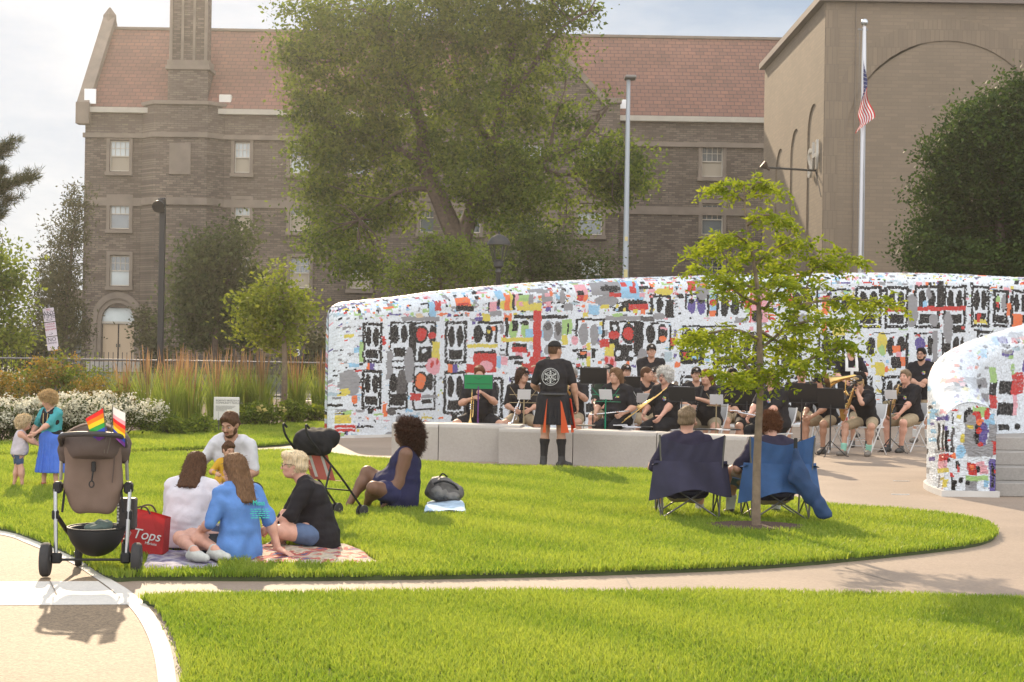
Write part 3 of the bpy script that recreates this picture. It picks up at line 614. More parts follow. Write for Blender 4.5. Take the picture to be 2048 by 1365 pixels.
# street trees
def simple(name, label, lst, Y, n, size, clump, lm, base_px, seed, group=None, r0=.16, bark=m_bark, **kw):
    bx = P(base_px, 700, Y)[0]; top = min(lst, key=lambda e: e[1]); a = P(top[0], top[1], Y)
    return tree(name, label, 'tree', (bx, Y, 0), ell_px(lst, Y), n, size, clump, lm, [([np.array([bx, Y, -.05]), np.array([bx * .98 + a[0] * .02, Y, a[2] * .35]), np.array([(bx + a[0]) / 2, Y, a[2] * .68]), a], r0, .03)], seed, bark, group, **kw)
simple('street_tree', 'hazy mid green street tree in front of the brick building bay', [(440, 500, 62, 50), (390, 540, 52, 65), (480, 465, 30, 28), (420, 600, 80, 70), (490, 590, 45, 75), (380, 640, 50, 60), (450, 670, 80, 45)], 66, 15000, .2, .45, l_far, 430, 21)
simple('conifer_tree', 'dark brownish evergreen tree at the left edge of the brick building', [(152, 410, 18, 42), (138, 470, 34, 45), (125, 535, 44, 55), (112, 600, 48, 60), (130, 660, 50, 55), (90, 660, 40, 60), (105, 560, 35, 40)], 74, 15000, .2, .35, l_con, 130, 22, asp=.35)
simple('leafy_tree', 'bright green leafy tree at the far left edge of the garden', [(0, 520, 50, 45), (28, 570, 30, 50), (-10, 600, 60, 60), (30, 640, 35, 60), (0, 690, 55, 50), (-60, 560, 60, 120)], 50, 9000, .16, .34, l_mid, -20, 23)
simple('cherry_tree', 'bright green cherry tree just behind the left half of the mosaic wall', [(870, 490, 45, 32), (905, 520, 70, 45), (830, 540, 55, 30), (780, 552, 32, 14, .5), (960, 540, 60, 42), (850, 575, 70, 25), (935, 490, 35, 25)], 43, 5200, .14, .24, l_mid, 900, 24, r0=.09, up=.6, asp=.45, twigs=30, tr=.014)
simple('cherry_tree', 'duller green cherry tree behind the wall right of the lantern', [(1050, 480, 45, 40), (1110, 500, 62, 45), (1180, 520, 50, 32), (1060, 545, 70, 40), (1140, 555, 80, 30), (1222, 505, 25, 20, .5), (1020, 520, 40, 40)], 46, 6500, .13, .26, l_far, 1090, 25, r0=.09, up=.6, asp=.45, twigs=30, tr=.014)
simple('linden_tree', 'young pale green tree with a slender grey trunk in the planting bed', [(565, 545, 20, 26, .7), (545, 590, 48, 32), (500, 610, 34, 26), (595, 610, 30, 30), (555, 640, 62, 34), (505, 655, 36, 26), (545, 685, 50, 22), (600, 660, 25, 25, .6)], 34, 4200, .11, .22, leafmat('linden_leaf', (.11, .15, .02), (.26, .29, .05), .55, (1.15, 1.1, .6)), 570, 26, r0=.075, bark=m_bark2, twigs=24, tr=.012)
simple('ivy_shrub', 'dark ivy bush growing against the base of the brick building', [(295, 640, 26, 30), (290, 680, 30, 35), (310, 700, 25, 30)], 92, 1800, .25, .4, l_con, 295, 27, twigs=4)
for k, (cx, cy, rx, ry) in enumerate(((-20, 690, 60, 35), (60, 700, 45, 25), (620, 700, 40, 40))):
    simple('understorey_bush', ['rounded dark bush along the street at the far left', 'small dark bush under the left conifer', 'dark bush by the street left of the mosaic wall end'][k], [(cx, cy, rx, ry), (cx + 15, cy + 15, rx * .8, ry)], 60 + k, 2500, .2, .4, l_con, cx, 60 + k, twigs=4)
# pine reaching in at the left
b = thing('pine_tree', 'pine tree reaching in from the left edge with long needle tufts', 'tree', (P(-70, 600, 38)[0], 38, 0)); o = np.array([P(-70, 600, 38)[0], 38, 0]); r = np.random.default_rng(5)
tw = MB(); limb(tw, [np.array([0, 0, 0]), np.array([0, 0, 3.]), P(-70, 250, 38) - o, P(-72, 60, 38) - o], .17, .05); q, dr = [], []
for (ex, ey, n_) in ((35, 280, 7), (20, 300, 6), (10, 340, 8), (70, 350, 9), (45, 365, 8), (30, 395, 8), (5, 425, 7), (-20, 300, 8), (-20, 380, 8), (-40, 330, 8), (-30, 440, 7), (60, 355, 6)):
    root = P(-70, ey + 25, 38) - o; tip = P(ex, ey, 38 + r.uniform(-.4, .4)) - o; limb(tw, [root, (root + tip) / 2 - [0, 0, .12], tip], .028, .008, 5)
    for s_ in range(n_ * 5):
        f = r.uniform(.35, 1.02); c = root + (tip - root) * f + r.normal(0, .06, 3) - [0, 0, .12 * (1 - abs(2 * f - 1))]
        for _ in range(26): q.append(c + r.normal(0, .03, 3)); v = (tip - root) / np.linalg.norm(tip - root) * .9 + r.normal(0, .6, 3) + [0, 0, .35]; dr.append(v / np.linalg.norm(v))
q = np.array(q); V, F, t_ = leaf_quads(q, np.full(len(q), .19) * r.uniform(.7, 1.2, len(q)), r, 0, .07, np.clip(r.normal(.5, .25, len(q)), 0, 1.2), np.array(dr)); npmesh('crown', V, F, l_con, b, tint=t_); tw.build('trunk', m_bark, b, True)
# young locust in the lawn: layered feathery sprays
LY = tp[1]; lt = thing('locust_tree', 'slender young locust tree with feathery yellow green leaves in the lawn', 'tree', (tp[0], LY, 0.03)); o = np.array([tp[0], LY, .03])
tw = MB(); r = np.random.default_rng(8)
limb(tw, px3([(1512, 1068), (1513, 950), (1517, 850), (1522, 762)], LY), .043, .029, 9); trunk0 = px3([(1521, 765), (1519, 680), (1517, 600), (1507, 520), (1492, 440), (1488, 365)], LY); limb(tw, trunk0, .032, .006, 7)
brs = [[(1521, 764), (1560, 738, -.2), (1612, 722, -.5)], [(1520, 760), (1500, 742, .1), (1478, 715, .3), (1430, 690, .5)], [(1518, 660), (1570, 690, .2), (1600, 690, .3)], [(1518, 700), (1560, 665, .2), (1600, 610, .3), (1625, 540, .35), (1650, 500, .4)], [(1517, 610), (1480, 590, -.2), (1440, 555, -.4), (1395, 535, -.5)], [(1516, 580), (1480, 560, .2), (1440, 500, .3), (1408, 505, .4)], [(1600, 610, .3), (1660, 600, .5), (1720, 600, .6), (1780, 608, .6)], [(1570, 655, .2), (1630, 640, -.2), (1690, 640, -.4)], [(1510, 530), (1545, 500, .2), (1590, 480, .3)], [(1505, 500), (1470, 470, -.2), (1425, 475, -.3)], [(1495, 450), (1530, 430, -.2), (1570, 440, -.3)], [(1490, 400), (1460, 385, .1), (1440, 372, .15)], [(1490, 390), (1515, 365, 0), (1540, 375, 0)], [(1519, 680), (1470, 660, -.3), (1410, 668, -.5), (1378, 672, -.6)], [(1520, 740), (1490, 760, -.3), (1440, 745, -.5)], [(1612, 722, -.5), (1650, 705, -.6), (1690, 690, -.6)], [(1625, 540, .35), (1670, 525, .3), (1705, 515, .3)], [(1530, 620), (1560, 575, -.3), (1590, 560, -.4)], [(1517, 590), (1540, 570, .4), (1560, 530, .6)]]
Q, SZ, T, D = [], [], [], []
for bpx in brs:
    pts = [P(x, y, LY + (z[0] if z else 0)) for x, y, *z in bpx]; sp = smooth_poly(pts, 6, False); limb(tw, pts, .017, .004, 5)
    L_ = np.linalg.norm(np.diff(sp, axis=0), axis=1).sum()
    for s_ in range(int(14 + 34 * L_)):
        f = r.random() ** .75; j = f * (len(sp) - 1); i = int(min(j, len(sp) - 2)); c = sp[i] + (sp[i + 1] - sp[i]) * (j - i) + r.normal(0, .05, 3) * [1, 1, .6]
        az = r.uniform(0, 2 * PI); out = np.array([math.cos(az), math.sin(az), r.uniform(-.35, .35)]); bd = sp[i + 1] - sp[i]; out = out + bd / np.linalg.norm(bd) * .7; out /= np.linalg.norm(out)
        ln = r.uniform(.14, .27); side = np.cross(out, [0, 0, 1.]); side /= np.linalg.norm(side); t0 = np.clip(r.normal(.5, .25), 0, 1)
        for g in range(9):
            u = (g + 1) / 9; pos = c + out * ln * u - np.array([0, 0, .10 * u * u * ln / .2])
            for sg in (-1, 1): Q.append(pos); D.append(side * sg + out * .5 - np.array([0, 0, .35])); SZ.append(.062 * (1 - .4 * abs(u - .5)) * r.uniform(.8, 1.2)); T.append(t0 + r.normal(0, .1))
Q = np.array(Q); V, F, t_ = leaf_quads(Q, np.array(SZ), r, .35, .42, np.clip(T, 0, 1.2), np.array(D)); npmesh('crown', V - o, F, l_lite, lt, tint=t_)
tw2 = MB(); tw2.v = [tuple(np.array(v) - o) for v in tw.v]; tw2.f = tw.f; tw2.m = tw.m; tw2.build('trunk', m_bark2, lt, True)

# flower bed
l_ora = leafmat('rusty_shrub_leaf', (.12, .125, .025), (.34, .20, .05), .5, (1.15, 1.05, .6)); l_wf = leafmat('white_blossom', (.5, .47, .36), (.78, .75, .62), .45)
l_gs = leafmat('reed_grass_blade', (.14, .20, .035), (.33, .37, .09), .55, (1.1, 1.1, .7)); l_pl = leafmat('reed_plume', (.22, .11, .05), (.40, .25, .12), .5); l_yf = leafmat('yellow_lily', (.55, .45, .12), (.7, .6, .3), .4)
def shrub(name, label, px, py, w_, h, n, size, lm, seed, group, flower=None, nf=0, fs=.03):
    g = G(px, py); t = thing(name, label, 'shrub', g, 0, group); r = np.random.default_rng(seed)
    e = [(np.array([r.uniform(-.4, .4) * w_, r.uniform(-.3, .3) * w_, h * r.uniform(.35, .62)]), np.array([w_ * .33, w_ * .3, h * .36]), 1) for _ in range(6)]
    V, F, ti = leaf_cloud(e, n, size, .09, 14, seed, .3, .5); npmesh('foliage', V, F, lm, t, tint=ti)
    b = MB()
    for k in range(14): tip = e[k % 6][0] + r.normal(0, .4, 3) * e[k % 6][1]; limb(b, [np.array([r.normal(0, .08), r.normal(0, .08), -.03]), tip * [.5, .5, .55], tip], .011, .004, 5, 2)
    b.build('stem', m_bark, t)
    if flower:
        d = [(c + [0, -.02, h * .13], rr * [1.04, 1.04, .85], 1) for c, rr, _ in e]; V, F, ti = leaf_cloud(d, nf, fs, .05, 16, seed + 7, .5, .9, 9); V2 = V.reshape(-1, 4, 3); k = V2[:, 0, 2] > h * .38; V2 = V2[k]
        npmesh('blossom', V2.reshape(-1, 3), np.arange(len(V2) * 4).reshape(-1, 4), flower, t, tint=ti[k])
    return t
lb = ['at the far left edge of the bed', 'left of the small sign post', 'with a rusty crown in the middle of the row', 'leaning taller above the row', 'behind the older girl in the blue dress', 'at the right end of the row beside the reed grass']
for k, (px, py, w_, h) in enumerate(((-20, 838, 1.3, 1.35), (45, 832, 1.1, 1.4), (95, 834, 1.2, 1.6), (150, 836, 1.2, 1.55), (205, 842, 1.2, 1.2), (238, 850, 1.0, .95))):
    shrub('rusty_shrub', 'green and rust coloured shrub ' + lb[k], px, py, w_, h, 2400, .075, l_ora if k % 2 == 0 or k > 3 else l_mid, 300 + k, 'rusty shrubs along the fence')
lb = ['at the left edge beside the toddler', 'behind the toddler', 'behind the girl in the blue dress', 'right of the girl in the blue dress', 'above the brown stroller hood', 'rightmost and lowest, beside the reed grass']
for k, (px, py, w_, h) in enumerate(((-10, 888, 1.1, .72), (48, 888, 1.0, .72), (112, 886, 1.1, .78), (172, 884, 1.1, .78), (238, 878, 1.1, .8), (300, 868, .75, .5))):
    shrub('flowering_shrub', 'white flowering shrub ' + lb[k], px, py, w_, h, 2600, .06, l_far if k < 5 else l_mid, 320 + k, 'white flowering shrubs', l_wf, 3600 if k < 5 else 900, .040)
lb = ['leftmost, above the white flowers', 'second from the left of the row', 'front left, above the stroller flags', 'third tall one, rust plumed', 'front middle, left of the white sign', 'directly behind the left side of the white sign', 'behind the white sign', 'right of the white sign', 'with the densest plumes beside the young tree', 'right of the young tree trunk', 'touching the mosaic wall end']
for k, (px, py, h) in enumerate(((248, 850, 1.35), (296, 858, 1.5), (338, 869, 1.5), (362, 852, 1.55), (382, 866, 1.45), (432, 856, 1.55), (462, 851, 1.5), (492, 849, 1.5), (522, 851, 1.55), (592, 846, 1.55), (640, 838, 1.5))):
    g = G(px, py); t = thing('reed_grass', 'tall feather reed grass clump ' + lb[k], 'ornamental grass', g, 0, 'feather reed grass clumps'); r = np.random.default_rng(400 + k)
    n = 230; a = r.uniform(0, 2 * PI, n); rr = .17 * np.sqrt(r.random(n)); x0, y0 = rr * np.cos(a), rr * np.sin(a); ln = h * r.uniform(.45, .85, n); sp = r.uniform(.02, .36, n) * ln; w_ = r.uniform(.004, .008, n); b2 = r.uniform(0, 2 * PI, n)
    V = []
    B0 = np.stack([x0, y0, 0 * x0], 1); W = np.stack([np.cos(b2) * w_, np.sin(b2) * w_, 0 * w_], 1); o1 = np.stack([np.cos(a), np.sin(a), 0 * a], 1)
    M1 = B0 + o1 * sp[:, None] * .3 + np.stack([0 * ln, 0 * ln, ln * .62], 1); T1 = B0 + o1 * sp[:, None] + np.stack([0 * ln, 0 * ln, ln], 1)
    V = np.stack([B0 - W, B0 + W, M1 + W, M1 - W, T1 + W * .2, T1 - W * .2], 1).reshape(-1, 3); i = np.arange(n)[:, None] * 6; F = np.stack([i + [0, 1, 2, 3], i + [3, 2, 4, 5]], 1).reshape(-1, 4)
    npmesh('blades', V, F, l_gs, t, tint=np.repeat(np.clip(r.normal(.5, .25, n), 0, 1), 2))
    n = 42; a = r.uniform(0, 2 * PI, n); tilt = r.uniform(.02, .22, n); hh = h * r.uniform(.74, 1.1, n); w_ = r.uniform(.006, .012, n); b2 = r.uniform(0, 2 * PI, n)
    ax = np.stack([np.cos(a) * tilt, np.sin(a) * tilt, np.ones(n)], 1); B0 = ax * (hh * .30)[:, None]; B1 = ax * (hh * .62)[:, None]; B2 = ax * (hh * .8)[:, None]; B3 = ax * hh[:, None]; W = np.stack([np.cos(b2) * w_, np.sin(b2) * w_, 0 * w_], 1)
    V = np.stack([B0 - W * .2, B0 + W * .2, B1 + W * .3, B1 - W * .3, B2 + W, B2 - W, B3 + W * .15, B3 - W * .15], 1).reshape(-1, 3); i = np.arange(n)[:, None] * 8
    F = np.stack([i + [0, 1, 2, 3], i + [3, 2, 4, 5], i + [5, 4, 6, 7]], 1).reshape(-1, 4); npmesh('plume', V, F, l_pl, t, tint=np.repeat(np.clip(r.normal(.5, .3, n), 0, 1), 3))
lb = ['left of the reed grass in front', 'in front of the white sign post', 'right of the white sign with pale lilies', 'beside the young tree with yellow lilies', 'between the young tree and the wall', 'against the end of the mosaic wall']
for k, (px, py, h) in enumerate(((330, 876, .35), (388, 872, .35), (505, 858, .55), (540, 855, .6), (580, 852, .55), (625, 846, .5))):
    shrub('perennial_plant', 'low green perennial clump ' + lb[k], px, py, .6, h, 900, .09, l_mid, 340 + k, 'low perennials in the bed', l_yf if k in (2, 3, 5) else None, 20, .09)
# ---------------------------------------------------------------- mosaic band shell
K_ = dict(w=(.60, .64, .68), k=(.010, .009, .009), g=(.24, .24, .25), d=(.085, .08, .08), r=(.46, .035, .03), o=(.66, .16, .055), y=(.56, .47, .08), b=(.25, .45, .62), p=(.62, .30, .34), v=(.10, .075, .25), n=(.30, .46, .17), l=(.36, .45, .50), t=(.55, .45, .30))
# shapes on the wall in photo units, painted in order: (kind, x0, y0, x1, y1, colour); r = rectangle, e = ellipse
def face(x0, y0, x1, y1, stem=None, t=6.2):                # the black outlined "house face" with two eyes and a mouth
    w_, h_ = x1 - x0, y1 - y0; cx = (x0 + x1) / 2; o = [('f', x0, y0, x1, y1, t)]
    for s in (-1, 1): o.append(('e', cx + s * w_ * .19 - w_ * .15, y0 + h_ * .11, cx + s * w_ * .19 + w_ * .15, y0 + h_ * .60, 'k'))
    o.append(('r', x0 + w_ * .2, y0 + h_ * .67, x1 - w_ * .2, y0 + h_ * .89, 'k'))
    if stem: o.append(('r', cx - w_ * .13, y1, cx + w_ * .13, y1 + stem, 'k'))
    return o
def R(s):                                                   # compact list: "kind x0 y0 x1 y1 colour;"
    out = []
    for q in s.split(';'):
        q = q.split()
        if q: out.append((q[0], *map(float, q[1:5]), float(q[5]) if q[0] == 'f' else q[5]))
    return out
ART = []
for a in ((697, 645, 738, 726), (697, 740, 738, 819, 9), (856, 642, 904, 728), (855, 742, 905, 830, 12), (1700, 573, 1757, 657), (1763, 573, 1814, 657), (1826, 571, 1880, 657), (1887, 571, 1937, 657), (1948, 571, 1991, 655), (1998, 580, 2031, 655), (1962, 662, 1999, 730), (2036, 580, 2075, 655), (2082, 582, 2120, 660), (2130, 585, 2180, 665), (2020, 668, 2060, 740),
          (1135, 750, 1185, 835), (1200, 750, 1255, 835), (1275, 752, 1330, 838), (1345, 750, 1395, 835), (1410, 752, 1460, 836), (1480, 752, 1530, 836), (1550, 752, 1600, 838), (1620, 752, 1672, 838), (1690, 752, 1740, 838), (1760, 752, 1812, 838), (1826, 752, 1878, 838), (1905, 752, 1958, 838), (1540, 662, 1592, 735), (1465, 664, 1515, 738), (1624, 664, 1680, 740), (925, 755, 980, 838), (995, 755, 1045, 838), (1070, 756, 1120, 838), (1410, 662, 1455, 738)): ART += face(*a)
ART += R("""f 751 643 838 724 4;f 751 733 786 819 4;f 794 731 838 821 4;e 753 649 768 687 k;e 771 650 784 686 k;r 786 645 799 722 k;e 795 650 821 686 k;e 798.5 655 817.5 681 r;e 823 650 836 690 k;e 820 664 838 678 r;r 829.5 683 845.5 720 y;r 759 695 780 713 k;r 803 693 829 724 k;e 809 697 818 706 w;r 773 633 844 642 g;e 778 695 796 767 g;r 746 702 757 759 g;e 818 715 848 749 p;e 826 722 833 736 r;e 838 716 843 730 r;
e 753 747 767 785 k;e 765 738 783 812 d;r 755 788 781 811 k;e 797 743 821 785 k;e 799 747 817 778 o;e 819 747 833 781 k;r 790 787 809 801 r;r 810 790 843 797 g;r 811 799 830 808 k;r 656 851 688 857 r;r 656 858.5 688 864 r;r 657 831 679 848 y;r 789 830 805 842 b;r 673 727 692 735 b;r 681 695 692 705 b;r 692 683 698 723 n;r 708 727 715 740 o;r 715 727 723 740 v;r 864 728 874 745 o;r 874 728 885 745 v;e 660 740 694 792 g;e 663 777 677 791 y;e 679 790 691 808 o;r 689 852 725 856 k;e 742 864 778 884 g;e 750 869 770 884 k;r 737 672 743 690 r;r 823 603 836 633 b;r 835 601 848 620 r;r 798 626 810 634 t;r 725 818 728 822 r;r 741 808 748 834 o;e 748 817 764 831 d;r 766 830 781 858 g;r 657 866 664 874 r;r 666 866 671 874 n;r 672 866 676 874 v;r 679 867 690 875 l;
r 880 594 911 613 o;r 879 611 917 622 k;r 884 606 909 610 r;r 949 603 964 621 p;r 946 603 949 625 k;r 964 600 970 613 k;r 964 613 971 619 v;r 964 578 980 599 b;r 971 601 981 618 y;r 980 586 991 620 o;r 991 581 996 620 y;r 996 587 1001 621 k;r 1001 589 1009 612 p;r 1009 589 1031 602 n;r 1005 602 1040 621 y;r 1010 604 1018 612 p;r 1030 589 1040 608 g;r 1039 606 1056 622 y;e 1030 575 1075 586 g;r 1057 586 1079 605 g;r 1064 584 1075 592 p;r 1075 582 1081 592 o;r 1065 602 1076 613 p;r 1065 614 1076 621 v;e 1094 578 1106 608 g;r 1104 607 1122 622 g;
r 934 627 950 642 y;r 950 621 973 632 g;r 919 634 935 642 v;r 925 642 978 648 k;e 917 650 936 686 k;e 941 650 956 685 k;e 944 659 950 666 y;r 961 651 966 687 k;r 905 688 966 695 y;r 919 702 964 707 k;r 918 707 965 745 r;e 930 722 958 742 p;r 903 728 918 745 r;r 965 712 975 735 b;r 974 713 988 730 p;r 979 629 996 642 o;r 982 634 989 673 k;r 984 683 989 712 k;r 1000 630 1112 637 k;e 989 640 1009 676 n;r 996 641 1008 662 k;e 1015 640 1032 676 n;e 1016 640 1030 650 k;r 1024 657 1040 675 b;r 975 675 1040 683 y;r 997 687 1028 705 k;r 997 694 1026 705 r;r 1003 705 1018 714 p;r 989 712 1017 719 k;r 1002 722 1020 730 k;
r 1056 658 1071 675 b;e 1060 641 1081 682 g;e 1063 645 1078 660 d;e 1083 642 1101 682 g;e 1086 645 1098 670 d;r 1100 639 1121 669 n;r 1111 646 1114 670 k;r 1100 670 1112 690 y;e 1119 672 1134 690 p;e 1063 689 1080 710 g;r 1128 638 1133 672 k;r 1062 713 1085 719 k;r 971 650 979 668 g;
r 1040 621 1056.5 742 r;r 1018 726 1067 749 r;r 1034 713 1067 728 r;r 1036 731 1060 734 t;r 1052 734 1056 742 t;
r 1129 566 1152 590 p;e 1130 580 1144 592 k;r 1130 590 1144 601 r;r 1144 590 1152 603 o;r 1160 559 1222 590 g;e 1168 590 1215 612 g;e 1178 569 1220 584 k;r 1197 585 1232 593 r;r 1221 558 1258 597 b;r 1222 563 1234 572 r;r 1239 573 1252 586 r;r 1247 561 1253 572 r;r 1154 610 1177 629 b;r 1178 610 1197 618 y;e 1222 599 1277 618 k;r 1224 608 1240 624 k;r 1237 608 1276 620 r;r 1226 617 1231 624 y;r 1245 618 1255 626 y;r 1261 619 1271 629 o;r 1259 572 1286 578 k;e 1288 577 1328 590 y;r 1286 590 1324 595 k;r 1281 594 1287 628 k;e 1293 596 1307 625 k;r 1312 599 1329 635 k;r 1319 594 1324 600 k;e 1286 626 1312 640 g;
r 1132 637 1198 641 k;e 1135 646 1155 690 g;e 1158 648 1176 691 g;r 1176 653 1182 669 b;r 1177 642 1184 650 y;r 1183 642 1188 678 k;r 1135 697 1175 700 k;r 1133 697 1136 718 k;r 1137 702 1152 718 k;r 1138 704 1150 709 o;r 1152 686 1160 702 y;r 1152 705 1160 714 p;r 1152 714 1160 733 y;r 1162 697 1170 716 k;r 1175 721 1182 728 o;r 1131 734 1181 737 k;r 1131 727 1140 733 r;r 1189 632 1262 641 g;r 1262 633 1289 643 d;e 1202 626 1225 633 n;
r 1199 642 1261 646 k;r 1199 646 1218 690 k;e 1205 648 1213 660 w;e 1195 662 1220 678 r;e 1223 647 1250 688 k;e 1226 655 1248 680 r;r 1248 645 1268 713 k;r 1189 687 1208 713 y;r 1179 679 1198 695 r;r 1189 713 1213 737 p;e 1200 716 1208 732 r;e 1189 714 1196 728 r;r 1209 690 1247 722 k;e 1212 700 1222 712 w;e 1238 702 1250 714 w;e 1234 722 1242 731 o;e 1273 649 1292 686 k;e 1297 648 1317 687 k;e 1300 672 1315 684 o;r 1303 655 1317 659 p;r 1321 648 1325 701 k;r 1293 643 1324 645 k;e 1255 697 1278 748 g;r 1312 703 1327 723 l;r 1324 675 1334 691 r;r 1334 675 1340 690 y;r 1330 660 1335 674 v;r 1343 700 1393 728 k;r 1366 712 1382 718 b;r 1350 704 1358 716 r;r 1333 725 1344 736 o;
r 1352 587 1397 591 k;r 1352 591 1356 619 k;e 1358 597 1374 627 v;e 1359 597 1372 607 k;e 1377 594 1394 629 v;e 1378 594 1393 607 k;r 1357 561 1374 582 r;e 1374 562 1400 600 g;r 1380 566 1398 572 o;e 1350 657 1370 695 k;e 1376 655 1394 690 k;r 1350 651 1400 654 k;r 1347 651 1350 700 k;
r 1397 588 1402 632 k;r 1403 587 1416 600 b;r 1403 600 1416 611 r;r 1403 611 1416 621 b;r 1403 621 1416 633 o;r 1416 588 1421 633 k;r 1418 583 1484 588 k;e 1425 592 1442 633 k;e 1446 595 1464 631 k;r 1466 588 1471 618 k;r 1474 592 1486 601 t;r 1475 602 1486 616 r;r 1475 616 1486 626 n;r 1487 575 1522 645 p;r 1485 575 1488 646 r;e 1491 594 1510 612 r;e 1488 620 1512 644 k;r 1455 635 1481 646 g;r 1370 651 1459 655 k;
r 1566 576 1569 650 k;r 1569 575 1624 579 k;e 1557 593 1583 616 r;e 1572 584 1590 622 k;e 1594 585 1613 622 k;e 1599 597 1608 612 y;r 1620 576 1624 617 k;r 1573 630 1612 644 k;e 1582 628 1604 668 g;r 1568 651 1620 656 k;r 1633 592 1647 605 r;r 1632 605 1645 630 o;r 1640 578 1690 582 k;e 1650 590 1668 625 k;e 1672 590 1690 625 k;r 1632 640 1642 668 o;r 1655 650 1680 672 y;r 1618 620 1632 626 y;
r 1768 614.5 1808 623.5 r;r 1833 613 1937 622 r;e 1809 589 1835 656 g;e 1809.5 600 1813 645 k;r 1875 561 1887 614 k;e 1858 628 1878 653 g;e 1888 624 1908 690 g;r 1908 651 1935 666 k;e 1928 653 1935 661 r;e 1839 580 1850 610 k;e 1852 575 1862 600 g;r 1845 603 1855 615 b;r 1955 640 1985 648 y;r 1962 628 1970 645 r;e 2004 592 2014 606 n;r 2006 605 2012 616 r;e 2016 588 2027 620 g;r 2041 628 2060 655 o;r 2028 606 2036 632 o;
e 1726 675 1744 711 k;e 1748 664 1770 710 y;e 1752 690 1766 712 n;e 1769 675 1785 712 k;e 1791 672 1809 703 k;r 1739 666 1790 668 k;r 1781 692 1797 706 o;r 1789 704 1800 716 p;r 1795 714 1812 732 o;r 1750 733 1772 745 o;r 1745 725 1765 752 y;e 1829 674 1851 705 v;r 1827 666 1869 669 k;e 1855 672 1867 712 k;r 1866 662 1877 732 g;e 1909 673 1923 709 k;e 1926 675 1934 706 k;r 1885 666 1889 738 k;r 1779 714 1799 737 k;r 1809 668 1815 740 k;r 1850 718 1863 738 v;r 1887 688 1905 706 k;r 1900 712 1918 722 y""")
def hash2(ix, iy, s):
    q = np.sin(ix * 127.1 + iy * 311.7 + s * 74.7) * 43758.5453
    return q - np.floor(q)
SMALL = ['r', 'o', 'y', 'b', 'p', 'g', 'k', 'n', 'l', 'v', 'g', 'k']
def paint(px, py, dens, seed):
    """Tile colours for surface points given in mural units; white ground with chips of colour, then the figures."""
    n = len(px); c = np.tile(np.array(K_['w']), (n, 1))
    wx = px + .8 * np.sin(py * .21 + px * .05) + .35 * np.sin(py * .83 + 1); wy = py + .7 * np.sin(px * .17) + .35 * np.sin(px * .71 + 2)
    for lay, (gx, gy, pr) in enumerate(((19, 13, .55), (11, 9, .42), (7, 5, .25), (31, 8, .3))):
        ix, iy = np.floor(wx / gx + lay * .37), np.floor(wy / gy + lay * .61); h = hash2(ix, iy, seed + lay); fx, fy = wx / gx + lay * .37 - ix, wy / gy + lay * .61 - iy
        x0 = hash2(ix, iy, seed + lay + 20) * .5; y0 = hash2(ix, iy, seed + lay + 30) * .5; ww = .25 + .5 * hash2(ix, iy, seed + lay + 40); hh = .25 + .5 * hash2(ix, iy, seed + lay + 50)
        k = (h < pr * dens) & (fx > x0) & (fx < x0 + ww) & (fy > y0) & (fy < y0 + hh); ci = (hash2(ix, iy, seed + lay + 60) * len(SMALL)).astype(int) % len(SMALL)
        c[k] = np.array([K_[s] for s in SMALL])[ci[k]]
    return c, wx, wy
def draw(c, wx, wy, art):
    for s in art:
        k0, x0, y0, x1, y1 = s[:5]
        if k0 == 'f':
            t = s[5]; k = (wx > x0) & (wx < x1) & (wy > y0) & (wy < y1); inn = (wx > x0 + t) & (wx < x1 - t) & (wy > y0 + t) & (wy < y1 - t)
            c[k] = K_['w']; br = np.sin(wx * .9 + wy * .7) > -.975; c[k & ~inn & br] = K_['k']
        elif k0 == 'r': c[(wx > x0) & (wx < x1) & (wy > y0) & (wy < y1)] = K_[s[5]]
        else:
            a, b_ = (x1 - x0) / 2, (y1 - y0) / 2; ux, uy = np.abs(wx - (x0 + x1) / 2) / a, np.abs(wy - (y0 + y1) / 2) / b_; c[ux ** 2.3 + uy ** 2 < 1] = K_[s[5]]
    return c
m_tile = bpy.data.materials.new('mosaic_tile'); m_tile.use_nodes = True
N = m_tile.node_tree.nodes; K = m_tile.node_tree.links.new; b = N['Principled BSDF']; b.inputs['Roughness'].default_value = .38; b.inputs['Specular IOR Level'].default_value = .25
at = N.new('ShaderNodeAttribute'); at.attribute_name = 'tile'; tcn = N.new('ShaderNodeTexCoord'); vo = N.new('ShaderNodeTexVoronoi'); vo.feature = 'DISTANCE_TO_EDGE'; vo.inputs['Scale'].default_value = 17; K(tcn.outputs['Object'], vo.inputs['Vector'])
mr = N.new('ShaderNodeMapRange'); mr.inputs[1].default_value = .006; mr.inputs[2].default_value = .024; K(vo.outputs['Distance'], mr.inputs[0])
vc = N.new('ShaderNodeTexVoronoi'); vc.inputs['Scale'].default_value = 17; K(tcn.outputs['Object'], vc.inputs['Vector']); sc_ = N.new('ShaderNodeSeparateColor'); K(vc.outputs['Color'], sc_.inputs[0])
m2 = N.new('ShaderNodeMapRange'); m2.inputs[3].default_value = .96; m2.inputs[4].default_value = 1.03; K(sc_.outputs[0], m2.inputs[0]); hs = N.new('ShaderNodeHueSaturation'); K(at.outputs['Color'], hs.inputs['Color']); K(m2.outputs[0], hs.inputs['Value'])
mx_ = N.new('ShaderNodeMix'); mx_.data_type = 'RGBA'; mx_.inputs[6].default_value = (.26, .25, .24, 1); K(mr.outputs[0], mx_.inputs[0]); K(hs.outputs[0], mx_.inputs[7]); K(mx_.outputs[2], b.inputs['Base Color'])
bpn = N.new('ShaderNodeBump'); bpn.inputs['Strength'].default_value = .15; bpn.inputs['Distance'].default_value = .006; K(mr.outputs[0], bpn.inputs['Height'])
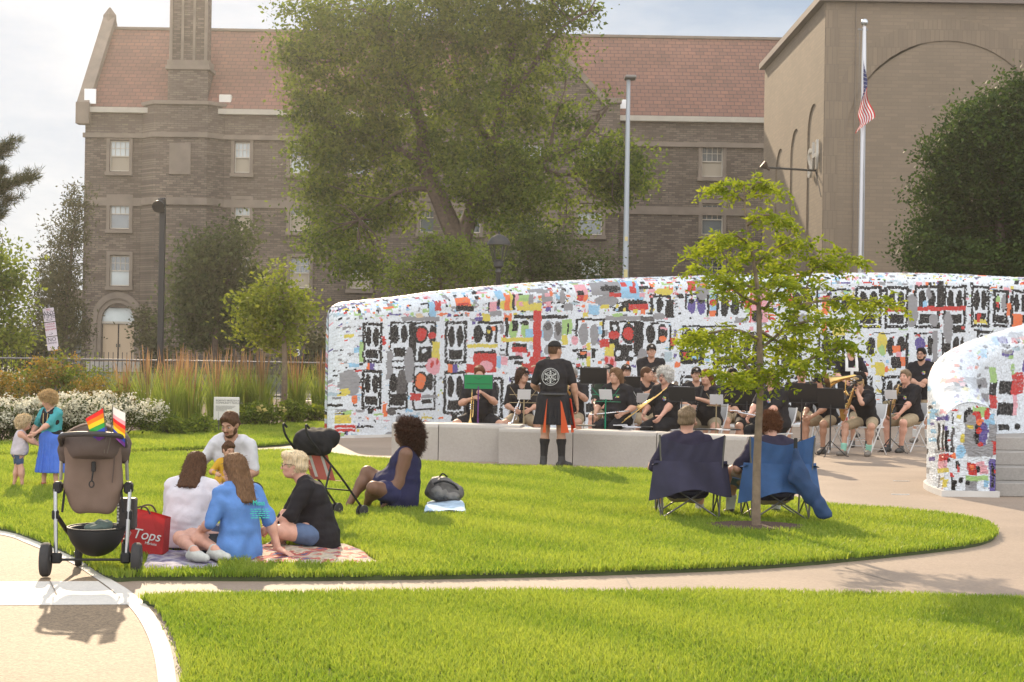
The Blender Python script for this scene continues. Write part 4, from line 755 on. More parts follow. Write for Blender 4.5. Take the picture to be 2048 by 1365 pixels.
geo = N.new('ShaderNodeNewGeometry'); vm = N.new('ShaderNodeVectorMath'); vm.operation = 'SCALE'; vm.inputs[3].default_value = .025; sb = N.new('ShaderNodeVectorMath'); sb.operation = 'SUBTRACT'; sb.inputs[1].default_value = (.5, .5, .5); K(vc.outputs['Color'], sb.inputs[0]); K(sb.outputs[0], vm.inputs[0])
ad = N.new('ShaderNodeVectorMath'); ad.operation = 'ADD'; K(bpn.outputs[0], ad.inputs[0]); K(vm.outputs[0], ad.inputs[1]); nn_ = N.new('ShaderNodeVectorMath'); nn_.operation = 'NORMALIZE'; K(ad.outputs[0], nn_.inputs[0]); K(nn_.outputs[0], b.inputs['Normal'])
m_plinth = mat('pale_plinth', (.52, .50, .47), .8, var=.1, vs=3)

def profile(H, hw, rise, n_side, n_top):                   # cross-section from front foot over the top to back foot: (offset, z)
    pr = [(-hw, z) for z in np.linspace(0, H - rise, n_side, endpoint=False)]
    pr += [(-hw * math.cos(t), H - rise + rise * math.sin(t)) for t in np.linspace(0, PI, n_top)]
    return pr + [(hw, z) for z in np.linspace(H - rise, 0, n_side + 1)[1:]]
def resample(pts, step):
    p = smooth_poly(pts, 24, False); d = np.r_[0, np.cumsum(np.linalg.norm(np.diff(p[:, :2], axis=0), axis=1))]; n = max(3, int(d[-1] / step)); s = np.linspace(0, d[-1], n)
    return np.stack([np.interp(s, d, p[:, k]) for k in range(p.shape[1])], 1), s
def sweep(path, hw, rise, step, ntop, round_start):
    """Wall swept along path rows (x, y, H); returns vertices as (stations, profile points, 3)."""
    nz_ = int(max(path[:, 2]) / step); T = np.gradient(path[:, :2], axis=0); T /= np.linalg.norm(T, axis=1)[:, None]; Nn = np.stack([T[:, 1], -T[:, 0]], 1)    # right-hand side = front
    V = []; s0 = np.r_[0, np.cumsum(np.linalg.norm(np.diff(path[:, :2], axis=0), axis=1))]
    for i in range(len(path)):
        f = 1.0; dz = 0
        if round_start and s0[i] < hw: f = math.sqrt(max(.0, 1 - (1 - s0[i] / hw) ** 2)); dz = (1 - f) * rise * .55
        V.append([(path[i, 0] - Nn[i, 0] * o * max(f, .02), path[i, 1] - Nn[i, 1] * o * max(f, .02), z) for o, z in profile(path[i, 2] - dz, hw, rise, nz_, ntop)])
    return np.array(V)
def quads(a, b_):
    i = np.arange(a - 1)[:, None] * b_ + np.arange(b_ - 1)[None]; return np.stack([i, i + b_, i + b_ + 1, i + 1], -1).reshape(-1, 4)
# back wall
def wp(px, Y, py): x = (px - 1024) / FPX * Y; return (x, Y, CH + (704 + (px - 1024) * math.tan(ROLL) - py) * Y / FPX)
pts = [wp(652, 28.6, 606), wp(700, 28.9, 601), wp(790, 29.6, 592), wp(900, 31, 578), wp(1120, 33.3, 560.5), wp(1400, 35.4, 550), wp(1700, 36.9, 544.5), wp(1900, 37.1, 546), wp(2048, 36.6, 553), (13.3, 35.4, 3.5), (14.6, 33.2, 3.4), (15, 30.5, 3.3)]
path, ss = resample(pts, .026); path[:, 1] += .36           # points traced on the front face; shift to the centre line
V = sweep(path, .37, .3, .026, 26, True); a_, b_ = V.shape[:2]
jit = rng.normal(0, .003, V.shape); jit[:, 0] = 0; jit[:, -1] = 0; jit[0] = 0; F = quads(a_, b_); Vj = (V + jit).reshape(-1, 3)
cen = V.reshape(-1, 3)[F].mean(1)
# mural units: along the wall from the front face, up the profile by arc length
fx = proj(np.stack([path[:, 0], path[:, 1] - .37, np.full(len(path), 1.6)], 1))[0]; ppm = FPX / (path[:, 1] - .37)
arc = np.concatenate([np.zeros((a_, 1)), np.cumsum(np.linalg.norm(np.diff(V, axis=1), axis=2), axis=1)], 1); hor = 704 + (fx - 1024) * math.tan(ROLL)
MX = np.repeat(fx[:, None], b_, 1); MYy = hor[:, None] + CH * ppm[:, None] - arc * ppm[:, None]
st = ss < .37; MX[st] = fx[st][:, None]
mxf = MX.reshape(-1)[F].mean(1); myf = MYy.reshape(-1)[F].mean(1)
frnt = arc.reshape(-1)[F].mean(1) < (path[:, 2].max() + .6)
dens = np.where(mxf < 695, 2.2, 1.0) * np.where(myf < 640 - (mxf - 650) * .03, 1.0, .25)
c, wx, wy = paint(mxf, myf, dens, 3.0); c = draw(c, wx, wy, ART)
c[myf < 540 - 1000] = K_['w']; c = np.clip(c * rng.normal(1, .025, (len(c), 1)), 0, 1)
mw = thing('mosaic_wall', 'long curved band shell wall covered in white, black and coloured broken tile mosaic', 'mosaic wall', (0, 0, 0))
npmesh('mosaic', Vj, F, m_tile, mw, True, fcol=c)
b = MB(); pth = path[::12]
Tt = np.gradient(pth[:, :2], axis=0); Tt /= np.linalg.norm(Tt, axis=1)[:, None]; Nr = np.stack([Tt[:, 1], -Tt[:, 0]], 1)
f_ = [tuple(pth[i, :2] + Nr[i] * .42) for i in range(len(pth))]; bk = [tuple(pth[i, :2] - Nr[i] * .42) for i in range(len(pth))]; f_[0] = tuple(pth[0, :2] + Nr[0] * .15 - Tt[0] * .06); bk[0] = tuple(pth[0, :2] - Nr[0] * .15 - Tt[0] * .06)
for i in range(len(pth) - 1): b.prism([(*f_[i], -.02), (*f_[i + 1], -.02), (*bk[i + 1], -.02), (*bk[i], -.02)], (0, 0, .07))
b.build('plinth', m_plinth, mw)
# near arm beside the steps
pts = [(5.35, 18.62, 1.10), (5.38, 19.3, 1.32), (5.52, 20.0, 1.58), (5.9, 20.7, 1.79), (6.6, 21.3, 2.0), (7.5, 21.85, 2.2), (9.5, 22.4, 2.6), (12, 22.6, 2.9)]
path, ss = resample(pts, .021); V = sweep(path, .295, .22, .021, 30, False); a_, b_ = V.shape[:2]; F = quads(a_, b_)
mid_ = b_ // 2; capv = V[0]; rows = []                      # end cap: rows across the arch, left foot to right foot
for i in range(mid_ + 1):
    l_, r_ = capv[i], capv[b_ - 1 - i]; rows.append([l_ + (r_ - l_) * t for t in np.linspace(0, 1, 37)])
cap = np.array(rows); Fc = quads(cap.shape[0], 37) + a_ * b_
allV = np.vstack([V.reshape(-1, 3), cap.reshape(-1, 3)]); allF = np.vstack([F, Fc[:, ::-1]])
jj = rng.normal(0, .0035, allV.shape); allV = allV + jj * (np.abs(jj) < .008)
cen = allV[allF].mean(1); ax_, ay_ = proj(cen); c, wx, wy = paint(ax_ * .45, ay_ * .45, np.full(len(ax_), 1.0), 9.0); wx, wy = ax_ + 1.2 * np.sin(ay_ * .13), ay_ + 1.0 * np.sin(ax_ * .17)
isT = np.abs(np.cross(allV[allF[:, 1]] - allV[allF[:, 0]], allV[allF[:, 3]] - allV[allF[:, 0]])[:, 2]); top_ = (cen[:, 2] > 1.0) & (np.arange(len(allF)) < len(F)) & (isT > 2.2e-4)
ARM = R("""r 1905 835 1994 990 w;e 1928 817 1950 862 k;e 1942 823 1964 850 r;e 1933 828 1955 872 g;r 1969 826 1989 857 b;e 1970 818 1981 841 r;r 1928 846 1952 908 g;r 1977 848 1993 910 g;r 1934 888 1984 914 g;e 1948 842 1968 890 k;e 1953 838 1968 852 o;e 1958 846 1976 892 v;e 1952 855 1962 868 r;e 1956 885 1968 894 r;r 1915 829 1925 836 y;r 1933 851 1945 858 y;e 1921 868 1931 887 y;e 1911 890 1930 918 b;e 1903 905 1912 918 o;r 1936 926 1954 950 r;e 1940 930 1950 940 o;r 1954 924 1970 932 p;r 1960 932 1976 949 p;r 1953 932 1960 945 k;r 1979 918 1994 988 v;r 1983 926 1988 975 k;r 1989 940 1993 960 r;r 1986 882 1994 909 r;r 1930 952 1976 962 n;r 1932 962 1955 988 g;r 1968 962 1978 975 b;e 1912 920 1920 938 k;e 1914 930 1920 945 r;e 1916 955 1926 966 k;e 1930 962 1940 972 k;r 1903 960 1913 988 k;e 1940 975 1958 990 g;r 1950 985 1970 990 k;e 1898 830 1912 842 w;r 1905 824 1908 848 k;r 1902 856 1908 905 d;
r 1873 833 1900 841 v;r 1875 846 1880 900 k;r 1884 850 1888 905 k;r 1890 862 1897 906 k;r 1877 908 1896 922 r;r 1877 922 1896 937 p;r 1875 937 1897 946 y;r 1900 945 1906 955 r;r 1876 950 1880 975 g;r 1885 960 1895 976 y;
r 1994 720 2100 870 w;r 1998 763 2023 789 k;r 2023 746 2047 789 r;r 2023 727 2030 749 n;r 1994 806 2026 831 k;r 2026 789 2034 830 p;r 1979 734 1993 765 n;r 1979 765 1993 790 k;r 1979 790 1993 817 r;r 2046 720 2051 745 v;r 1996 850 2018 861 k;e 2028 847 2040 860 k;r 2052 760 2080 800 b;r 2060 815 2090 840 y""")
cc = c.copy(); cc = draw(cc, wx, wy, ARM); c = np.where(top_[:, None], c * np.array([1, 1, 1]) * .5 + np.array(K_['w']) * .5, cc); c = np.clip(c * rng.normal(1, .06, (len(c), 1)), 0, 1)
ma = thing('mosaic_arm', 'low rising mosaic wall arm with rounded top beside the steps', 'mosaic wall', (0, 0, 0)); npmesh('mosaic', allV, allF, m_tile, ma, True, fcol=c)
b = MB(); pth = path[::10]; Tt = np.gradient(pth[:, :2], axis=0); Tt /= np.linalg.norm(Tt, axis=1)[:, None]; Nr = np.stack([Tt[:, 1], -Tt[:, 0]], 1)
q0 = pth[0, :2] - Tt[0] * .045; pth = np.vstack([np.r_[q0, 0], pth]); Nr = np.vstack([Nr[:1], Nr])
for i in range(len(pth) - 1):
    z0, z1 = (-.02, .07) if pth[i + 1][1] < 20.4 else (-.02, .055)
    b.prism([(*(pth[i, :2] + Nr[i] * .335), z0), (*(pth[i + 1, :2] + Nr[i + 1] * .335), z0), (*(pth[i + 1, :2] - Nr[i + 1] * .335), z0), (*(pth[i, :2] - Nr[i] * .335), z0)], (0, 0, z1 - z0))
b.build('plinth', m_plinth, ma)
stp = thing('concrete_steps', 'grey concrete steps climbing beside the mosaic arm at the right edge', 'steps', (5.67, 18.7, 0))
for k in range(4): MB().box((3.2, .36 * k + 1.35 - .18 * k, .08 + .16 * k), (6.4, 2.7 - .36 * k, .159), bev=.008).build('step', m_stepc, stp)
# concrete seat wall: five blocks
m_seat = agg_mat('cast_concrete', (.37, .335, .30), .96, 1.04, 45)
def block(label, p0, p1, H, dep=.55):
    a, c = np.array(p0[:2]), np.array(p1[:2]); L_ = np.linalg.norm(c - a); t = thing('concrete_bench', label, 'bench', (*((a + c) / 2), 0), math.atan2(c[1] - a[1], c[0] - a[0]), 'concrete bench blocks')
    pr = [(0, -.02), (0, H - .05), (.012, H - .02), (.04, H), (dep - .04, H), (dep, H - .04), (dep, -.02)]; b = MB(); b.prism([(-L_ / 2 + .006, y, z) for y, z in pr], (L_ - .012, 0, 0)); o = b.build('seat_block', m_seat, t)
    return t
S_ = [G(785, 916), G(876, 921.5), G(1040, 930)]; S_[0][1] = S_[1][1] + .12; S2 = [G(996, 926.5), G(1145, 930.5), G(1312, 938), G(1493, 948)]
block('pale concrete bench block at the left end, behind the woman in navy', S_[0], S_[1], .53)
block('pale concrete bench block second from the left, standing farther back', S_[1], S_[2] + [0, .45, 0], .535)
block('pale concrete bench block directly behind the conductor', S2[0], S2[1], .50)
block('pale concrete bench block just right of the conductor', S2[1], S2[2], .50)
block('pale concrete bench block at the right end, behind the camp chairs', S2[2], S2[3], .50)
# ---------------------------------------------------------------- people: implicit surfaces meshed into one continuous body
def nrm(v): v = np.asarray(v, float); return v / (np.linalg.norm(v) + 1e-9)
def cone(a, b, ra, rb, k=.03): return ('c', np.array(a, float), np.array(b, float), ra, rb, k)
def ell(c, r, k=.03, R=None): return ('e', np.array(c, float), np.array(r, float), R, k)
def fold(p, amp, f, seed):
    r = np.random.default_rng(seed); o = 0
    for i in range(5):
        d = r.normal(size=3); d /= np.linalg.norm(d); o = o + np.sin((p @ d) * f * (1 + .6 * i) + r.uniform(0, 6) + 1.5 * np.sin((p @ r.normal(size=3)) * f * .4)) / (1 + .6 * i)
    return o * amp / 1.6
def shape(prims, vox, cuts=(), holes=(), disp=None):
    """Smooth union of tapered capsules and ellipsoids, cut by planes (n, c) and hole primitives, meshed by surface nets."""
    lo = np.full(3, 1e9); hi = -lo
    for p in prims:
        if p[0] == 'c': q = np.stack([np.minimum(p[1] - p[3], p[2] - p[4]), np.maximum(p[1] + p[3], p[2] + p[4])])
        else: m = max(p[2]) if p[3] is not None else p[2]; q = np.stack([p[1] - m, p[1] + m])
        lo = np.minimum(lo, q[0]); hi = np.maximum(hi, q[1])
    lo -= vox * 3 + .012; hi += vox * 3 + .012; n = np.ceil((hi - lo) / vox).astype(int) + 1
    ax = [lo[i] + np.arange(n[i]) * vox for i in range(3)]; D = np.full(n, .3)
    def ev(p, X, Y, Z):
        if p[0] == 'c':
            ab = p[2] - p[1]; l2 = ab @ ab + 1e-12; t = np.clip(((X - p[1][0]) * ab[0] + (Y - p[1][1]) * ab[1] + (Z - p[1][2]) * ab[2]) / l2, 0, 1)
            return np.sqrt((X - p[1][0] - t * ab[0]) ** 2 + (Y - p[1][1] - t * ab[1]) ** 2 + (Z - p[1][2] - t * ab[2]) ** 2) - (p[3] + t * (p[4] - p[3]))
        x, y, z = X - p[1][0], Y - p[1][1], Z - p[1][2]
        if p[3] is not None:
            M = p[3]; x, y, z = M[0, 0] * x + M[1, 0] * y + M[2, 0] * z, M[0, 1] * x + M[1, 1] * y + M[2, 1] * z, M[0, 2] * x + M[1, 2] * y + M[2, 2] * z
        q = np.sqrt((x / p[2][0]) ** 2 + (y / p[2][1]) ** 2 + (z / p[2][2]) ** 2); g = np.sqrt((x / p[2][0] ** 2) ** 2 + (y / p[2][1] ** 2) ** 2 + (z / p[2][2] ** 2) ** 2) + 1e-9
        return q * (q - 1) / g
    for p in prims:
        k = p[-1]
        if p[0] == 'c': a, b = np.minimum(p[1] - p[3], p[2] - p[4]), np.maximum(p[1] + p[3], p[2] + p[4])
        else: m = max(p[2]) if p[3] is not None else p[2]; a, b = p[1] - m, p[1] + m
        pad = k + vox * 2.5 + .01; i0 = np.maximum(((a - pad - lo) / vox).astype(int), 0); i1 = np.minimum(((b + pad - lo) / vox).astype(int) + 2, n)
        s = tuple(slice(i0[j], i1[j]) for j in range(3)); X, Y, Z = ax[0][s[0]][:, None, None], ax[1][s[1]][None, :, None], ax[2][s[2]][None, None, :]
        d = ev(p, X, Y, Z); e = D[s]; h = np.clip(.5 + .5 * (e - d) / k, 0, 1); D[s] = e * (1 - h) + d * h - k * h * (1 - h)
    X, Y, Z = ax[0][:, None, None], ax[1][None, :, None], ax[2][None, None, :]
    if disp: 
        near = np.abs(D) < .04; idx = np.argwhere(near); D[near] += disp(lo + idx * vox)
    for nn, c in cuts: D = np.maximum(D, X * nn[0] + Y * nn[1] + Z * nn[2] - c)
    for p in holes: D = np.maximum(D, -ev(p, X, Y, Z))
    D[0] = D[-1] = .1; D[:, 0] = D[:, -1] = .1; D[:, :, 0] = D[:, :, -1] = .1
    ng = D < 0; cnt = np.zeros(n - 1, np.int8)
    off = [(i, j, k) for i in (0, 1) for j in (0, 1) for k in (0, 1)]
    sl = lambda o: tuple(slice(o[j], n[j] - 1 + o[j]) for j in range(3))
    for o in off: cnt += ng[sl(o)]
    act = (cnt > 0) & (cnt < 8); ci = np.argwhere(act); idm = np.full(n - 1, -1, np.int32); idm[act] = np.arange(len(ci))
    cv = {o: D[ci[:, 0] + o[0], ci[:, 1] + o[1], ci[:, 2] + o[2]] for o in off}; acc = np.zeros((len(ci), 3)); num = np.zeros(len(ci))
    for i, a in enumerate(off):
        for b in off[i + 1:]:
            if sum(abs(a[j] - b[j]) for j in range(3)) != 1: continue
            m = (cv[a] < 0) != (cv[b] < 0); t = np.where(m, cv[a] / (cv[a] - cv[b] + 1e-12), 0)
            acc += m[:, None] * (np.array(a) + t[:, None] * (np.array(b) - np.array(a))); num += m
    V = lo + (ci + acc / num[:, None]) * vox; F = []
    for d in range(3):
        s0 = [slice(None)] * 3; s1 = [slice(None)] * 3; s0[d] = slice(0, -1); s1[d] = slice(1, None)
        A, B = ng[tuple(s0)], ng[tuple(s1)]; e = np.argwhere(A != B); u, v = (d + 1) % 3, (d + 2) % 3
        e = e[(e[:, u] > 0) & (e[:, v] > 0)]; fl = A[tuple(e.T)]
        q = []
        for du, dv in ((-1, -1), (0, -1), (0, 0), (-1, 0)):
            c = e.copy(); c[:, u] += du; c[:, v] += dv; q.append(idm[tuple(c.T)])
        q = np.stack(q, 1); q[~fl] = q[~fl][:, ::-1]; F.append(q)
    return V, np.vstack(F)
def join(parts):
    o = 0; V, F = [], []
    for v, f in parts: V.append(v); F.append(f + o); o += len(v)
    return np.vstack(V), np.vstack(F)
def fuzz(V, F, n, ln, wid, r, out=.8, droop=0):              # loose hair standing off a surface
    fi = r.integers(0, len(F), n); p = V[F[fi]].mean(1); nn = np.cross(V[F[fi, 1]] - V[F[fi, 0]], V[F[fi, 2]] - V[F[fi, 0]]); nn /= np.linalg.norm(nn, axis=1)[:, None] + 1e-9
    d = nn * out + r.normal(0, .6, (n, 3)); d[:, 2] -= droop; d /= np.linalg.norm(d, axis=1)[:, None]; s = np.cross(d, r.normal(size=(n, 3))); s /= np.linalg.norm(s, axis=1)[:, None] + 1e-9
    L_ = ln * r.uniform(.4, 1.2, n)[:, None]; m = p + d * L_ * .5 + r.normal(0, .12, (n, 3)) * L_; t = p + d * L_
    W = np.stack([p - s * wid, p + s * wid, m + s * wid, m - s * wid, t + s * wid * .3, t - s * wid * .3], 1).reshape(-1, 3); i = np.arange(n)[:, None] * 6
    return W, np.stack([i + [0, 1, 2, 3], i + [3, 2, 4, 5]], 1).reshape(-1, 4)
def hand(wr, d, n_, side, curl, s, v):
    """Palm and five bent fingers; d = along the hand, n_ = out of the palm, side = +1 thumb on the +x side of (d, n_)."""
    d = nrm(d); n_ = nrm(np.array(n_) - d * (np.array(n_) @ d)); x = np.cross(d, n_) * side; P_ = []
    w0 = wr - d * .02 * s; kn = wr + d * .088 * s
    P_.append(cone(wr - d * .03 * s, wr + d * .02 * s, .026 * s, .027 * s, .02))
    for o, l in ((.028, .92), (.009, 1.0), (-.011, .95), (-.029, .76)):
        b0 = kn + x * o * s; P_.append(cone(wr + x * o * .5 * s + d * .02 * s, b0, .015 * s, .0125 * s, .012))
        p = b0; dd = d.copy(); seg = (.043 * l * s, .027 * l * s, .022 * l * s)
        for j, sg in enumerate(seg):
            a = curl * (.75 + .25 * j) * (1 + .12 * (o < 0)); dd = nrm(dd * math.cos(a) + n_ * math.sin(a)); n2 = nrm(n_ - dd * (n_ @ dd)); q = p + dd * sg; P_.append(cone(p, q, (.0105 - .001 * j) * s, (.0098 - .0012 * j) * s, .004)); p = q
            n_ = n2
        n_ = nrm(np.cross(x * side, d)); n_ = n_ if n_ @ np.array(n_) > 0 else n_
    nrm0 = nrm(np.cross(x * side, d)); tb = wr + d * .025 * s + x * .026 * s; td = nrm(d * .7 + x * .75 + nrm0 * .35); t1 = tb + td * .04 * s; td2 = nrm(td * .8 + d * .5 + nrm0 * .5 * min(1, curl)); t2 = t1 + td2 * .032 * s
    P_ += [cone(wr + d * .01 * s + x * .012 * s, tb, .017 * s, .0145 * s, .014), cone(tb, t1, .0135 * s, .0115 * s, .008), cone(t1, t2, .011 * s, .009 * s, .004)]
    return shape(P_, v)
SK = {}
def skin(tone):
    return mat('skin_' + tone, {'fair': (.52, .32, .23), 'light': (.46, .26, .18), 'tan': (.40, .22, .145), 'brown': (.15, .075, .045), 'rosy': (.55, .30, .22)}[tone], .5, var=.1, vs=25, spec=.35)
HC = dict(brown=(.06, .03, .018), dark=(.018, .013, .011), blond=(.40, .27, .13), pale=(.70, .56, .36), grey=(.34, .32, .29), white=(.62, .60, .56), auburn=(.15, .06, .028), chestnut=(.10, .048, .024), sandy=(.19, .105, .055), afro=(.05, .02, .011), ash=(.24, .17, .105), fair=(.52, .36, .18))
def hairm(c):
    m = mat('hair_' + c, HC[c], .6, var=.45, vs=60, bump=.8, bs=110, trans=.25, spec=.2)
    for n_ in [x for x in m.node_tree.nodes if x.type == 'TEX_NOISE']:            # strands: noise drawn out along the fall of the hair
        if n_.inputs['Vector'].links and n_.inputs['Vector'].links[0].from_node.type == 'TEX_COORD':
            q = m.node_tree.nodes.new('ShaderNodeMapping'); q.inputs['Scale'].default_value = (1.6, 1.6, .22); m.node_tree.links.new(n_.inputs['Vector'].links[0].from_socket, q.inputs[0]); m.node_tree.links.new(q.outputs[0], n_.inputs['Vector'])
    return m
def cloth(n, c, tr=.0, **kw): return mat('cloth_' + n, c, .85, var=.10, vs=14, bump=.6, bs=26, trans=tr, spec=.2, **kw)
m_eye = mat('eye_white', (.34, .31, .29), .2); m_iris = mat('eye_iris', (.03, .02, .015), .15); m_lip = mat('lip', (.32, .10, .08), .5); m_mouth = mat('open_mouth', (.08, .015, .012), .6)

def person(name_label, loc, rz, group=None, H=1.75, w=1.0, pose='sit', seat=.47, lean=0.05, tilt=0, hunch=.1, tone='light', hair=('short', 'brown'), yaw=0, pitch=0, roll=0, arms=None, legs=None,
           shirt=('tee', 'black', (.02, .019, .021)), sleeve=.85, bottom=('shorts', 'khaki', (.33, .26, .17)), blen=.8, shoes=('sneaker', 'dark', (.05, .048, .045)), sock=None, cap=None, glasses=None, beard=None, v=.014, face_=True, mouth=0, bust=0, bare=False, hand_curl=.5, hem=None, z0=0, hs=1.0, ls=1.0):
    """One person. Local frame: +y is where they face, +x their right. arms: {side: (elbow pole, wrist target)}, legs: {side: (knee pole, ankle target)}."""
    s = H / 1.75; r = np.random.default_rng(abs(hash(name_label)) % 9999 if False else sum(map(ord, name_label)))
    t = thing('person', name_label, 'person', (loc[0], loc[1], z0), rz, group); sk = skin(tone)
    # skeleton
    pel = np.array([0, 0, .93 * s]) if pose == 'stand' else np.array([0, 0, seat + .085 * w * s])
    Sd = np.array([math.sin(tilt), math.sin(lean) * math.cos(tilt), math.cos(lean) * math.cos(tilt)]); S2 = nrm([Sd[0], Sd[1] + hunch, Sd[2]]); X = nrm(np.cross([0, 1, 0], Sd)) if abs(Sd[1]) < .9 else np.array([1., 0, 0])
    X = nrm(np.array([1, 0, 0]) - Sd * Sd[0]); waist = pel + Sd * .17 * s; chest = waist + nrm(Sd + S2) * .17 * s; sh = chest + S2 * .145 * s; nk = sh + S2 * .055 * s
    Fd = nrm(np.cross(S2, X))
    Rt = np.stack([X, Fd, S2], 1); Rh = Rt @ Rz(yaw) @ Rx(-pitch) @ Ry(roll) if False else np.stack([[1, 0, 0], [0, 1, 0], [0, 0, 1]], 1) @ Rz(yaw) @ Rx(-pitch) @ Ry(roll)
    hc = nk + nrm(S2 + np.array([0, .15, .35])) * .145 * s - np.array([0, 0, 0]) + Rh[:, 1] * .012 * s
    hp = lambda q: hc + Rh @ (np.array(q) * s)
    B = []
    gw = w ** .8
    hipx = .088 * s; B += [cone(pel - X * hipx * .9, pel + X * hipx * .9, .105 * s * gw, .105 * s * gw, .05), cone(waist - X * .06 * s, waist + X * .06 * s, .1 * s * gw, .1 * s * gw, .06), cone(chest - X * .075 * s, chest + X * .075 * s, .108 * s * gw ** .7, .108 * s * gw ** .7, .06), cone(sh - X * .1 * s, sh + X * .1 * s, .068 * s, .068 * s, .06)]
    if w > 1.12: B.append(ell(waist + Fd * .05 * s * w - Sd * .03, (.14 * s * gw, .12 * s * w, .14 * s), .07, Rt))
    if bust: B += [ell(chest + Fd * .085 * s + X * sg * .07 * s - S2 * .015, (.06 * s * bust, .055 * s * bust, .06 * s * bust), .04) for sg in (-1, 1)]
    torso = list(B)
    # arms
    A = {}
    for sg in (-1, 1):
        so_ = sh + X * sg * .178 * s * gw ** .3 - S2 * .012 * s; ep, wt = (arms or {}).get(sg, ((sg * .3, -.4, -1), None))
        if wt is None: wt = so_ + np.array([sg * .06, .06, -.52]) * s
        else: wt = np.array(wt, float) * (s if True else 1)
        la, lb = .285 * s, .25 * s; dv = wt - so_; dd = np.linalg.norm(dv)
        if dd > (la + lb) * .995: wt = so_ + dv / dd * (la + lb) * .995; dv = wt - so_; dd = np.linalg.norm(dv)
        ca = np.clip((la * la + dd * dd - lb * lb) / (2 * la * dd), -1, 1); u = dv / dd; pole = np.array(ep, float); pole = nrm(pole - u * (pole @ u)); el = so_ + u * la * ca + pole * la * math.sqrt(1 - ca * ca)
        A[sg] = (so_, el, wt); B += [cone(so_, el, .052 * s * gw ** .8, .041 * s * gw ** .6, .035), cone(el, wt, .042 * s * gw ** .6, .027 * s, .02), ell(el + (wt - el) * .25, (.045 * s * gw ** .6,) * 3, .03)]
    # legs
    Lg = {}
    for sg in (-1, 1):
        hp_ = pel + X * sg * hipx; kp, at_ = (legs or {}).get(sg, (None, None))
        if at_ is None:
            at_ = (hp_ + np.array([sg * .03, .02, 0])) * [1, 1, 0] + [0, 0, .085 * s] if pose == 'stand' else np.array([sg * .13 * s, .44 * s, .085 * s]); kp = (0, 1, .2) if pose == 'stand' else (sg * .05, .6, 1)
        else: at_ = np.array(at_, float) * s
        la, lb = .425 * s * ls, .41 * s * ls; dv = at_ - hp_; dd = np.linalg.norm(dv)
        if dd > (la + lb) * .998: at_ = hp_ + dv / dd * (la + lb) * .998; dv = at_ - hp_; dd = np.linalg.norm(dv)
        if dd < abs(la - lb) + .02: at_ = hp_ + dv / dd * .1; dv = at_ - hp_; dd = .1
        ca = np.clip((la * la + dd * dd - lb * lb) / (2 * la * dd), -1, 1); u = dv / dd; pole = np.array(kp, float); pole = nrm(pole - u * (pole @ u)); kn = hp_ + u * la * ca + pole * la * math.sqrt(1 - ca * ca)
        Lg[sg] = (hp_, kn, at_); cd = nrm(kn - hp_); back = nrm(np.cross(np.cross(cd, at_ - kn), at_ - kn)) if np.linalg.norm(np.cross(cd, at_ - kn)) > 1e-3 else np.array([0, -1, 0])
        B += [cone(hp_, kn, .088 * s * gw, .056 * s * gw ** .6, .05), cone(kn, at_, .053 * s * gw ** .6, .036 * s, .03), ell(kn + (at_ - kn) * .3 + nrm(hp_ - kn) * .012, (.055 * s * gw ** .5,) * 3, .04)]
    feet = {}
    for sg in (-1, 1):
        hp_, kn, at_ = Lg[sg]; fd = (legs or {}).get(('foot', sg)); 
        if fd is None:
            fd = np.array([sg * .25, 1, 0]); 
            if pose == 'sit' and legs and sg in legs: q = kn - hp_; fd = np.array([q[0], q[1], 0]) + [0, .3, 0]
        fd = nrm(fd); feet[sg] = fd
        if bare: B += [cone(at_ - fd * .03 * s + [0, 0, -.045 * s], at_ + fd * .12 * s + [0, 0, -.055 * s], .032 * s, .028 * s, .02)]
        else: B += [cone(at_, at_ + fd * .06 * s - [0, 0, .03 * s], .034 * s, .03 * s, .02)]
    # head
    hn = []
    for sg in (-1, 1):
        so_, el, wt = A[sg]; d = nrm(wt - el); hd = (arms or {}).get(('hand', sg)); n_ = (arms or {}).get(('palm', sg), (-sg, .2, -.3)); d = nrm(hd) if hd is not None else d
        hn.append(hand(wt, d, n_, sg, (arms or {}).get(('curl', sg), hand_curl), s * .95, min(v * .5, .0065)))
    s0 = s; hc = hc + nrm(S2) * .115 * s * (hs - 1); s = s * hs
    B += [cone(nk - S2 * .05 * s0, hp((0, -.01, -.05)), .062 * s0, .053 * s0 * gw ** .4, .03)]
    E = lambda c, rr, k=.02: ell(hp(c), np.array(rr) * s, k, Rh)
    B += [E((0, -.012, .032), (.074, .094, .083)), E((0, .028, -.03), (.062, .066, .08), .03), E((0, .05, -.082), (.042, .042, .032), .03), E((0, -.03, -.03), (.062, .07, .06), .03)]
    B += [cone(hp((0, .088, .006)), hp((0, .110, -.026)), .009 * s, .0135 * s, .012), cone(hp((-.03, .080, .022)), hp((.03, .080, .022)), .014 * s, .014 * s, .012), E((0, .088, -.062), (.024, .012, .014), .01)]
    for sg in (-1, 1): B += [E((sg * .076, -.008, -.008), (.010, .021, .031), .008), E((sg * .036, .068, -.026), (.024, .022, .02), .02)]
    parts = [shape(B, v, holes=[ell(hp((sg * .031, .098, .004)), np.array((.013, .012, .0075)) * s, .01, Rh) for sg in (-1, 1)] if face_ else ())]
    parts += hn; s = s0
    npmesh('body', *join(parts), sk, t, True)
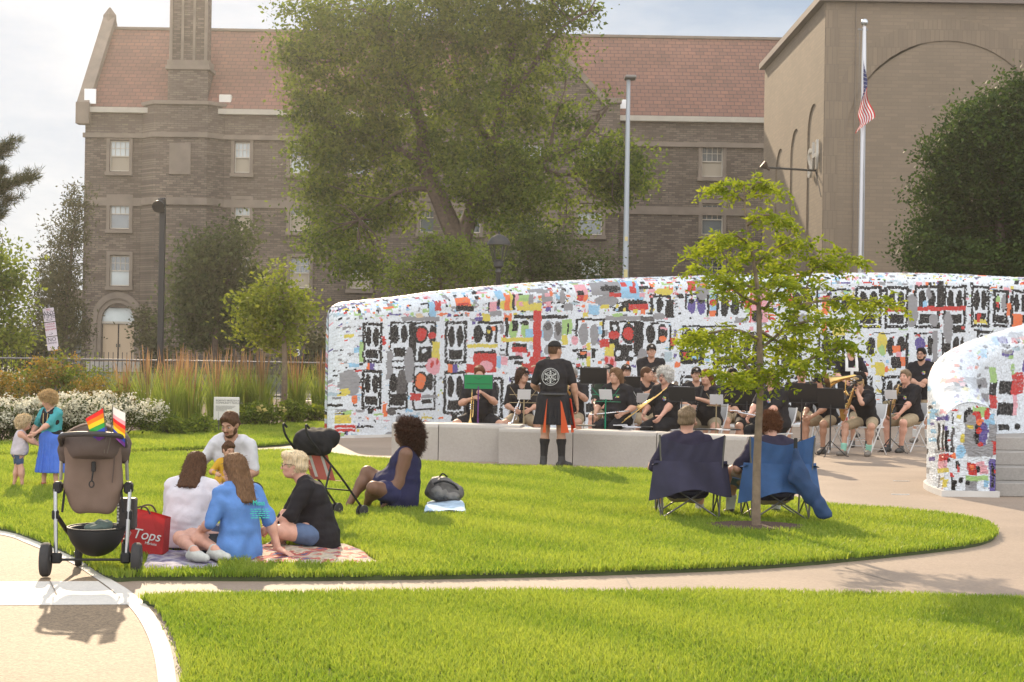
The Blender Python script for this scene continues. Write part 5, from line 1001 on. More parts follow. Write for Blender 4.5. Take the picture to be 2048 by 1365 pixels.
    # clothing
    def garment(name, P_, m, cuts=(), amp=.006, holes=(), f=26, vv=None): 
        def dz(p):
            if name != 'skirt': return fold(p, amp * s, f / s, 31 + len(name_label))
            q = p - pel; th = np.arctan2(q[:, 0], q[:, 1]); dn = np.clip(-q[:, 2] / (.35 * s), 0, 1); return amp * 1.3 * dn * s * (np.sin(13 * th + 2 * np.sin(3 * th)) + .5 * np.sin(29 * th))
        V, F = shape(P_, vv or v, cuts, holes, dz); return npmesh(name, V, F, m, t, True)
    gro = lambda q, e: ('c', q[1], q[2], q[3] + e, q[4] + e, q[5]) if q[0] == 'c' else ('e', q[1], q[2] + e, q[3], q[4])
    lp = lambda a, b, f_: np.array(a) + (np.array(b) - np.array(a)) * f_
    kind, cn, cc = shirt[:3]; mS = cloth(cn, cc, shirt[3] if len(shirt) > 3 else .06)
    e = .019 * s; P_ = [gro(q, e) for q in torso]; cut = []
    for sg in (-1, 1):
        so_, el, wt = A[sg]
        if sleeve > 0:
            f1 = min(sleeve, 1.0); P_.append(cone(so_, lp(so_, el, f1), .064 * s * gw ** .8, (.058 if f1 < 1 else .053) * s * gw ** .7, .03))
            if sleeve > 1: P_.append(cone(el, lp(el, wt, sleeve - 1), .056 * s * gw ** .6, .040 * s, .02))
    hm = hem if hem is not None else (-.13 if pose == 'stand' else -.06)
    if hm < 0: P_.append(cone(pel - X * hipx * .9, pel - X * hipx * .9 + Sd * hm * s, .122 * s * gw, .126 * s * gw, .04)); P_.append(cone(pel + X * hipx * .9, pel + X * hipx * .9 + Sd * hm * s, .122 * s * gw, .126 * s * gw, .04))
    cut = [(-Sd, -(pel + Sd * hm * s) @ Sd)]
    if pose == 'sit' and seat < .2: cut.append((np.array([0, 0, -1.]), -.012))
    hl = [cone(nk - S2 * .02 * s + Fd * (.03 if sleeve else .05) * s, nk + S2 * .2 * s, (.062 if sleeve else .085) * s, .1 * s, .01)]
    if not sleeve: hl += [cone(A[sg][0] + X * sg * .035 * s, A[sg][0] + X * sg * .2 * s, .08 * s, .12 * s, .01) for sg in (-1, 1)]
    sh_o = garment('shirt' if kind != 'dress' else 'dress', P_, mS, cut, .008, hl)
    kind, cn, cc = bottom; mB = cloth(cn, cc); hipP = [gro(B[0], .010 * s)] + ([cone(pel, waist, .09 * s * gw, .07 * s * gw, .05)]); P_ = list(hipP); cut = []
    if kind in ('shorts', 'pants'):
        for sg in (-1, 1):
            hp_, kn, at_ = Lg[sg]; f1 = min(blen, 1.0) if kind == 'shorts' else 1.0; P_.append(cone(hp_, lp(hp_, kn, f1), .102 * s * gw, (.082 if kind == 'shorts' else .068) * s * gw ** .7, .035))
            if kind == 'pants': P_.append(cone(kn, lp(kn, at_, .93), .066 * s * gw ** .7, .052 * s, .03))
    elif kind == 'skirt':
        for sg in (-1, 1): hp_, kn, at_ = Lg[sg]; P_.append(cone(hp_, lp(hp_, at_, blen), .12 * s * gw, .17 * s, .09))
        P_.append(cone(pel, (lp(Lg[-1][0], Lg[-1][2], blen) + lp(Lg[1][0], Lg[1][2], blen)) / 2, .12 * s * gw, .18 * s, .08))
        zc = lp(Lg[1][0], Lg[1][2], blen)[2]; cut.append((np.array([0, 0, -1.]), -zc))
    if pose == 'sit' and seat < .2: cut.append((np.array([0, 0, -1.]), -.008))
    garment({'shorts': 'shorts', 'pants': 'trousers', 'skirt': 'skirt'}[kind], P_, mB, cut, .006 if kind != 'skirt' else .014)
    if shoes:
        mK = mat('shoe_' + shoes[1], shoes[2], .6, var=.15, vs=30)
        for sg in (-1, 1):
            hp_, kn, at_ = Lg[sg]; fd = feet[sg]; dn = np.array([0, 0, -1.]) if pose == 'stand' or seat > .2 else nrm((at_ - kn) * .0 + np.array([0, 0, -1])); c0 = at_ + dn * .045 * s
            P_ = [cone(c0 - fd * .045 * s, c0 + fd * .05 * s, .04 * s, .042 * s, .03), cone(c0 + fd * .05 * s, c0 + fd * .135 * s + dn * .008 * s, .042 * s, .034 * s, .03), cone(at_ - [0, 0, .02], at_ + nrm(kn - at_) * .02 * s, .043 * s, .043 * s, .02)]
            if shoes[0] == 'boot': P_.append(cone(at_, lp(at_, kn, .12), .046 * s, .05 * s, .02))
            V, F = shape(P_, min(v, .011), [(np.array([0, 0, -1.]), max(-.004, -(c0[2] - .041 * s)) if True else 0)]); npmesh('shoe', V, F, mK, t, True)
    if sock:
        mK = cloth('sock_' + sock[0], sock[1])
        for sg in (-1, 1): hp_, kn, at_ = Lg[sg]; V, F = shape([cone(at_, lp(at_, kn, sock[2]), .044 * s, (.045 + .017 * min(1, sock[2] / .6)) * s, .02)] + ([ell(lp(kn, at_, .32), (.066 * s,) * 3, .03)] if sock[2] > .55 else []), min(v, .012), [(nrm(kn - at_), nrm(kn - at_) @ lp(at_, kn, sock[2]))]); npmesh('sock', V, F, mK, t, True)
    # hair
    s = s0 * hs
    hk, hcn = hair[:2]; mH = hairm(hcn); rr = r
    crn = lambda e_, k=.02: [ell(hp((0, -.014, .034)), np.array((.074 + e_, .094 + e_, .083 + e_)) * s, k, Rh), ell(hp((0, -.035, -.02)), np.array((.066 + e_, .066 + e_, .06 + e_)) * s, .03, Rh)]
    fh = [ell(hp((0, .115, -.035)), np.array((.088, .088, .105)) * s, .01, Rh)]; nape = lambda z: (-Rh[:, 2], -(hp((0, 0, z)) @ Rh[:, 2]))
    dsp = lambda a, f: (lambda p: fold(p, a * s, f / s, 77))
    hv = min(v, .011)
    if hk == 'buzz': V, F = shape(crn(.004), hv, [nape(-.05)], fh + [ell(hp((sg * .078, .0, -.03)), np.array((.03, .035, .05)) * s, .01, Rh) for sg in (-1, 1)])
    elif hk == 'short': V, F = shape(crn(.013) + [ell(hp((0, .055, .095)), np.array((.055, .035, .025)) * s, .03, Rh)], hv, [nape(-.062)], fh + [ell(hp((sg * .085, .005, -.035)), np.array((.025, .035, .05)) * s, .01, Rh) for sg in (-1, 1)], dsp(.006, 70))
    elif hk == 'pixie': V, F = shape(crn(.022) + [ell(hp((.0, .06, .098)), np.array((.065, .045, .032)) * s, .03, Rh), ell(hp((-.04, .075, .075)), np.array((.035, .028, .03)) * s, .03, Rh)], hv, [nape(-.085)], fh + [ell(hp((sg * .095, .03, -.035)), np.array((.03, .045, .05)) * s, .01, Rh) for sg in (-1, 1)], dsp(.007, 60))
    elif hk in ('bob', 'long', 'tail'):
        P_ = crn(.02) + [ell(hp((0, .045, .1)), np.array((.06, .04, .022)) * s, .03, Rh)]; ln = {'bob': .1, 'tail': .07}.get(hk, hair[2] if len(hair) > 2 else .3)
        for a in np.linspace(-1.25, 1.25, 9) if hk != 'tail' else ():
            p0 = hp((.075 * math.sin(a), -.015 - .075 * math.cos(a), -.01)); dn_ = nrm(np.array([0, 0, -1]) * 1.0 + (-S2) * .7); 
            if hk == 'bob': P_.append(cone(p0, p0 + dn_ * ln * s + Rh @ np.array([.01 * math.sin(a), -.01, 0]), .034 * s, .026 * s, .022)); continue
            dp = .118 * gw ** .7 + .03; q1 = nk + X * .085 * math.sin(a) * s - Fd * .075 * s * (1 if abs(a) < 1 else .3) + S2 * .0; q2 = lp(nk, waist, ln * .9) + X * .10 * math.sin(a) * s - Fd * dp * s * math.cos(a * .75); P_ += [cone(p0, q1, .034 * s, .03 * s, .022), cone(q1, q2, .03 * s, .017 * s, .022)]
        if hk == 'tail': p0 = hp((0, -.11, .03)); P_.append(cone(p0, p0 + np.array([0, 0, -.16]) * s - Rh[:, 1] * .03, .03 * s, .015 * s, .02))
        V, F = shape(P_, hv, [], [ell(hp((0, .12, -.05)), np.array((.072, .085, .125)) * s, .01, Rh)], lambda p: (lambda th: .0035 * s * (np.sin(31 * th) + .7 * np.sin(67 * th + 1)))(np.arctan2((p - hc) @ Rh[:, 0], -((p - hc) @ Rh[:, 1]))))
    elif hk == 'curly': e_ = hair[2] if len(hair) > 2 else .035; V, F = shape(crn(e_) + [ell(hp((0, .06, .1)), np.array((.06, .045, .035)) * s, .03, Rh)], hv, [nape(-.09)], [ell(hp((0, .135, -.04)), np.array((.078, .09, .105)) * s, .01, Rh)], dsp(.012, 95))
    elif hk == 'afro': V, F = shape([ell(hp((0, -.045, .045)), np.array((.155, .155, .145)) * s, .05, Rh), ell(hp((0, -.1, -.06)), np.array((.15, .12, .13)) * s, .06, Rh), ell(hp((0, -.13, -.13)), np.array((.13, .085, .09)) * s, .05, Rh)], hv, [], [ell(hp((0, .165, -.05)), np.array((.10, .135, .14)) * s, .01, Rh)], dsp(.016, 60))
    if hk != 'none':
        nf = {'curly': 2600, 'afro': 6000, 'pixie': 350, 'bob': 500, 'long': 900}.get(hk, 0); nf = int(nf * (1 if v < .012 else .5))
        if nf: V, F = join([(V, F), fuzz(V, F, nf, {'afro': .05, 'curly': .04}.get(hk, .035) * s, .0016 if v < .012 else .003, r, .8 if hk in ('curly', 'afro') else .25, .1 if hk in ('curly', 'afro') else .8)])
        npmesh('hair', V, F, mH, t, True)
    if beard: V, F = shape([ell(hp((0, .045, -.085)), np.array((.05, .05, .042)) * s, .02, Rh)] + [ell(hp((sg * .052, .022, -.055)), np.array((.02, .035, .04)) * s, .02, Rh) for sg in (-1, 1)] + [cone(hp((-.024, .097, -.046)), hp((.024, .097, -.046)), .008 * s, .008 * s, .01)], min(v, .009), [], [ell(hp((0, .105, -.060)), np.array((.02, .02, .008)) * s, .005, Rh), ell(hp((0, .1, -.0)), np.array((.06, .06, .04)) * s, .005, Rh)], dsp(.003, 120)); npmesh('beard', V, F, hairm(beard), t, True)
    if cap:
        mc_ = cloth('cap_' + cap[0], cap[1]); V, F = shape([ell(hp((0, -.012, .055)), np.array((.086, .105, .085)) * s, .02, Rh)], min(v, .011), [(-Rh[:, 2], -(hp((0, 0, .052)) @ Rh[:, 2]))]); b_ = shape([ell(hp((0, .125, .052)), np.array((.07, .062, .0095)) * s, .01, Rh)], min(v, .009)); co = npmesh('cap', *join([(V, F), b_]), mc_, t, True)
        if len(cap) > 2: MB().ell(hp((0, .09, .088)), np.array((.022, .010, .017)) * s, 8, 5, Rh).build('cap_badge', mat('badge_pale', (.5, .45, .42), .6), co, True)
    if face_:
        for sg in (-1, 1):
            b_ = MB(); b_.ell(hp((sg * .031, .0825, .004)), np.array((.0125, .011, .0065)) * s, 8, 6, Rh); b_.mati(1); b_.ell(hp((sg * .031, .0915, .003)), np.array((.0065, .005, .006)) * s, 8, 5, Rh); b_.build('eye', [m_eye, m_iris], t, True)
            MB().tube([hp((sg * .014, .092, .024)), hp((sg * .032, .091, .031)), hp((sg * .05, .078, .024))], [.004 * s, .0048 * s, .003 * s], 6).build('eyebrow', hairm(hcn if hk != 'none' else 'brown'), t, True)
        if mouth: MB().ell(hp((0, .098, -.062)), np.array((.021, .008, .006 + .014 * mouth)) * s, 10, 6, Rh).build('mouth', m_mouth, t, True)
        else: MB().tube([hp((-.022, .091, -.058)), hp((0, .1005, -.06)), hp((.022, .091, -.058))], [.0035 * s, .006 * s, .0035 * s], 6).build('mouth', m_lip, t, True)
    if glasses:
        b_ = MB(); mG = mat('glasses_frame', (.02, .018, .018), .3)
        for sg in (-1, 1):
            c = np.array((sg * .033, .108, .004)); ring = [hp(c + [.024 * math.cos(a), -.004 * abs(math.cos(a)), .018 * math.sin(a)]) for a in np.linspace(0, 2 * PI, 12, endpoint=False)]
            b_.tube(ring, .0028 * s, 5, True); b_.tube([hp((sg * .057, .104, .008)), hp((sg * .08, .06, .01)), hp((sg * .08, -.005, .006))], .0028 * s, 5)
            if glasses == 'sun': b_.ell(hp(c), np.array((.025, .004, .019)) * s, 10, 5, Rh)
        b_.tube([hp((-.01, .109, .008)), hp((.01, .109, .008))], .0028 * s, 5); b_.build('glasses', mG, t)
    s = s0
    return t, dict(pel=pel, chest=chest, sh=sh, nk=nk, hc=hc, Rh=Rh, A=A, L=Lg, hp=hp, Fd=Fd, X=X, Sd=Sd, S2=S2, s=s, gw=gw)
# ---------------------------------------------------------------- the people
def xat(px, Y): return P(px, 700, Y)[0]
BLK = ('tee', 'black', (.02, .018, .02)); KH = ('shorts', 'khaki', (.36, .28, .18)); BS = ('shorts', 'black_shorts', (.018, .017, .019)); BP = ('pants', 'black_trousers', (.016, .015, .017))
CAP = ('black', (.018, .017, .018), 1); PP = {}
lap = lambda y=.34, z=.70, x=.12: {1: ((.5, -.5, -.6), (x, y, z)), -1: ((-.5, -.5, -.6), (-x, y, z))}
def band(key, px, Y, rz, label, **kw):
    kw.setdefault('arms', lap()); kw.setdefault('shirt', BLK); PP[key] = person(label, (xat(px, Y), Y), rz, 'members of the brass band' if key != 'cond' else None, **kw); PP[key][1].update(x=xat(px, Y), Y=Y, rz=rz)
def W_(key, q):                                             # local point of a person to world
    d = PP[key][1]; c, s = math.cos(d['rz']), math.sin(d['rz']); return np.array([d['x'] + c * q[0] - s * q[1], d['Y'] + s * q[0] + c * q[1], q[2] + d.get('z0', 0)])
wide = {1: ((.7, .6, 1), (.27, .36, .085)), -1: ((-.7, .6, 1), (-.27, .36, .085))}
band('tr1', 960, 24.6, PI, 'trumpeter whose face is hidden behind the bright green music folder', w=1.3, bottom=BS, blen=.72, hair=('short', 'auburn'), legs=wide, arms={1: ((.6, .1, -1), (.10, .34, .88)), -1: ((-.6, .1, -1), (-.08, .36, .95))}, hand_curl=1.0, face_=False, pitch=.2)
band('tr2', 1045, 25.2, PI, 'trumpeter in black cap and khaki shorts, chin turned to the conductor', hair=('bob', 'brown'), cap=CAP, glasses='clear', yaw=.75, legs={1: ((.5, .6, 1), (.17, .38, .085)), -1: ((-.5, .6, 1), (-.17, .38, .085))}, blen=.7)
band('tr3', 1146, 25.7, PI - .1, 'trumpeter in dark sunglasses seated just right of the conductor', hair=('short', 'grey'), glasses='sun', w=1.12, arms={1: ((.7, .0, -.8), (.06, .34, 1.06)), -1: ((-.7, 0, -.8), (-.05, .36, 1.02))}, hand_curl=1.1, blen=.75)
band('cap4', 1222, 27.4, PI - .5, 'capped man in a dark green patterned tee behind the flautist', shirt=('tee', 'camo', (.03, .045, .032)), cap=CAP, hair=('short', 'grey'), w=1.15, yaw=-.3, tone='rosy', H=1.82)
band('cap5', 1250, 28.6, PI + .2, 'capped man whose face just shows between the flautist and the big tuba player', cap=CAP, hair=('short', 'brown'), H=1.84)
band('fl6', 1238, 24.5, 2.62, 'woman with short blonde brown bob holding a flute across her lap', hair=('bob', 'sandy'), w=1.25, bottom=BP, bust=1.2, arms={1: ((.6, -.3, -.7), (.22, .33, .66)), -1: ((-.6, -.3, -.7), (-.22, .3, .69))}, yaw=-.15, hand_curl=1.1, blen=1)
band('tuba7', 1302, 29.8, PI, 'stout man in black cap standing at the back against the mosaic', pose='stand', H=1.80, w=1.35, cap=CAP, hair=('short', 'dark'), sleeve=1.0, bottom=BP)
band('tr8', 1290, 26.2, PI + .25, 'trumpeter with a buzz cut seen in profile, CAMP shirt printed in white and pink', hair=('buzz', 'chestnut'), tone='tan', yaw=.95, w=1.15, arms={1: ((.7, .0, -.8), (-.06, .36, 1.02)), -1: ((-.7, .3, -.6), (-.16, .34, 1.04))}, hand_curl=1.1, H=1.8)
band('cap9', 1314, 28.0, PI - .3, 'capped player half hidden behind the white haired woman', cap=CAP, hair=('short', 'dark'), H=1.76, yaw=-.3)
band('wh10', 1338, 24.4, 2.45, 'woman with a cloud of curly white hair and glasses, mouth wide open', hair=('curly', 'white', .04), glasses='clear', mouth=1, w=1.35, bottom=BP, bust=1.3, arms={1: ((.6, -.3, -.7), (.2, .36, .68)), -1: ((-.6, -.3, -.7), (-.15, .42, .66))}, tone='rosy')
band('cap11', 1392, 27.8, PI, 'capped player seen through the leaves of the young locust', cap=CAP, hair=('short', 'dark'), H=1.8)
band('cl12', 1420, 24.8, 2.55, 'clarinettist with long red hair behind the locust leaves', hair=('long', 'auburn', .22), w=1.2, bottom=('shorts', 'olive_khaki', (.26, .22, .15)), blen=.6, legs={1: ((.6, .6, 1), (.2, .38, .085)), -1: ((-.6, .6, 1), (-.2, .36, .085))}, arms={1: ((.8, -.1, -.7), (.08, .36, .60)), -1: ((-.8, 0, -.5), (-.02, .36, .92))}, hand_curl=1.0)
band('bd13', 1464, 27.0, PI, 'dark bearded player behind the black music stand left of the tree trunk', hair=('short', 'dark'), beard='dark', H=1.8, w=1.1)
band('au14', 1500, 25.3, PI - .2, 'player with thick auburn hair bent over a black music stand', hair=('curly', 'auburn', .02), pitch=.4, w=1.1, bottom=BS, tone='light', hand_curl=1.0)
band('fl15', 1552, 23.7, 2.25, 'large woman with dark brown hair and round chest badge beside the tree trunk', hair=('bob', 'chestnut'), w=1.5, bottom=BP, bust=1.4, tone='rosy', arms={1: ((.6, -.3, -.7), (.12, .44, .70)), -1: ((-.8, -.3, -.7), (-.15, .42, .66))}, yaw=.1)
band('hn16', 1606, 28.3, PI - .4, 'man with short sandy hair behind the black stand, holding the brass horn', hair=('short', 'sandy'), w=1.1, H=1.82, arms={1: ((.7, .0, -.8), (.12, .38, .95)), -1: ((-.7, 0, -.8), (-.2, .38, .9))}, hand_curl=1.0)
band('ho17', 1658, 26.7, 2.3, 'capped player in glasses with crossed ankles and bare knees, leaning forward', cap=CAP, hair=('short', 'dark'), glasses='clear', lean=.3, hunch=.25, pitch=.35, blen=.75, arms={1: ((.5, -.3, -.7), (.1, .5, .60)), -1: ((-.6, -.3, -.7), (-.05, .5, .60))}, legs={1: ((.2, .7, 1), (.10, .42, .085)), -1: ((-.3, .7, 1), (-.16, .34, .085))}, tone='tan', hand_curl=.9, H=1.78)
band('dr19', 1700, 32.0, PI, 'laughing drummer standing at the back in a white carrier harness', pose='stand', H=1.92, hair=('short', 'chestnut'), mouth=1, arms={1: ((.8, -.2, -.6), (.14, .30, 1.02)), -1: ((-.8, -.2, -.6), (-.1, .34, 1.08))}, hand_curl=1.2, bottom=BS, tone='rosy')
band('dk20', 1722, 28.8, PI - .2, 'seated woman with long dark hair just below the laughing drummer', hair=('long', 'dark', .2), tone='tan', yaw=-.4, H=1.72)
band('sx21', 1738, 26.3, 2.35, 'saxophonist in a cap with mint green socks, chin propped on one hand', cap=CAP, hair=('short', 'blond'), glasses='sun', lean=.32, pitch=.3, hunch=.25, blen=.82, sock=('mint', (.25, .5, .40), .28), legs={1: ((.3, .7, 1), (.12, .52, .085)), -1: ((-.5, .6, 1), (-.22, .32, .085))}, arms={1: ((.7, -.1, -.8), (.16, .46, .72)), -1: ((-.7, .3, -.9), (-.03, .38, 1.05)), ('hand', -1): (.1, -.3, .9)}, hand_curl=1.0, shoes=('sneaker', 'grey', (.16, .14, .12)))
band('sx22', 1822, 27.4, 2.25, 'stout saxophonist with sandy grey hair, seated at the right end of the row', hair=('short', 'ash'), w=1.35, lean=.12, blen=.85, legs={1: ((.2, .7, 1), (.13, .42, .085)), -1: ((-.3, .7, 1), (-.13, .4, .085))}, arms={1: ((.6, -.3, -.7), (.1, .44, .64)), -1: ((-.8, -.3, -.7), (-.12, .44, .63))}, tone='rosy', H=1.8, yaw=.1)
band('st23', 1846, 30.2, 2.6, 'bearded man in glasses standing at the right by the mosaic wall, arms folded low', pose='stand', H=1.82, w=1.2, hair=('short', 'dark'), beard='dark', glasses='clear', sock=('white', (.55, .55, .53), .4), arms={1: ((.7, -.3, -.8), (-.02, .30, 1.08)), -1: ((-.7, -.3, -.8), (.02, .32, 1.03))}, shoes=('sneaker', 'grey', (.16, .14, .12)), blen=.95)
g = G(1105, 936.5)
PP['cond'] = person('conductor in black cap, tee and pleated kilt standing with back turned before the bench', g, -.05, None, H=1.77, w=1.12, pose='stand', tone='tan', hair=('buzz', 'chestnut'), cap=('black', (.018, .017, .018)), yaw=-.75, arms={1: ((.6, -.6, 0), (.34, .06, .80)), -1: ((-.6, -.6, -.2), (-.16, .26, 1.02))}, shirt=BLK, bottom=('skirt', 'kilt', (.018, .017, .02)), blen=.40, sock=('black', (.02, .019, .02), .74), shoes=('boot', 'black', (.02, .018, .018)), v=.011, face_=True, hem=.0, sleeve=.8, legs={1: ((.1, 1, 0), (.125, .0, .09)), -1: ((-.1, 1, 0), (-.125, .02, .09)), ('foot', 1): (.9, .5, 0), ('foot', -1): (-.15, 1, 0)})
PP['cond'][1].update(x=g[0], Y=g[1], rz=-.05)
co = PP['cond'][0]; ko = mat('kilt_orange', (.62, .09, .02), .8, trans=.3)
b = MB()
for a, wd in ((-.45, .12), (.55, .34), (1.25, .42)):
    q = []
    for z, rr_ in ((.96, .185), (.78, .225), (.6, .26), (.50, .275)): q += [(rr_ * math.sin(a - wd * .4 * (1.05 - z) * 2) * 1.05, -rr_ * math.cos(a - wd * .4 * (1.05 - z) * 2) * .95, z), (rr_ * math.sin(a + wd * (1.0 - z) * 2) * 1.05, -rr_ * math.cos(a + wd * (1.0 - z) * 2) * .95, z)]
    b.add(q, [(2 * i, 2 * i + 1, 2 * i + 3, 2 * i + 2) for i in range(3)])
b.build('kilt_pleat', ko, co); b = MB(); b.prism([(.20, -.02, .98), (.235, -.10, .96), (.30, -.09, .56), (.27, .02, .55)], (.012, .004, 0)); b.build('sash', mat('sash_red', (.60, .05, .02), .8, trans=.35), co); b = MB(); b.tube([(.185 * math.sin(a), .165 * math.cos(a), 1.02) for a in np.linspace(0, 2 * PI, 24, endpoint=False)], .022, 6, True); b.build('belt', mat('black_leather', (.02, .018, .017), .45), co)
pr = mat('white_print', (.55, .55, .54), .8); D_ = PP['cond'][1]; bc = D_['chest'] + np.array([-.045, -.150 * D_['gw'] ** .7, -.02]); b = MB()
for R_, th in ((.118, .0035),): b.tube([bc + np.array([R_ * math.cos(a), -.004 + .32 * (R_ * math.cos(a)) ** 2, R_ * math.sin(a)]) for a in np.linspace(0, 2 * PI, 32, endpoint=False)], th, 5, True)
b.tube([bc + np.array([.02 * math.cos(a), -.006, .02 * math.sin(a)]) for a in np.linspace(0, 2 * PI, 12, endpoint=False)], .006, 5, True)
for k in range(6):
    a = k * PI / 3 + PI / 6; e1, e2 = bc + np.array([.026 * math.cos(a), -.006, .026 * math.sin(a)]), bc + np.array([.075 * math.cos(a), -.004, .075 * math.sin(a)]); b.tube([e1, e2], .004, 5); b.ell(e2, (.012, .006, .012), 8, 5); a2 = a + PI / 6; b.tube([bc + np.array([.052 * math.cos(a2) + .017 * math.cos(t), -.005, .052 * math.sin(a2) + .017 * math.sin(t)]) for t in np.linspace(0, 2 * PI, 10, endpoint=False)], .0022, 4, True)
for k in range(26):
    a = PI / 2 - 1.9 + k * 3.8 / 25; 
    if k != 12: b.box(bc + np.array([.098 * math.cos(a), -.002 + .3 * (.098 * math.cos(a)) ** 2, .098 * math.sin(a)]), (.006, .005, .014), R=Ry(-(a - PI / 2)))
for k in range(9): a = -PI / 2 - .6 + k * .15; b.box(bc + np.array([.098 * math.cos(a), -.003, .098 * math.sin(a)]), (.006, .005, .014), R=Ry(-(a - PI / 2)))
b.build('back_print', pr, co)
# chest badges and shirt print
bdg = [mat('badge_pink', (.45, .12, .2), .7), mat('badge_green', (.15, .4, .15), .7), mat('badge_yellow', (.6, .45, .1), .7), mat('badge_pale', (.5, .45, .42), .6), mat('badge_blue', (.1, .2, .5), .7)]
def badge(key, off=-.07, r_=.036, up=.03):
    d = PP[key][1]; c = d['chest'] + d['X'] * off + d['S2'] * up + d['Fd'] * (.108 * d['gw'] ** .7 + .024 + (.03 if d['gw'] > 1.2 else 0)) * d['s']; M = np.stack([d['X'], d['S2'], d['Fd']], 1); b = MB()
    for k in range(5):
        b.mati(k); a = k * 2 * PI / 5; b.ell(c + M @ np.array([r_ * .55 * math.cos(a), r_ * .55 * math.sin(a), 0]), (r_ * .5, r_ * .5, .012), 8, 4, M)
    b.build('badge', bdg, PP[key][0], True)
for k in ('st23', 'fl15', 'tr3', 'wh10', 'bd13', 'ho17', 'sx22', 'dr19', 'fl6'): badge(k)
d = PP['tr8'][1]; mt_ = Matrix.Translation(d['chest'] + d['Fd'] * .158 + d['S2'] * .02) @ Matrix(np.stack([-d['X'], d['S2'], d['Fd']], 1).tolist()).to_4x4() @ Matrix.Rotation(0, 4, 'Z')
M3 = Matrix(np.stack([-d['X'], d['S2'], -d['Fd'] * -1], 1).tolist()).to_4x4(); M3 = Matrix.Translation(d['chest'] + d['Fd'] * .16 + d['S2'] * .03) @ M3
text_mesh('shirt_print', 'CAMP', .085, M3 @ Matrix.Translation((-.055, 0, 0)), pr, PP['tr8'][0], .002); text_mesh('shirt_print', '25', .085, M3 @ Matrix.Translation((.085, 0, 0)), mat('pink_print', (.6, .15, .45), .8), PP['tr8'][0], .002)
b = MB(); d = PP['dr19'][1]
for sg in (-1, 1): b.tube([d['sh'] + d['X'] * sg * .1 + d['Fd'] * -.06 + [0, 0, .06], d['sh'] + d['X'] * sg * .1 + [0, .03, .095], d['sh'] + d['X'] * sg * .1 + d['Fd'] * .13 + [0, 0, -.02], d['chest'] + d['X'] * sg * .1 + d['Fd'] * .17 + [0, 0, .0]], .03, 8)
b.box(d['chest'] + d['Fd'] * .18 + [0, 0, -.01], (.26, .03, .07)); b.box(d['chest'] + d['Fd'] * .19 + [0, 0, -.17], (.055, .03, .32)); b.build('harness', mat('white_plastic', (.62, .62, .6), .35), PP['dr19'][0], True)

# the audience in camp chairs
def sit(key, px, Y, rz, label, **kw): PP[key] = person(label, (xat(px, Y), Y), rz, None, **kw); PP[key][1].update(x=xat(px, Y), Y=Y, rz=rz)
CH1, CH2 = (1381, 15.45), (1553, 15.35)
sit('ch1', CH1[0] - 6, CH1[1] + .06, 0, 'broad man with short grey brown hair in the navy camp chair', H=1.74, w=1.22, seat=.20, lean=-.22, hunch=.22, hair=('short', 'ash'), tone='rosy', yaw=-.35, shirt=('polo', 'dark_navy', (.035, .03, .055)), legs={1: ((.4, .6, 1), (.2, .52, .085)), -1: ((-.4, .6, 1), (-.2, .52, .085))}, arms={1: ((.4, -.4, -1), (.34, .22, .50)), -1: ((-.4, -.4, -1), (-.32, .24, .5))}, v=.0115, face_=False, shoes=('sneaker', 'pale', (.4, .38, .36)), sleeve=1.0)
sit('ch2', CH2[0] - 4, CH2[1] + .06, .06, 'person with short reddish curls bowed over a tablet in the blue camp chair', H=1.70, w=1.1, seat=.20, lean=-.12, hunch=.5, pitch=.55, hair=('curly', 'auburn', .018), tone='rosy', shirt=('tee', 'dark_navy', (.035, .03, .055)), legs={1: ((.3, .6, 1), (.15, .5, .085)), -1: ((-.6, .6, 1), (-.34, .40, .085))}, arms={1: ((.4, -.4, -1), (.2, .36, .44)), -1: ((-.7, -.4, -.8), (-.30, .24, .47))}, v=.0115, face_=False, sock=('white', (.55, .55, .53), .4), shoes=('sneaker', 'black', (.02, .018, .018)))
# picnic group
crossed = {1: ((1, .3, .25), (-.08, .30, .07)), -1: ((-1, .3, .25), (.08, .36, .07))}
sit('dad', 474, 16.4, PI - .12, 'bearded man in a white tee sitting on the grass with a baby on his lap', H=1.80, w=1.0, seat=.06, lean=.12, hunch=.22, pitch=.42, yaw=-.22, hair=('short', 'chestnut'), beard='chestnut', tone='tan', shirt=('tee', 'white', (.70, .70, .74), .3), bottom=BP, legs=crossed, arms={1: ((.5, -.4, -.6), (.29, .36, .34)), -1: ((-.5, -.3, -.6), (-.10, .34, .26))}, v=.0095, hand_curl=.9, shoes=('sneaker', 'dark', (.05, .048, .045)))
sit('baby', 459, 16.08, PI + .35, 'baby in a mustard top on the lap of the bearded man', H=.80, w=1.2, seat=.19, lean=.02, hs=1.5, pitch=.3, yaw=.3, hair=('short', 'chestnut'), tone='light', shirt=('tee', 'mustard', (.55, .32, .03), .15), sleeve=1.9, bottom=('pants', 'mustard_trousers', (.50, .28, .04)), v=.008, shoes=None, arms={1: ((.6, -.2, -.5), (.3, .35, .75)), -1: ((-.6, -.2, -.5), (-.2, .4, .7))}, legs={1: ((.4, .6, 1), (.25, .5, .25)), -1: ((-.4, .6, 1), (-.25, .5, .25))}, bare=True)
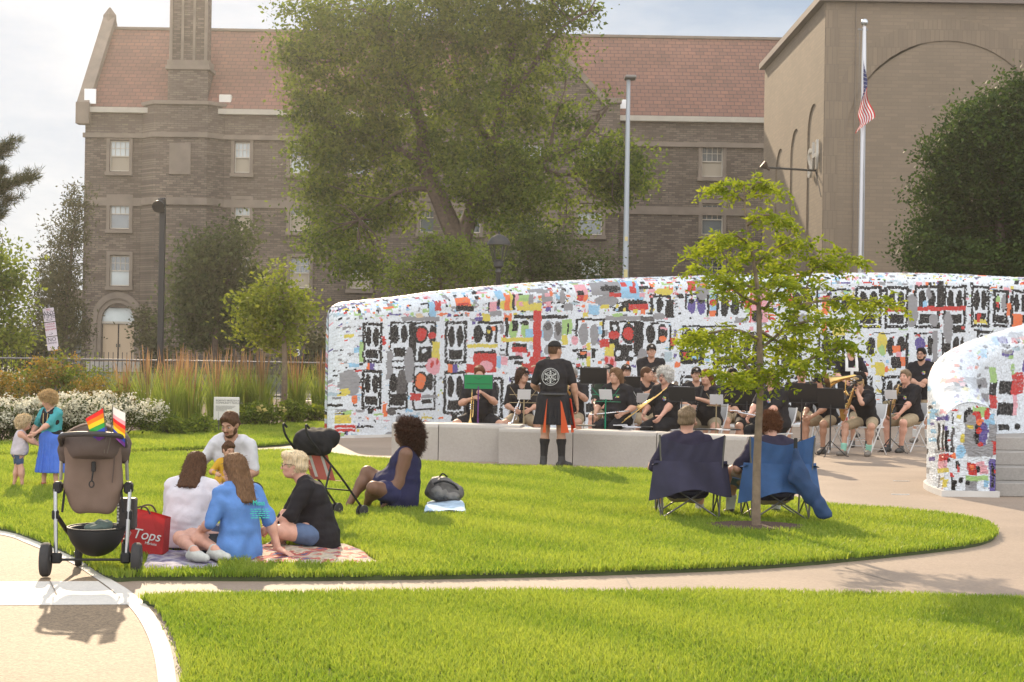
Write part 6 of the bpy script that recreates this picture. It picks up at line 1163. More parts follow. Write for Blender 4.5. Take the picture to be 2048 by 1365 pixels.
sit('wsh', 377, 12.3, -.12, 'woman in a loose white blouse with long dark brown hair, back turned', H=1.50, w=1.24, seat=.045, lean=.14, hunch=.5, pitch=.2, hair=('long', 'chestnut', .40), shirt=('blouse', 'white_blouse', (.76, .74, .79), .35), sleeve=1.85, bottom=('shorts', 'denim', (.07, .10, .18)), legs=crossed, arms={1: ((.5, -.3, -.8), (.40, .34, .30)), -1: ((-.3, -.3, -1), (-.14, .42, .24))}, v=.0085, face_=False, shoes=('sneaker', 'pale', (.4, .38, .36)), hem=-.10)
sit('blu', 484, 11.8, .85, 'woman in a sky blue tee with long light brown hair leaning on one arm', H=1.50, w=1.12, seat=.045, lean=.0, hunch=.25, tilt=.06, roll=.06, pitch=.1, yaw=.1, hair=('long', 'sandy', .50), tone='rosy', shirt=('tee', 'sky_blue', (.12, .25, .56), .15), sleeve=.95, bottom=('shorts', 'dark_grey', (.04, .043, .05)), blen=.42, ls=1.2, legs={1: ((-.01, .92, .15), (-.28, -.03, .155)), -1: ((-.01, .92, .1), (-.45, .03, .155)), ('foot', 1): (.2, -.95, 0), ('foot', -1): (.15, -.97, 0)}, arms={1: ((.6, -.8, .3), (.35, -.13, .09)), -1: ((-.5, -.5, -.6), (-.20, .28, .28)), ('hand', 1): (.23, -.83, -.25), ('palm', 1): (0, 0, -1), ('curl', 1): .12}, v=.0085, face_=False, shoes=('sneaker', 'cream', (.46, .46, .42)), hem=-.1)
sit('blk', 650, 12.6, 1.72, 'woman with short pale blonde hair and glasses in a black shirt, in profile', H=1.52, w=1.26, seat=.045, lean=.18, hunch=.36, pitch=.05, hair=('pixie', 'pale'), tone='rosy', glasses='clear', shirt=('shirt', 'black_shirt', (.017, .015, .017), 0), sleeve=1.6, bottom=('shorts', 'patterned_denim', (.09, .13, .22)), blen=.55, legs={1: ((1, .55, .35), (-.06, .36, .07)), -1: ((-1, .55, .35), (.10, .42, .07))}, arms={1: ((.8, -.4, -.3), (.12, .46, .22)), -1: ((-.8, -.4, -.3), (-.1, .46, .24))}, v=.0085, shoes=('sneaker', 'dark', (.05, .048, .045)), bust=1.1, hem=-.12)
sit('afr', 806, 15.85, 1.62, 'woman with a big auburn afro in a navy sleeveless dress leaning back on one arm', H=1.55, w=1.9, seat=.02, lean=-.16, hunch=.10, pitch=-.12, hair=('afro', 'afro'), tone='brown', shirt=('dress', 'navy', (.020, .020, .058)), sleeve=0, bottom=('shorts', 'navy_shorts', (.024, .025, .07)), blen=.6, legs={1: ((.1, .8, .8), (-.02, .58, .06)), -1: ((-.8, .6, .3), (-.06, .38, .06))}, arms={1: ((.6, -.6, 0), (.3, -.06, .08)), -1: ((-.4, -.9, 0), (-.24, .13, .08)), ('hand', -1): (-.2, .6, -.4), ('palm', -1): (0, 0, -1), ('curl', -1): .12}, v=.0095, bust=1.15, shoes=None, bare=True, hem=-.14, ls=1.05)
# the two children
sit('tod', 40, 17.45, -PI / 2 + .25, 'toddler with fluffy blond curls in a pale tank top and denim shorts', H=.78, w=1.25, pose='stand', hs=1.38, hair=('curly', 'pale', .03), tone='rosy', shirt=('tank', 'tie_dye', (.58, .52, .56), .2), sleeve=0, bottom=('shorts', 'denim', (.07, .10, .18)), blen=.55, v=.0095, pitch=-.1, shoes=('sandal', 'pale', (.4, .38, .36)), arms={1: ((.5, -.3, -.8), (.10, .52, 1.10)), -1: ((-.5, -.3, -.8), (-.06, .54, 1.12))}, legs={1: ((.2, 1, 0), (.10, .12, .09)), -1: ((-.2, 1, 0), (-.12, -.10, .09))}, lean=.08, hem=-.05, mouth=0)
sit('girl', 107, 17.5, 2.75, 'older girl with curly fair hair in a black vest and long blue skirt', H=1.07, w=1.05, pose='stand', hs=1.22, hair=('curly', 'fair', .022), tone='rosy', shirt=('tee', 'teal', (.07, .33, .36), .1), sleeve=.9, bottom=('skirt', 'blue_skirt', (.07, .15, .52)), blen=.72, v=.0095, pitch=.4, yaw=-.45, shoes=('sandal', 'dusty', (.3, .2, .18)), arms={1: ((.6, -.3, -.8), (.33, .20, .98)), -1: ((-.4, -.2, -.9), (.12, .36, 1.0))}, sock=('red', (.45, .1, .08), .12), hem=0)
d = PP['girl'][1]; V, F = shape([cone(d['chest'] - d['X'] * .055 * d['s'], d['chest'] + d['X'] * .055 * d['s'], .150 * d['s'], .150 * d['s'], .05), cone(d['pel'] - d['X'] * .05 + [0, 0, .04], d['pel'] + d['X'] * .05 + [0, 0, .04], .14 * d['s'], .14 * d['s'], .05), cone(d['sh'] - d['X'] * .06 * d['s'], d['sh'] + d['X'] * .06 * d['s'], .1 * d['s'], .1 * d['s'], .05)], .009, [(np.array([0, 0, -1.]), -(d['pel'][2] + .01))], [cone(d['nk'] - [0, 0, .02], d['nk'] + [0, 0, .2], .06, .09, .01)]); npmesh('vest', V, F, cloth('black_vest', (.018, .016, .02)), PP['girl'][0], True)
b = MB()
for sg in (-1, 1): b.tube([d['sh'] + d['X'] * sg * .03 + d['Fd'] * .085 + [0, 0, .0], d['chest'] + d['X'] * sg * .025 + d['Fd'] * .108, d['chest'] + d['X'] * sg * .02 + d['Fd'] * .11 - [0, 0, .08]], .004, 5)
b.build('vest_trim', mat('gold_trim', (.5, .35, .15), .5), PP['girl'][0])
# toddler's pink hem and print on the blue tee
d = PP['blu'][1]; M3 = Matrix.Translation(d['chest'] - d['Fd'] * .142 * d['s'] * d['gw'] ** .7 + d['X'] * .07 - d['S2'] * .01) @ Matrix(np.stack([d['X'], d['S2'], -d['Fd']], 1).tolist()).to_4x4(); tp_ = mat('teal_print', (.06, .50, .42), .8)
text_mesh('shirt_print', 'Moss', .055, M3 @ Matrix.Translation((0, .02, .008)), tp_, PP['blu'][0], .003)
b = MB()
for k in range(5): 
    for j in range(5): b.box((-.075 + j * .036 + (k % 2) * .008, -.025 - k * .016, .008), (.026 + .008 * ((j + k) % 3 - 1), .006, .004))
o = b.build('shirt_print', tp_, PP['blu'][0]); o.matrix_local = M3
# ---------------------------------------------------------------- things people brought, band gear, street furniture
m_blk = mat('black_plastic', (.016, .016, .017), .6, spec=.3); m_rub = mat('rubber', (.03, .028, .028), .8, var=.2, vs=20); m_alu = mat('aluminium', (.50, .52, .55), .32, metal=.9); m_steel = mat('dark_steel', (.16, .155, .15), .4, metal=.8)
m_paper = mat('paper', (.62, .62, .64), .8, trans=.2); m_wpl = mat('white_chair_plastic', (.60, .60, .60), .4); m_brass = mat('brass', (.62, .42, .16), .25, metal=1); m_silver = mat('silver_plate', (.65, .65, .66), .2, metal=1)
rb_ = [mat('flag_' + n, c, .7, trans=.45) for n, c in (('red', (.60, .02, .02)), ('orange', (.65, .17, .01)), ('yellow', (.65, .50, .02)), ('green', (.03, .28, .05)), ('blue', (.03, .07, .42)), ('violet', (.18, .04, .28)), ('white', (.65, .65, .65)), ('pink', (.6, .3, .35)), ('sky', (.25, .5, .65)))]
def wheel(parent, c, r_, w_, ax=0.0):
    R_ = Rz(ax) @ Ry(PI / 2); b = MB(); b.lathe([(r_ * .62, -w_ / 2), (r_ * .9, -w_ / 2), (r_, -w_ * .25), (r_, w_ * .25), (r_ * .9, w_ / 2), (r_ * .62, w_ / 2)], c, 24, R_); o = b.build('wheel', m_rub, parent, True)
    b = MB(); b.lathe([(r_ * .6, -w_ * .42), (r_ * .62, w_ * .42)], c, 16, R_); b.lathe([(r_ * .18, -w_ * .6), (r_ * .18, w_ * .6)], c, 10, R_); b.build('rim', m_steel, o, True); return o
# brown stroller, seen from behind
m_brn = mat('brown_canvas', (.155, .105, .080), .85, var=.12, vs=9, bump=.3, bs=150); m_brd = mat('dark_brown_canvas', (.085, .06, .05), .85, var=.12, vs=9, bump=.3, bs=150); m_lea = mat('black_leather_grip', (.03, .025, .024), .5)
sx0 = xat(190, 11.0); st = thing('stroller', 'brown and black stroller with its back to the viewer at the path edge', 'stroller', (sx0, 11.0, .008), .12)
for sg in (-1, 1): wheel(st, (sg * .305, 0, .118), .118, .06); wheel(st, (sg * .165, .55, .09), .09, .05, .15)
for sg in (-1, 1): b = MB(); b.tube([(sg * .235, .0, .11), (sg * .245, .0, .45), (sg * .25, .01, .60)], .0135, 10); b.tube([(sg * .225, .07, .66), (sg * .215, .03, .92), (sg * .2, -.06, .985)], .012, 8); b.build('frame_tube', m_alu, st, True)
b = MB()
for sg in (-1, 1):
    b.box((sg * .232, .0, .13), (.07, .05, .075), bev=.012); b.box((sg * .247, .01, .425), (.045, .045, .07), bev=.01); b.box((sg * .238, .04, .61), (.06, .09, .08), bev=.015); b.tube([(sg * .24, .02, .42), (sg * .21, .3, .28), (sg * .17, .52, .17)], .016, 8); b.tube([(sg * .19, .03, .60), (sg * .205, .03, .44)], .009, 6); b.tube([(sg * .16, .55, .09), (sg * .17, .52, .2)], .02, 8)
b.tube([(-.30, 0, .118), (.30, 0, .118)], .009, 8); b.build('chassis', m_blk, st, True)
V, F = shape([cone((-.115, .0, .90), (.115, .0, .90), .055, .055, .05), cone((-.14, .0, .88), (-.145, .05, .62), .05, .05, .04), cone((.14, .0, .88), (.145, .05, .62), .05, .05, .04), cone((-.145, .05, .62), (-.09, .08, .49), .05, .05, .04), cone((.145, .05, .62), (.09, .08, .49), .05, .05, .04), cone((-.09, .08, .48), (.09, .08, .48), .05, .05, .04)] + [cone((-.12, .02 + (.9 - z) * .16, z), (.12, .02 + (.9 - z) * .16, z), .055, .055, .04) for z in np.linspace(.86, .53, 7)], .009, disp=lambda p: fold(p, .003, 24, 3)); npmesh('seat_back', V, F, m_brn, st, True)
V, F = shape([ell((0, .13, .90), (.235, .27, .155), .02), cone((-.21, .04, .86), (-.205, .09, .70), .035, .02, .05), cone((.21, .04, .86), (.205, .09, .70), .035, .02, .05)], .010, [(np.array([0, -.35, -1.]), -.80)], disp=lambda p: fold(p, .004, 22, 5)); ho = npmesh('hood', V, F, m_brd, st, True)
b = MB()
for y0, rr_ in ((.02, .215), (.16, .238)): b.tube([(rr_ * math.cos(a), y0 - .04 * math.sin(a), .885 + .165 * math.sin(a)) for a in np.linspace(.1, PI - .1, 18)], .008, 6)
b.build('hood_seam', m_brn, ho, True)
MB().tube(smooth_poly([(-.212, .02, .90), (-.205, -.10, .965), (-.13, -.155, .985), (0, -.165, .99), (.13, -.155, .985), (.205, -.10, .965), (.212, .02, .90)], 6, False), .018, 10).build('handlebar', m_lea, st, True)
b = MB(); b.box((0.01, -.045, .76), (.03, .02, .07), bev=.006); b.tube([(0.01, -.05, .74), (0.0, -.045, .66)], .006, 6); b.tube([(.0 + .016 * math.cos(a), -.05, .64 + .022 * math.sin(a)) for a in np.linspace(0, 2 * PI, 12, endpoint=False)], .0045, 5, True); b.build('strap', m_blk, st, True)
MB().tube(smooth_poly([(-.15, -.05, .86), (-.12, -.058, .905), (0, -.062, .915), (.12, -.058, .905), (.15, -.05, .86), (.135, -.03, .65)], 5, False), .004, 5).build('piping', m_brd, st, True)
V, F = shape([ell((0, .24, .33), (.2, .24, .22), .03)], .011, [(np.array([0, 0, 1.]), .315)], [ell((0, .24, .37), (.18, .22, .2), .02)]); bk_ = npmesh('basket', V, F, m_blk, st, True)
MB().tube([(.198 * math.cos(a), .24 + .238 * math.sin(a), .315) for a in np.linspace(0, 2 * PI, 24, endpoint=False)], .008, 6, True).build('basket_rim', m_blk, bk_, True)
c0 = np.array([sx0, 11.0, 0]); V, F = shape([ell((-.02, .2, .33), (.09, .09, .035), .03), ell((.04, .24, .345), (.05, .06, .035), .03)], .009, disp=lambda p: fold(p, .012, 40, 8)); o = npmesh('folded_cloth', V, F, cloth('sage', (.12, .16, .14))); o.location = c0; tag(o, 'sage green cloth bundled in the stroller basket', 'cloth')
b = MB(); b.box((.155, .36, .41), (.13, .12, .22), rz=.1, bev=.01); o = b.build('dark_box', mat('dark_pouch', (.035, .03, .028), .6)); o.location = c0; tag(o, 'dark pouch with white lettering marks standing in the stroller basket', 'pouch')
b = MB(); [b.box((.105 + .004 * (k % 2), .292, .35 + k * .022), (.012, .004, .014)) for k in range(7)]; q = b.build('lettering', mat('white_print', (.5, .5, .5), .8), o)
def small_flag(label, base, pts, cols, group):               # pts: rows of [hoist..fly] points
    t = thing('pride_flag', label, 'flag', base, 0, group); pts = np.array(pts, float); n, m = pts.shape[:2]; V = pts.reshape(-1, 3); F = quads(n, m); mi = np.repeat([cols[i] for i in range(n - 1)], m - 1); npmesh('cloth', V, F, rb_, t, True, midx=mi)
    MB().tube([(0, 0, -.12), pts[-1, 0] * .6, pts[0, 0] + [0, 0, .01]], .0035, 6).build('stick', mat('flag_stick', (.1, .08, .06), .6), t); return t
fb = P(209, 872, 10.9); g1 = []
for i in range(7):
    f = i / 6; g1.append([np.array([-.012 + .028 * f - .0, 0, .20 - .20 * f]) * [1, 1, .95] + np.array([-.115 * u * (1 - .15 * f) + .0, .015 * math.sin(u * 5 + f * 2), -.075 * u + .02 * u * math.sin(f * 3)]) for u in np.linspace(0, 1, 6)])
small_flag('small rainbow flag leaning left on the stroller hood', fb, [[p for p in r_] for r_ in np.array(g1)[:, :, :]], [0, 1, 2, 3, 4, 5], 'pride flags on the stroller')
g2 = []
for i in range(9):
    f = i / 8; g2.append([np.array([.03 + .01 * f, .01, .20 - .2 * f]) + np.array([.085 * u * (1 - .1 * f), -.012 * math.sin(u * 4), -.11 * u * (.4 + f * .3)]) for u in np.linspace(0, 1, 6)])
small_flag('small white topped pride flag drooping right on the stroller hood', fb + [.02, 0, 0], g2, [6, 6, 7, 0, 1, 2, 4, 5], 'pride flags on the stroller')
# umbrella stroller
us = thing('umbrella_stroller', 'black folding umbrella stroller with hooked handles and coral seat', 'stroller', (xat(654, 14.7), 14.7, .03), -.62)
b = MB()
for sg in (-1, 1): b.tube(smooth_poly([(sg * .15, -.40, .93), (sg * .15, -.45, .965), (sg * .15, -.42, .86), (sg * .16, -.28, .72), (sg * .17, .05, .43), (sg * .17, .38, .10)], 5, False), .011, 8); b.tube([(sg * .17, -.10, .56), (sg * .17, -.26, .08)], .010, 8)
b.tube([(-.17, .2, .29), (.17, .2, .29)], .008, 6); b.tube([(-.17, -.2, .25), (.17, -.2, .25)], .008, 6); b.build('frame', m_blk, us, True)
for sg in (-1, 1):
    for d_ in (-.022, .022): wheel(us, (sg * .17 + d_, .38, .07), .065, .022); wheel(us, (sg * .17 + d_, -.27, .07), .065, .022)
V, F = shape([cone((-.10, -.20, .80), (.10, -.20, .80), .11, .11, .04), cone((-.11, -.06, .82), (.11, -.06, .82), .10, .10, .05), cone((-.12, -.18, .72), (.12, -.18, .72), .09, .09, .06)], .010, [(np.array([0, .25, -1.]), -.71)], [ell((0, .0, .70), (.14, .17, .13), .02)], lambda p: fold(p, .006, 34, 2)); npmesh('hood', V, F, cloth('black_hood', (.016, .015, .016)), us, True)
b = MB(); b.add([(-.16, -.16, .70), (.16, -.16, .70), (.16, -.02, .40), (-.16, -.02, .40), (.16, .22, .38), (-.16, .22, .38)], [(0, 1, 2, 3), (3, 2, 4, 5)]); b.build('seat', mat('coral_fabric', (.33, .09, .08), .8, trans=.2), us)
b = MB(); b.add([(-.10, -.165, .702), (-.06, -.165, .702), (-.06, -.022, .405), (-.10, -.022, .405)], [(0, 1, 2, 3)]); b.add([(.06, -.165, .702), (.1, -.165, .702), (.1, -.022, .405), (.06, -.022, .405)], [(0, 1, 2, 3)]); b.build('seat_stripe', m_paper, us)
us.scale = (.92, .92, .92)
# tote bag, blankets, backpack
tg = P(291, 1118, 12.0); tb_ = thing('tote_bag', 'red shopping tote printed TOPS in white, standing on the blanket', 'bag', (tg[0], 12.0, .05), -.1)
m_red = mat('red_nonwoven', (.40, .018, .020), .6, var=.15, vs=8, bump=.4, bs=25, trans=.25)
b = MB(); pf = lambda y, k: [(-.175, y, .0), (.165, y, .0), (.18 + k, y, .285), (.05, y * .6, .325), (-.08, y * .8, .345), (-.185, y, .35)]
f_, k_ = pf(-.075, 0), pf(.075, 0); n = 6; b.add(f_ + k_, [tuple(range(n))[::-1][::-1], tuple(range(n, 2 * n))[::-1], (0, 6, 7, 1), (1, 7, 8, 2), (5, 11, 6, 0)]); b.build('body', m_red, tb_)
b = MB()
for y in (-.08, .07): b.tube(smooth_poly([(-.07, y, .33), (-.05, y, .37), (.02, y, .375), (.06, y, .32)], 5, False), .007, 6)
b.build('handle', mat('dark_webbing', (.05, .02, .02), .8), tb_); wpn = mat('white_print', (.55, .55, .54), .8)
MT = face_cam((.03, -.079, .15)) @ Matrix.Rotation(-.12, 4, 'Z'); text_mesh('logo', 'Tops', .115, MT, wpn, tb_, .001, shear=.25); text_mesh('logo', 'Markets', .03, MT @ Matrix.Translation((.045, -.062, 0)), wpn, tb_, .001); b = MB(); b.tube([(-.125 + .028 * math.cos(a), -.079, .165 + .034 * math.sin(a)) for a in np.linspace(0, 2 * PI, 6, endpoint=False)], .002, 4, True); b.build('logo', wpn, tb_)
tb_.scale = (.93, .93, .93)
def blanket(label, poly, m, z, seed):
    r = np.random.default_rng(seed); poly = np.array(poly); c = poly.mean(0); b = MB(); n = 14; V = []
    q = np.array([[(poly[0] * (1 - u) + poly[1] * u) * (1 - v) + (poly[3] * (1 - u) + poly[2] * u) * v for u in np.linspace(0, 1, n)] for v in np.linspace(0, 1, n)])
    zz = z + .012 * np.sin(q[..., 0] * 9 + seed) * np.sin(q[..., 1] * 7) + .006 * np.sin(q[..., 0] * 23 + q[..., 1] * 17); zz[[0, -1]] -= .012; zz[:, [0, -1]] -= .012
    V = np.dstack([q, zz]).reshape(-1, 3); V2 = V - [0, 0, .012]; F = quads(n, n); o = npmesh('picnic_blanket', np.vstack([V, V2]), np.vstack([F[:, ::-1], F + n * n]), m, None, True); return tag(o, label, 'blanket')
m_bl = mat('patterned_quilt', (.38, .31, .24), .9, col2=(.10, .09, .16), cs=9, var=.4, vs=26); N = m_bl.node_tree.nodes; K = m_bl.node_tree.links.new
rm = [n for n in N if n.type == 'VALTORGB'][0].color_ramp; e_ = rm.elements.new(.52); e_.color = (.36, .08, .06, 1); e_ = rm.elements.new(.47); e_.color = (.45, .38, .26, 1); rm.interpolation = 'CONSTANT'
gq = lambda x, y: tuple(G(x, y, .07)[:2])
blanket('patterned red, cream and navy picnic blanket under the seated women', [gq(500, 1122), gq(768, 1121), gq(700, 1085), gq(500, 1085)], m_bl, .062, 1)
blanket('corner of a grey and purple plaid blanket beside the red tote', [gq(285, 1133), gq(440, 1130), gq(430, 1095), gq(300, 1095)], mat('plaid_throw', (.36, .33, .36), .9, col2=(.13, .11, .2), cs=12, var=.3, vs=40), .058, 2)
blanket('light blue towel crumpled under the backpack', [gq(848, 1024), gq(932, 1022), gq(925, 1002), gq(855, 1004)], mat('towel_blue', (.36, .47, .58), .9, var=.3, vs=15), .09, 3)
bpq = thing('backpack', 'grey backpack slumped on a towel beside the woman in navy', 'backpack', (xat(893, 16.1), 16.1, .09), .2)
m_bp = mat('grey_nylon', (.10, .092, .088), .6, var=.3, vs=16, bump=.5, bs=60)
V, F = shape([ell((0, 0, .09), (.19, .13, .1), .05), ell((-.03, .02, .15), (.13, .12, .10), .05), ell((.1, -.03, .07), (.1, .09, .07), .04)], .009, [(np.array([0, 0, -1.]), 0)], disp=lambda p: fold(p, .008, 34, 4)); npmesh('body', V, F, m_bp, bpq, True)
V, F = shape([ell((-.06, -.09, .10), (.09, .05, .06), .02), ell((.07, -.10, .06), (.07, .04, .04), .02)], .009, disp=lambda p: fold(p, .005, 40, 6)); npmesh('pocket', V, F, mat('grey_nylon_light', (.17, .16, .15), .6, var=.2, vs=20), bpq, True)
b = MB(); b.tube(smooth_poly([(-.12, -.1, .18), (-.03, -.14, .21), (.08, -.12, .17), (.15, -.08, .08)], 6, False), .012, 6); b.tube(smooth_poly([(-.05, .0, .24), (-.02, -.02, .275), (.03, 0, .24)], 6, False), .008, 6); b.build('strap', m_blk, bpq, True)
# camp chairs
def sheet_grid(name, fn, nu, nv, m, parent, th=.006):
    V = np.array([[fn(u, v) for u in np.linspace(0, 1, nu)] for v in np.linspace(0, 1, nv)]).reshape(-1, 3); F = quads(nv, nu); V2 = V + [0, th, .002]
    return npmesh(name, np.vstack([V, V2]), np.vstack([F, F[:, ::-1] + nu * nv]), m, parent, True)
def camp_chair(label, px, Y, rz, m, m2, tall):
    t = thing('camp_chair', label, 'camp chair', (xat(px, Y), Y, .035), rz, 'folding camp chairs'); b = MB(); w_ = .31
    for sg in (-1, 1):
        b.tube([(sg * .27, -.19, 0), (sg * .285, -.21, .42), (sg * w_, -.235, .80)], .0095, 8); b.tube([(sg * .28, .28, 0), (sg * .30, .28, .50)], .0095, 8); b.tube([(sg * .28, .27, .02), (sg * .29, -.2, .36)], .008, 6); b.tube([(sg * .28, -.18, .02), (sg * .29, .27, .36)], .008, 6)
    for y in (-.19, .28): b.tube([(-.27, y, .01), (.27, y + .01, .36)], .0085, 6); b.tube([(.27, y - .012, .01), (-.27, y - .002, .36)], .0085, 6)
    b.build('frame', m_steel, t, True)
    top = .815 if tall else .80
    def back(u, v):
        x = (u - .5) * 2; z = .33 + (top - .33) * v - (.10 * v ** 3) * (1 - abs(x) ** 1.6) - .02 * (1 - v) * 0; return (x * (.30 + .01 * v), -.235 + (1 - v) * .06 - .085 * (1 - x * x) * (1 - .35 * v) + .012 * math.sin(7 * x + 6 * v + 2 * math.sin(4 * v)) + .007 * math.sin(16 * x - 9 * v), z + .012 * math.sin(7 * v + 2 * x))
    sheet_grid('backrest', back, 22, 18, m, t)
    def sling(u, v):
        x = (u - .5) * 2; y = -.22 + .50 * v; return (x * .29, y, .37 - .14 * (1 - x * x) * (1 - .25 * v) + .03 * v)
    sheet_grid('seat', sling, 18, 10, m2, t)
    def flap(u, v):
        x = (u - .5) * 2; dx = .03 + .04 * (1 - v); return (x * (.325 + dx), -.245 + .10 * abs(x) ** 3 - .085 * (1 - x * x) + .03 * math.sin(5 * x + 3 * v) + .01 * math.sin(13 * x), .29 - .05 * (x < 0) * abs(x) ** 2 * (1 - v) + .26 * v - .05 * (1 - v) * (1 - x * x) * 0 + (.05 * math.cos(PI * x) - .05) * (1 - v) * .8)
    sheet_grid('side_flap', flap, 24, 8, m, t)
    for sg in (-1, 1):
        def arm(u, v): return (sg * (.27 + .09 * u), -.22 + .54 * v, .53 - .02 * math.sin(PI * v) - .012 * (2 * u - 1) ** 2)
        sheet_grid('armrest', arm, 6, 10, m, t)
    return t
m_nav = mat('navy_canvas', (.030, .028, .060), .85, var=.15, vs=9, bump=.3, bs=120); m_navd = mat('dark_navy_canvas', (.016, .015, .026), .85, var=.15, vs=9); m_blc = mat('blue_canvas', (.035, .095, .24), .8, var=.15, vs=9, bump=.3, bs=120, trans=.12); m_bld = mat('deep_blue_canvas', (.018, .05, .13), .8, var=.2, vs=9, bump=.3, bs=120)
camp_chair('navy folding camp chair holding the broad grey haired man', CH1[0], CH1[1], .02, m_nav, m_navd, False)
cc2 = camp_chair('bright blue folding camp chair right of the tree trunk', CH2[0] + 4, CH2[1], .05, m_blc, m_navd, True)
V, F = shape([cone((.10, -.36, .68), (.16, -.365, .50), .02, .03, .05), cone((.10, -.365, .62), (.07, -.36, .42), .02, .025, .05), cone((.16, -.365, .50), (.43, -.345, .10), .03, .028, .09), cone((.07, -.36, .42), (.34, -.345, .085), .025, .024, .09), cone((.12, -.36, .45), (.38, -.345, .10), .03, .026, .08), cone((.10, -.36, .52), (.22, -.355, .28), .03, .03, .08), cone((.34, -.345, .085), (.45, -.345, .07), .016, .012, .03)], .010, disp=lambda p: fold(p, .008, 30, 12)); o = npmesh('chair_bag', V, F, m_bld, None, True); o.location = (xat(CH2[0] + 4, CH2[1]), CH2[1], .035); o.rotation_euler = (0, 0, .05); tag(o, 'long deep blue carry bag hanging off the blue camp chair to the grass', 'bag')
b = MB(); b.box((.10, -.345, .73), (.035, .02, .14), bev=.006); b.build('strap', m_blk, o)
cx_ = P(1462, 947, 15.75); t = thing('cup', 'green drinking cup in the armrest between the camp chairs', 'cup', (cx_[0], 15.75, cx_[2] - .06)); MB().lathe([(.03, 0), (.038, .10), (.034, .10), (.028, .01)], (0, 0, 0), 14).build('cup_body', mat('green_plastic', (.04, .30, .10), .35, trans=.3), t, True)
for k, (px, py, dx_) in enumerate(((1478, 968, .0), (1497, 978, .06))):
    q = P(px, py, 15.6); b = MB(); b.box((0, 0, 0), (.16, .22, .012), R=Rx(-.5) @ Ry(.25)); o = b.build('tablet' if k == 0 else 'magazine', mat('tablet_case', (.10, .18, .33), .4) if k == 0 else m_paper); o.location = q; tag(o, 'pale blue tablet on the arm of the blue camp chair' if k == 0 else 'white magazine under the hand of the person in the blue camp chair', 'tablet' if k == 0 else 'magazine')

# white folding chairs under the seated players
def folding_chair():
    t = thing('folding_chair', 'x', 'folding chair', (0, 0, 0), 0, 'white folding chairs'); b = MB(); b.box((0, .0, .455), (.39, .38, .022), bev=.008); b.build('seat', m_wpl, t)
    b = MB(); q = [[(x, -.225 - .02 * (1 - (x / .2) ** 2) - (z - .62) * .25, z) for x in np.linspace(-.195, .195, 9)] for z in (.60, .66, .72, .80, .835)]; V = np.array(q).reshape(-1, 3); F = quads(5, 9); npmesh('backrest', np.vstack([V, V + [0, .014, 0]]), np.vstack([F, F[:, ::-1] + 45]), m_wpl, t, True)
    for sg in (-1, 1):
        MB().tube([(sg * .215, .27, 0.01), (sg * .205, -.02, .42), (sg * .2, -.20, .66), (sg * .19, -.265, .84)], .0115, 8).build('leg', m_wpl, t, True); MB().tube([(sg * .2, -.24, .01), (sg * .195, .08, .44)], .0105, 8).build('leg', m_wpl, t, True)
    b = MB(); b.tube([(-.21, .17, .15), (.21, .17, .15)], .008, 6); b.tube([(-.2, -.19, .09), (.2, -.19, .09)], .008, 6); b.build('crossbar', m_wpl, t, True); return t
fc0 = None
who = {'tr1': 'trumpeter behind the green folder', 'tr2': 'trumpeter in khaki shorts left of the conductor', 'tr3': 'player in sunglasses', 'cap4': 'capped man in the green tee', 'cap5': 'capped man behind the flautist', 'fl6': 'blonde flautist', 'tr8': 'buzz cut trumpeter', 'cap9': 'capped player behind the white haired woman', 'wh10': 'white haired woman', 'cap11': 'capped player behind the locust leaves', 'cl12': 'red haired clarinettist', 'bd13': 'dark bearded player', 'au14': 'auburn haired player', 'fl15': 'large woman beside the tree trunk', 'hn16': 'sandy haired horn player', 'ho17': 'capped player in glasses', 'dk20': 'long dark haired woman', 'sx21': 'saxophonist in mint socks', 'sx22': 'stout saxophonist at the right end'}
for k, nm in who.items():
    d = PP[k][1]; c = fc0 if fc0 is None else copy_tree(fc0); c = c or folding_chair(); fc0 = fc0 or c; c.location = (d['x'], d['Y'], 0); c.rotation_euler = (0, 0, d['rz']); c['label'] = 'white folding chair under the ' + nm
# music stands
def music_stand(label, px, py, Y, rz, col, w_=.48, h_=.32, wire=False, tilt=.35, sheet_=True, group='music stands'):
    q = P(px, py, Y); m = mat('stand_' + col, {'black': (.016, .015, .016), 'green': (.01, .18, .10), 'gold': (.28, .22, .13), 'purple': (.13, .04, .16), 'silver': (.5, .5, .5)}[col], .7, spec=.15); t = thing('music_stand', label, 'music stand', (q[0], Y, 0), rz, group); z = q[2]; b = MB(); R_ = Rx(tilt)
    if wire:
        for zz in (-h_ / 2, 0): b.tube([R_ @ np.array([-w_ / 2, 0, zz]) + [0, 0, z], R_ @ np.array([w_ / 2, 0, zz]) + [0, 0, z]], .005, 5)
        for x in (-w_ / 2, 0, w_ / 2): b.tube([R_ @ np.array([x * .2, 0, -h_ / 2]) + [0, 0, z], R_ @ np.array([x, 0, h_ / 2]) + [0, 0, z]], .005, 5)
    else: b.box((0, 0, z), (w_, .012, h_), R=R_, bev=.004); b.box((0, .025, z - h_ / 2 + .01), (w_, .05, .01))
    b.build('desk', m, t)
    b = MB(); b.tube([(0, -.012, z - h_ * .3), (0, -.012, .12)], .010, 8); b.tube([(0, -.012, .6), (0, -.012, .1)], .013, 8); b.build('pole', m, t, True); b = MB()
    for k in range(3): a = k * 2 * PI / 3 + .5; b.tube([(0, -.012, .26), (.26 * math.cos(a), .26 * math.sin(a), .012), (.30 * math.cos(a), .30 * math.sin(a), .008)], .008, 6)
    b.build('tripod', m, t, True)
    if sheet_:
        b = MB(); b.box(R_ @ np.array([0, .012 if not wire else -.012, .01]) + [0, 0, z], (w_ * .62 if not wire else .2, .004, h_ * .9 if not wire else .16), R=R_); b.build('sheet_music', m_paper, t)
    return t
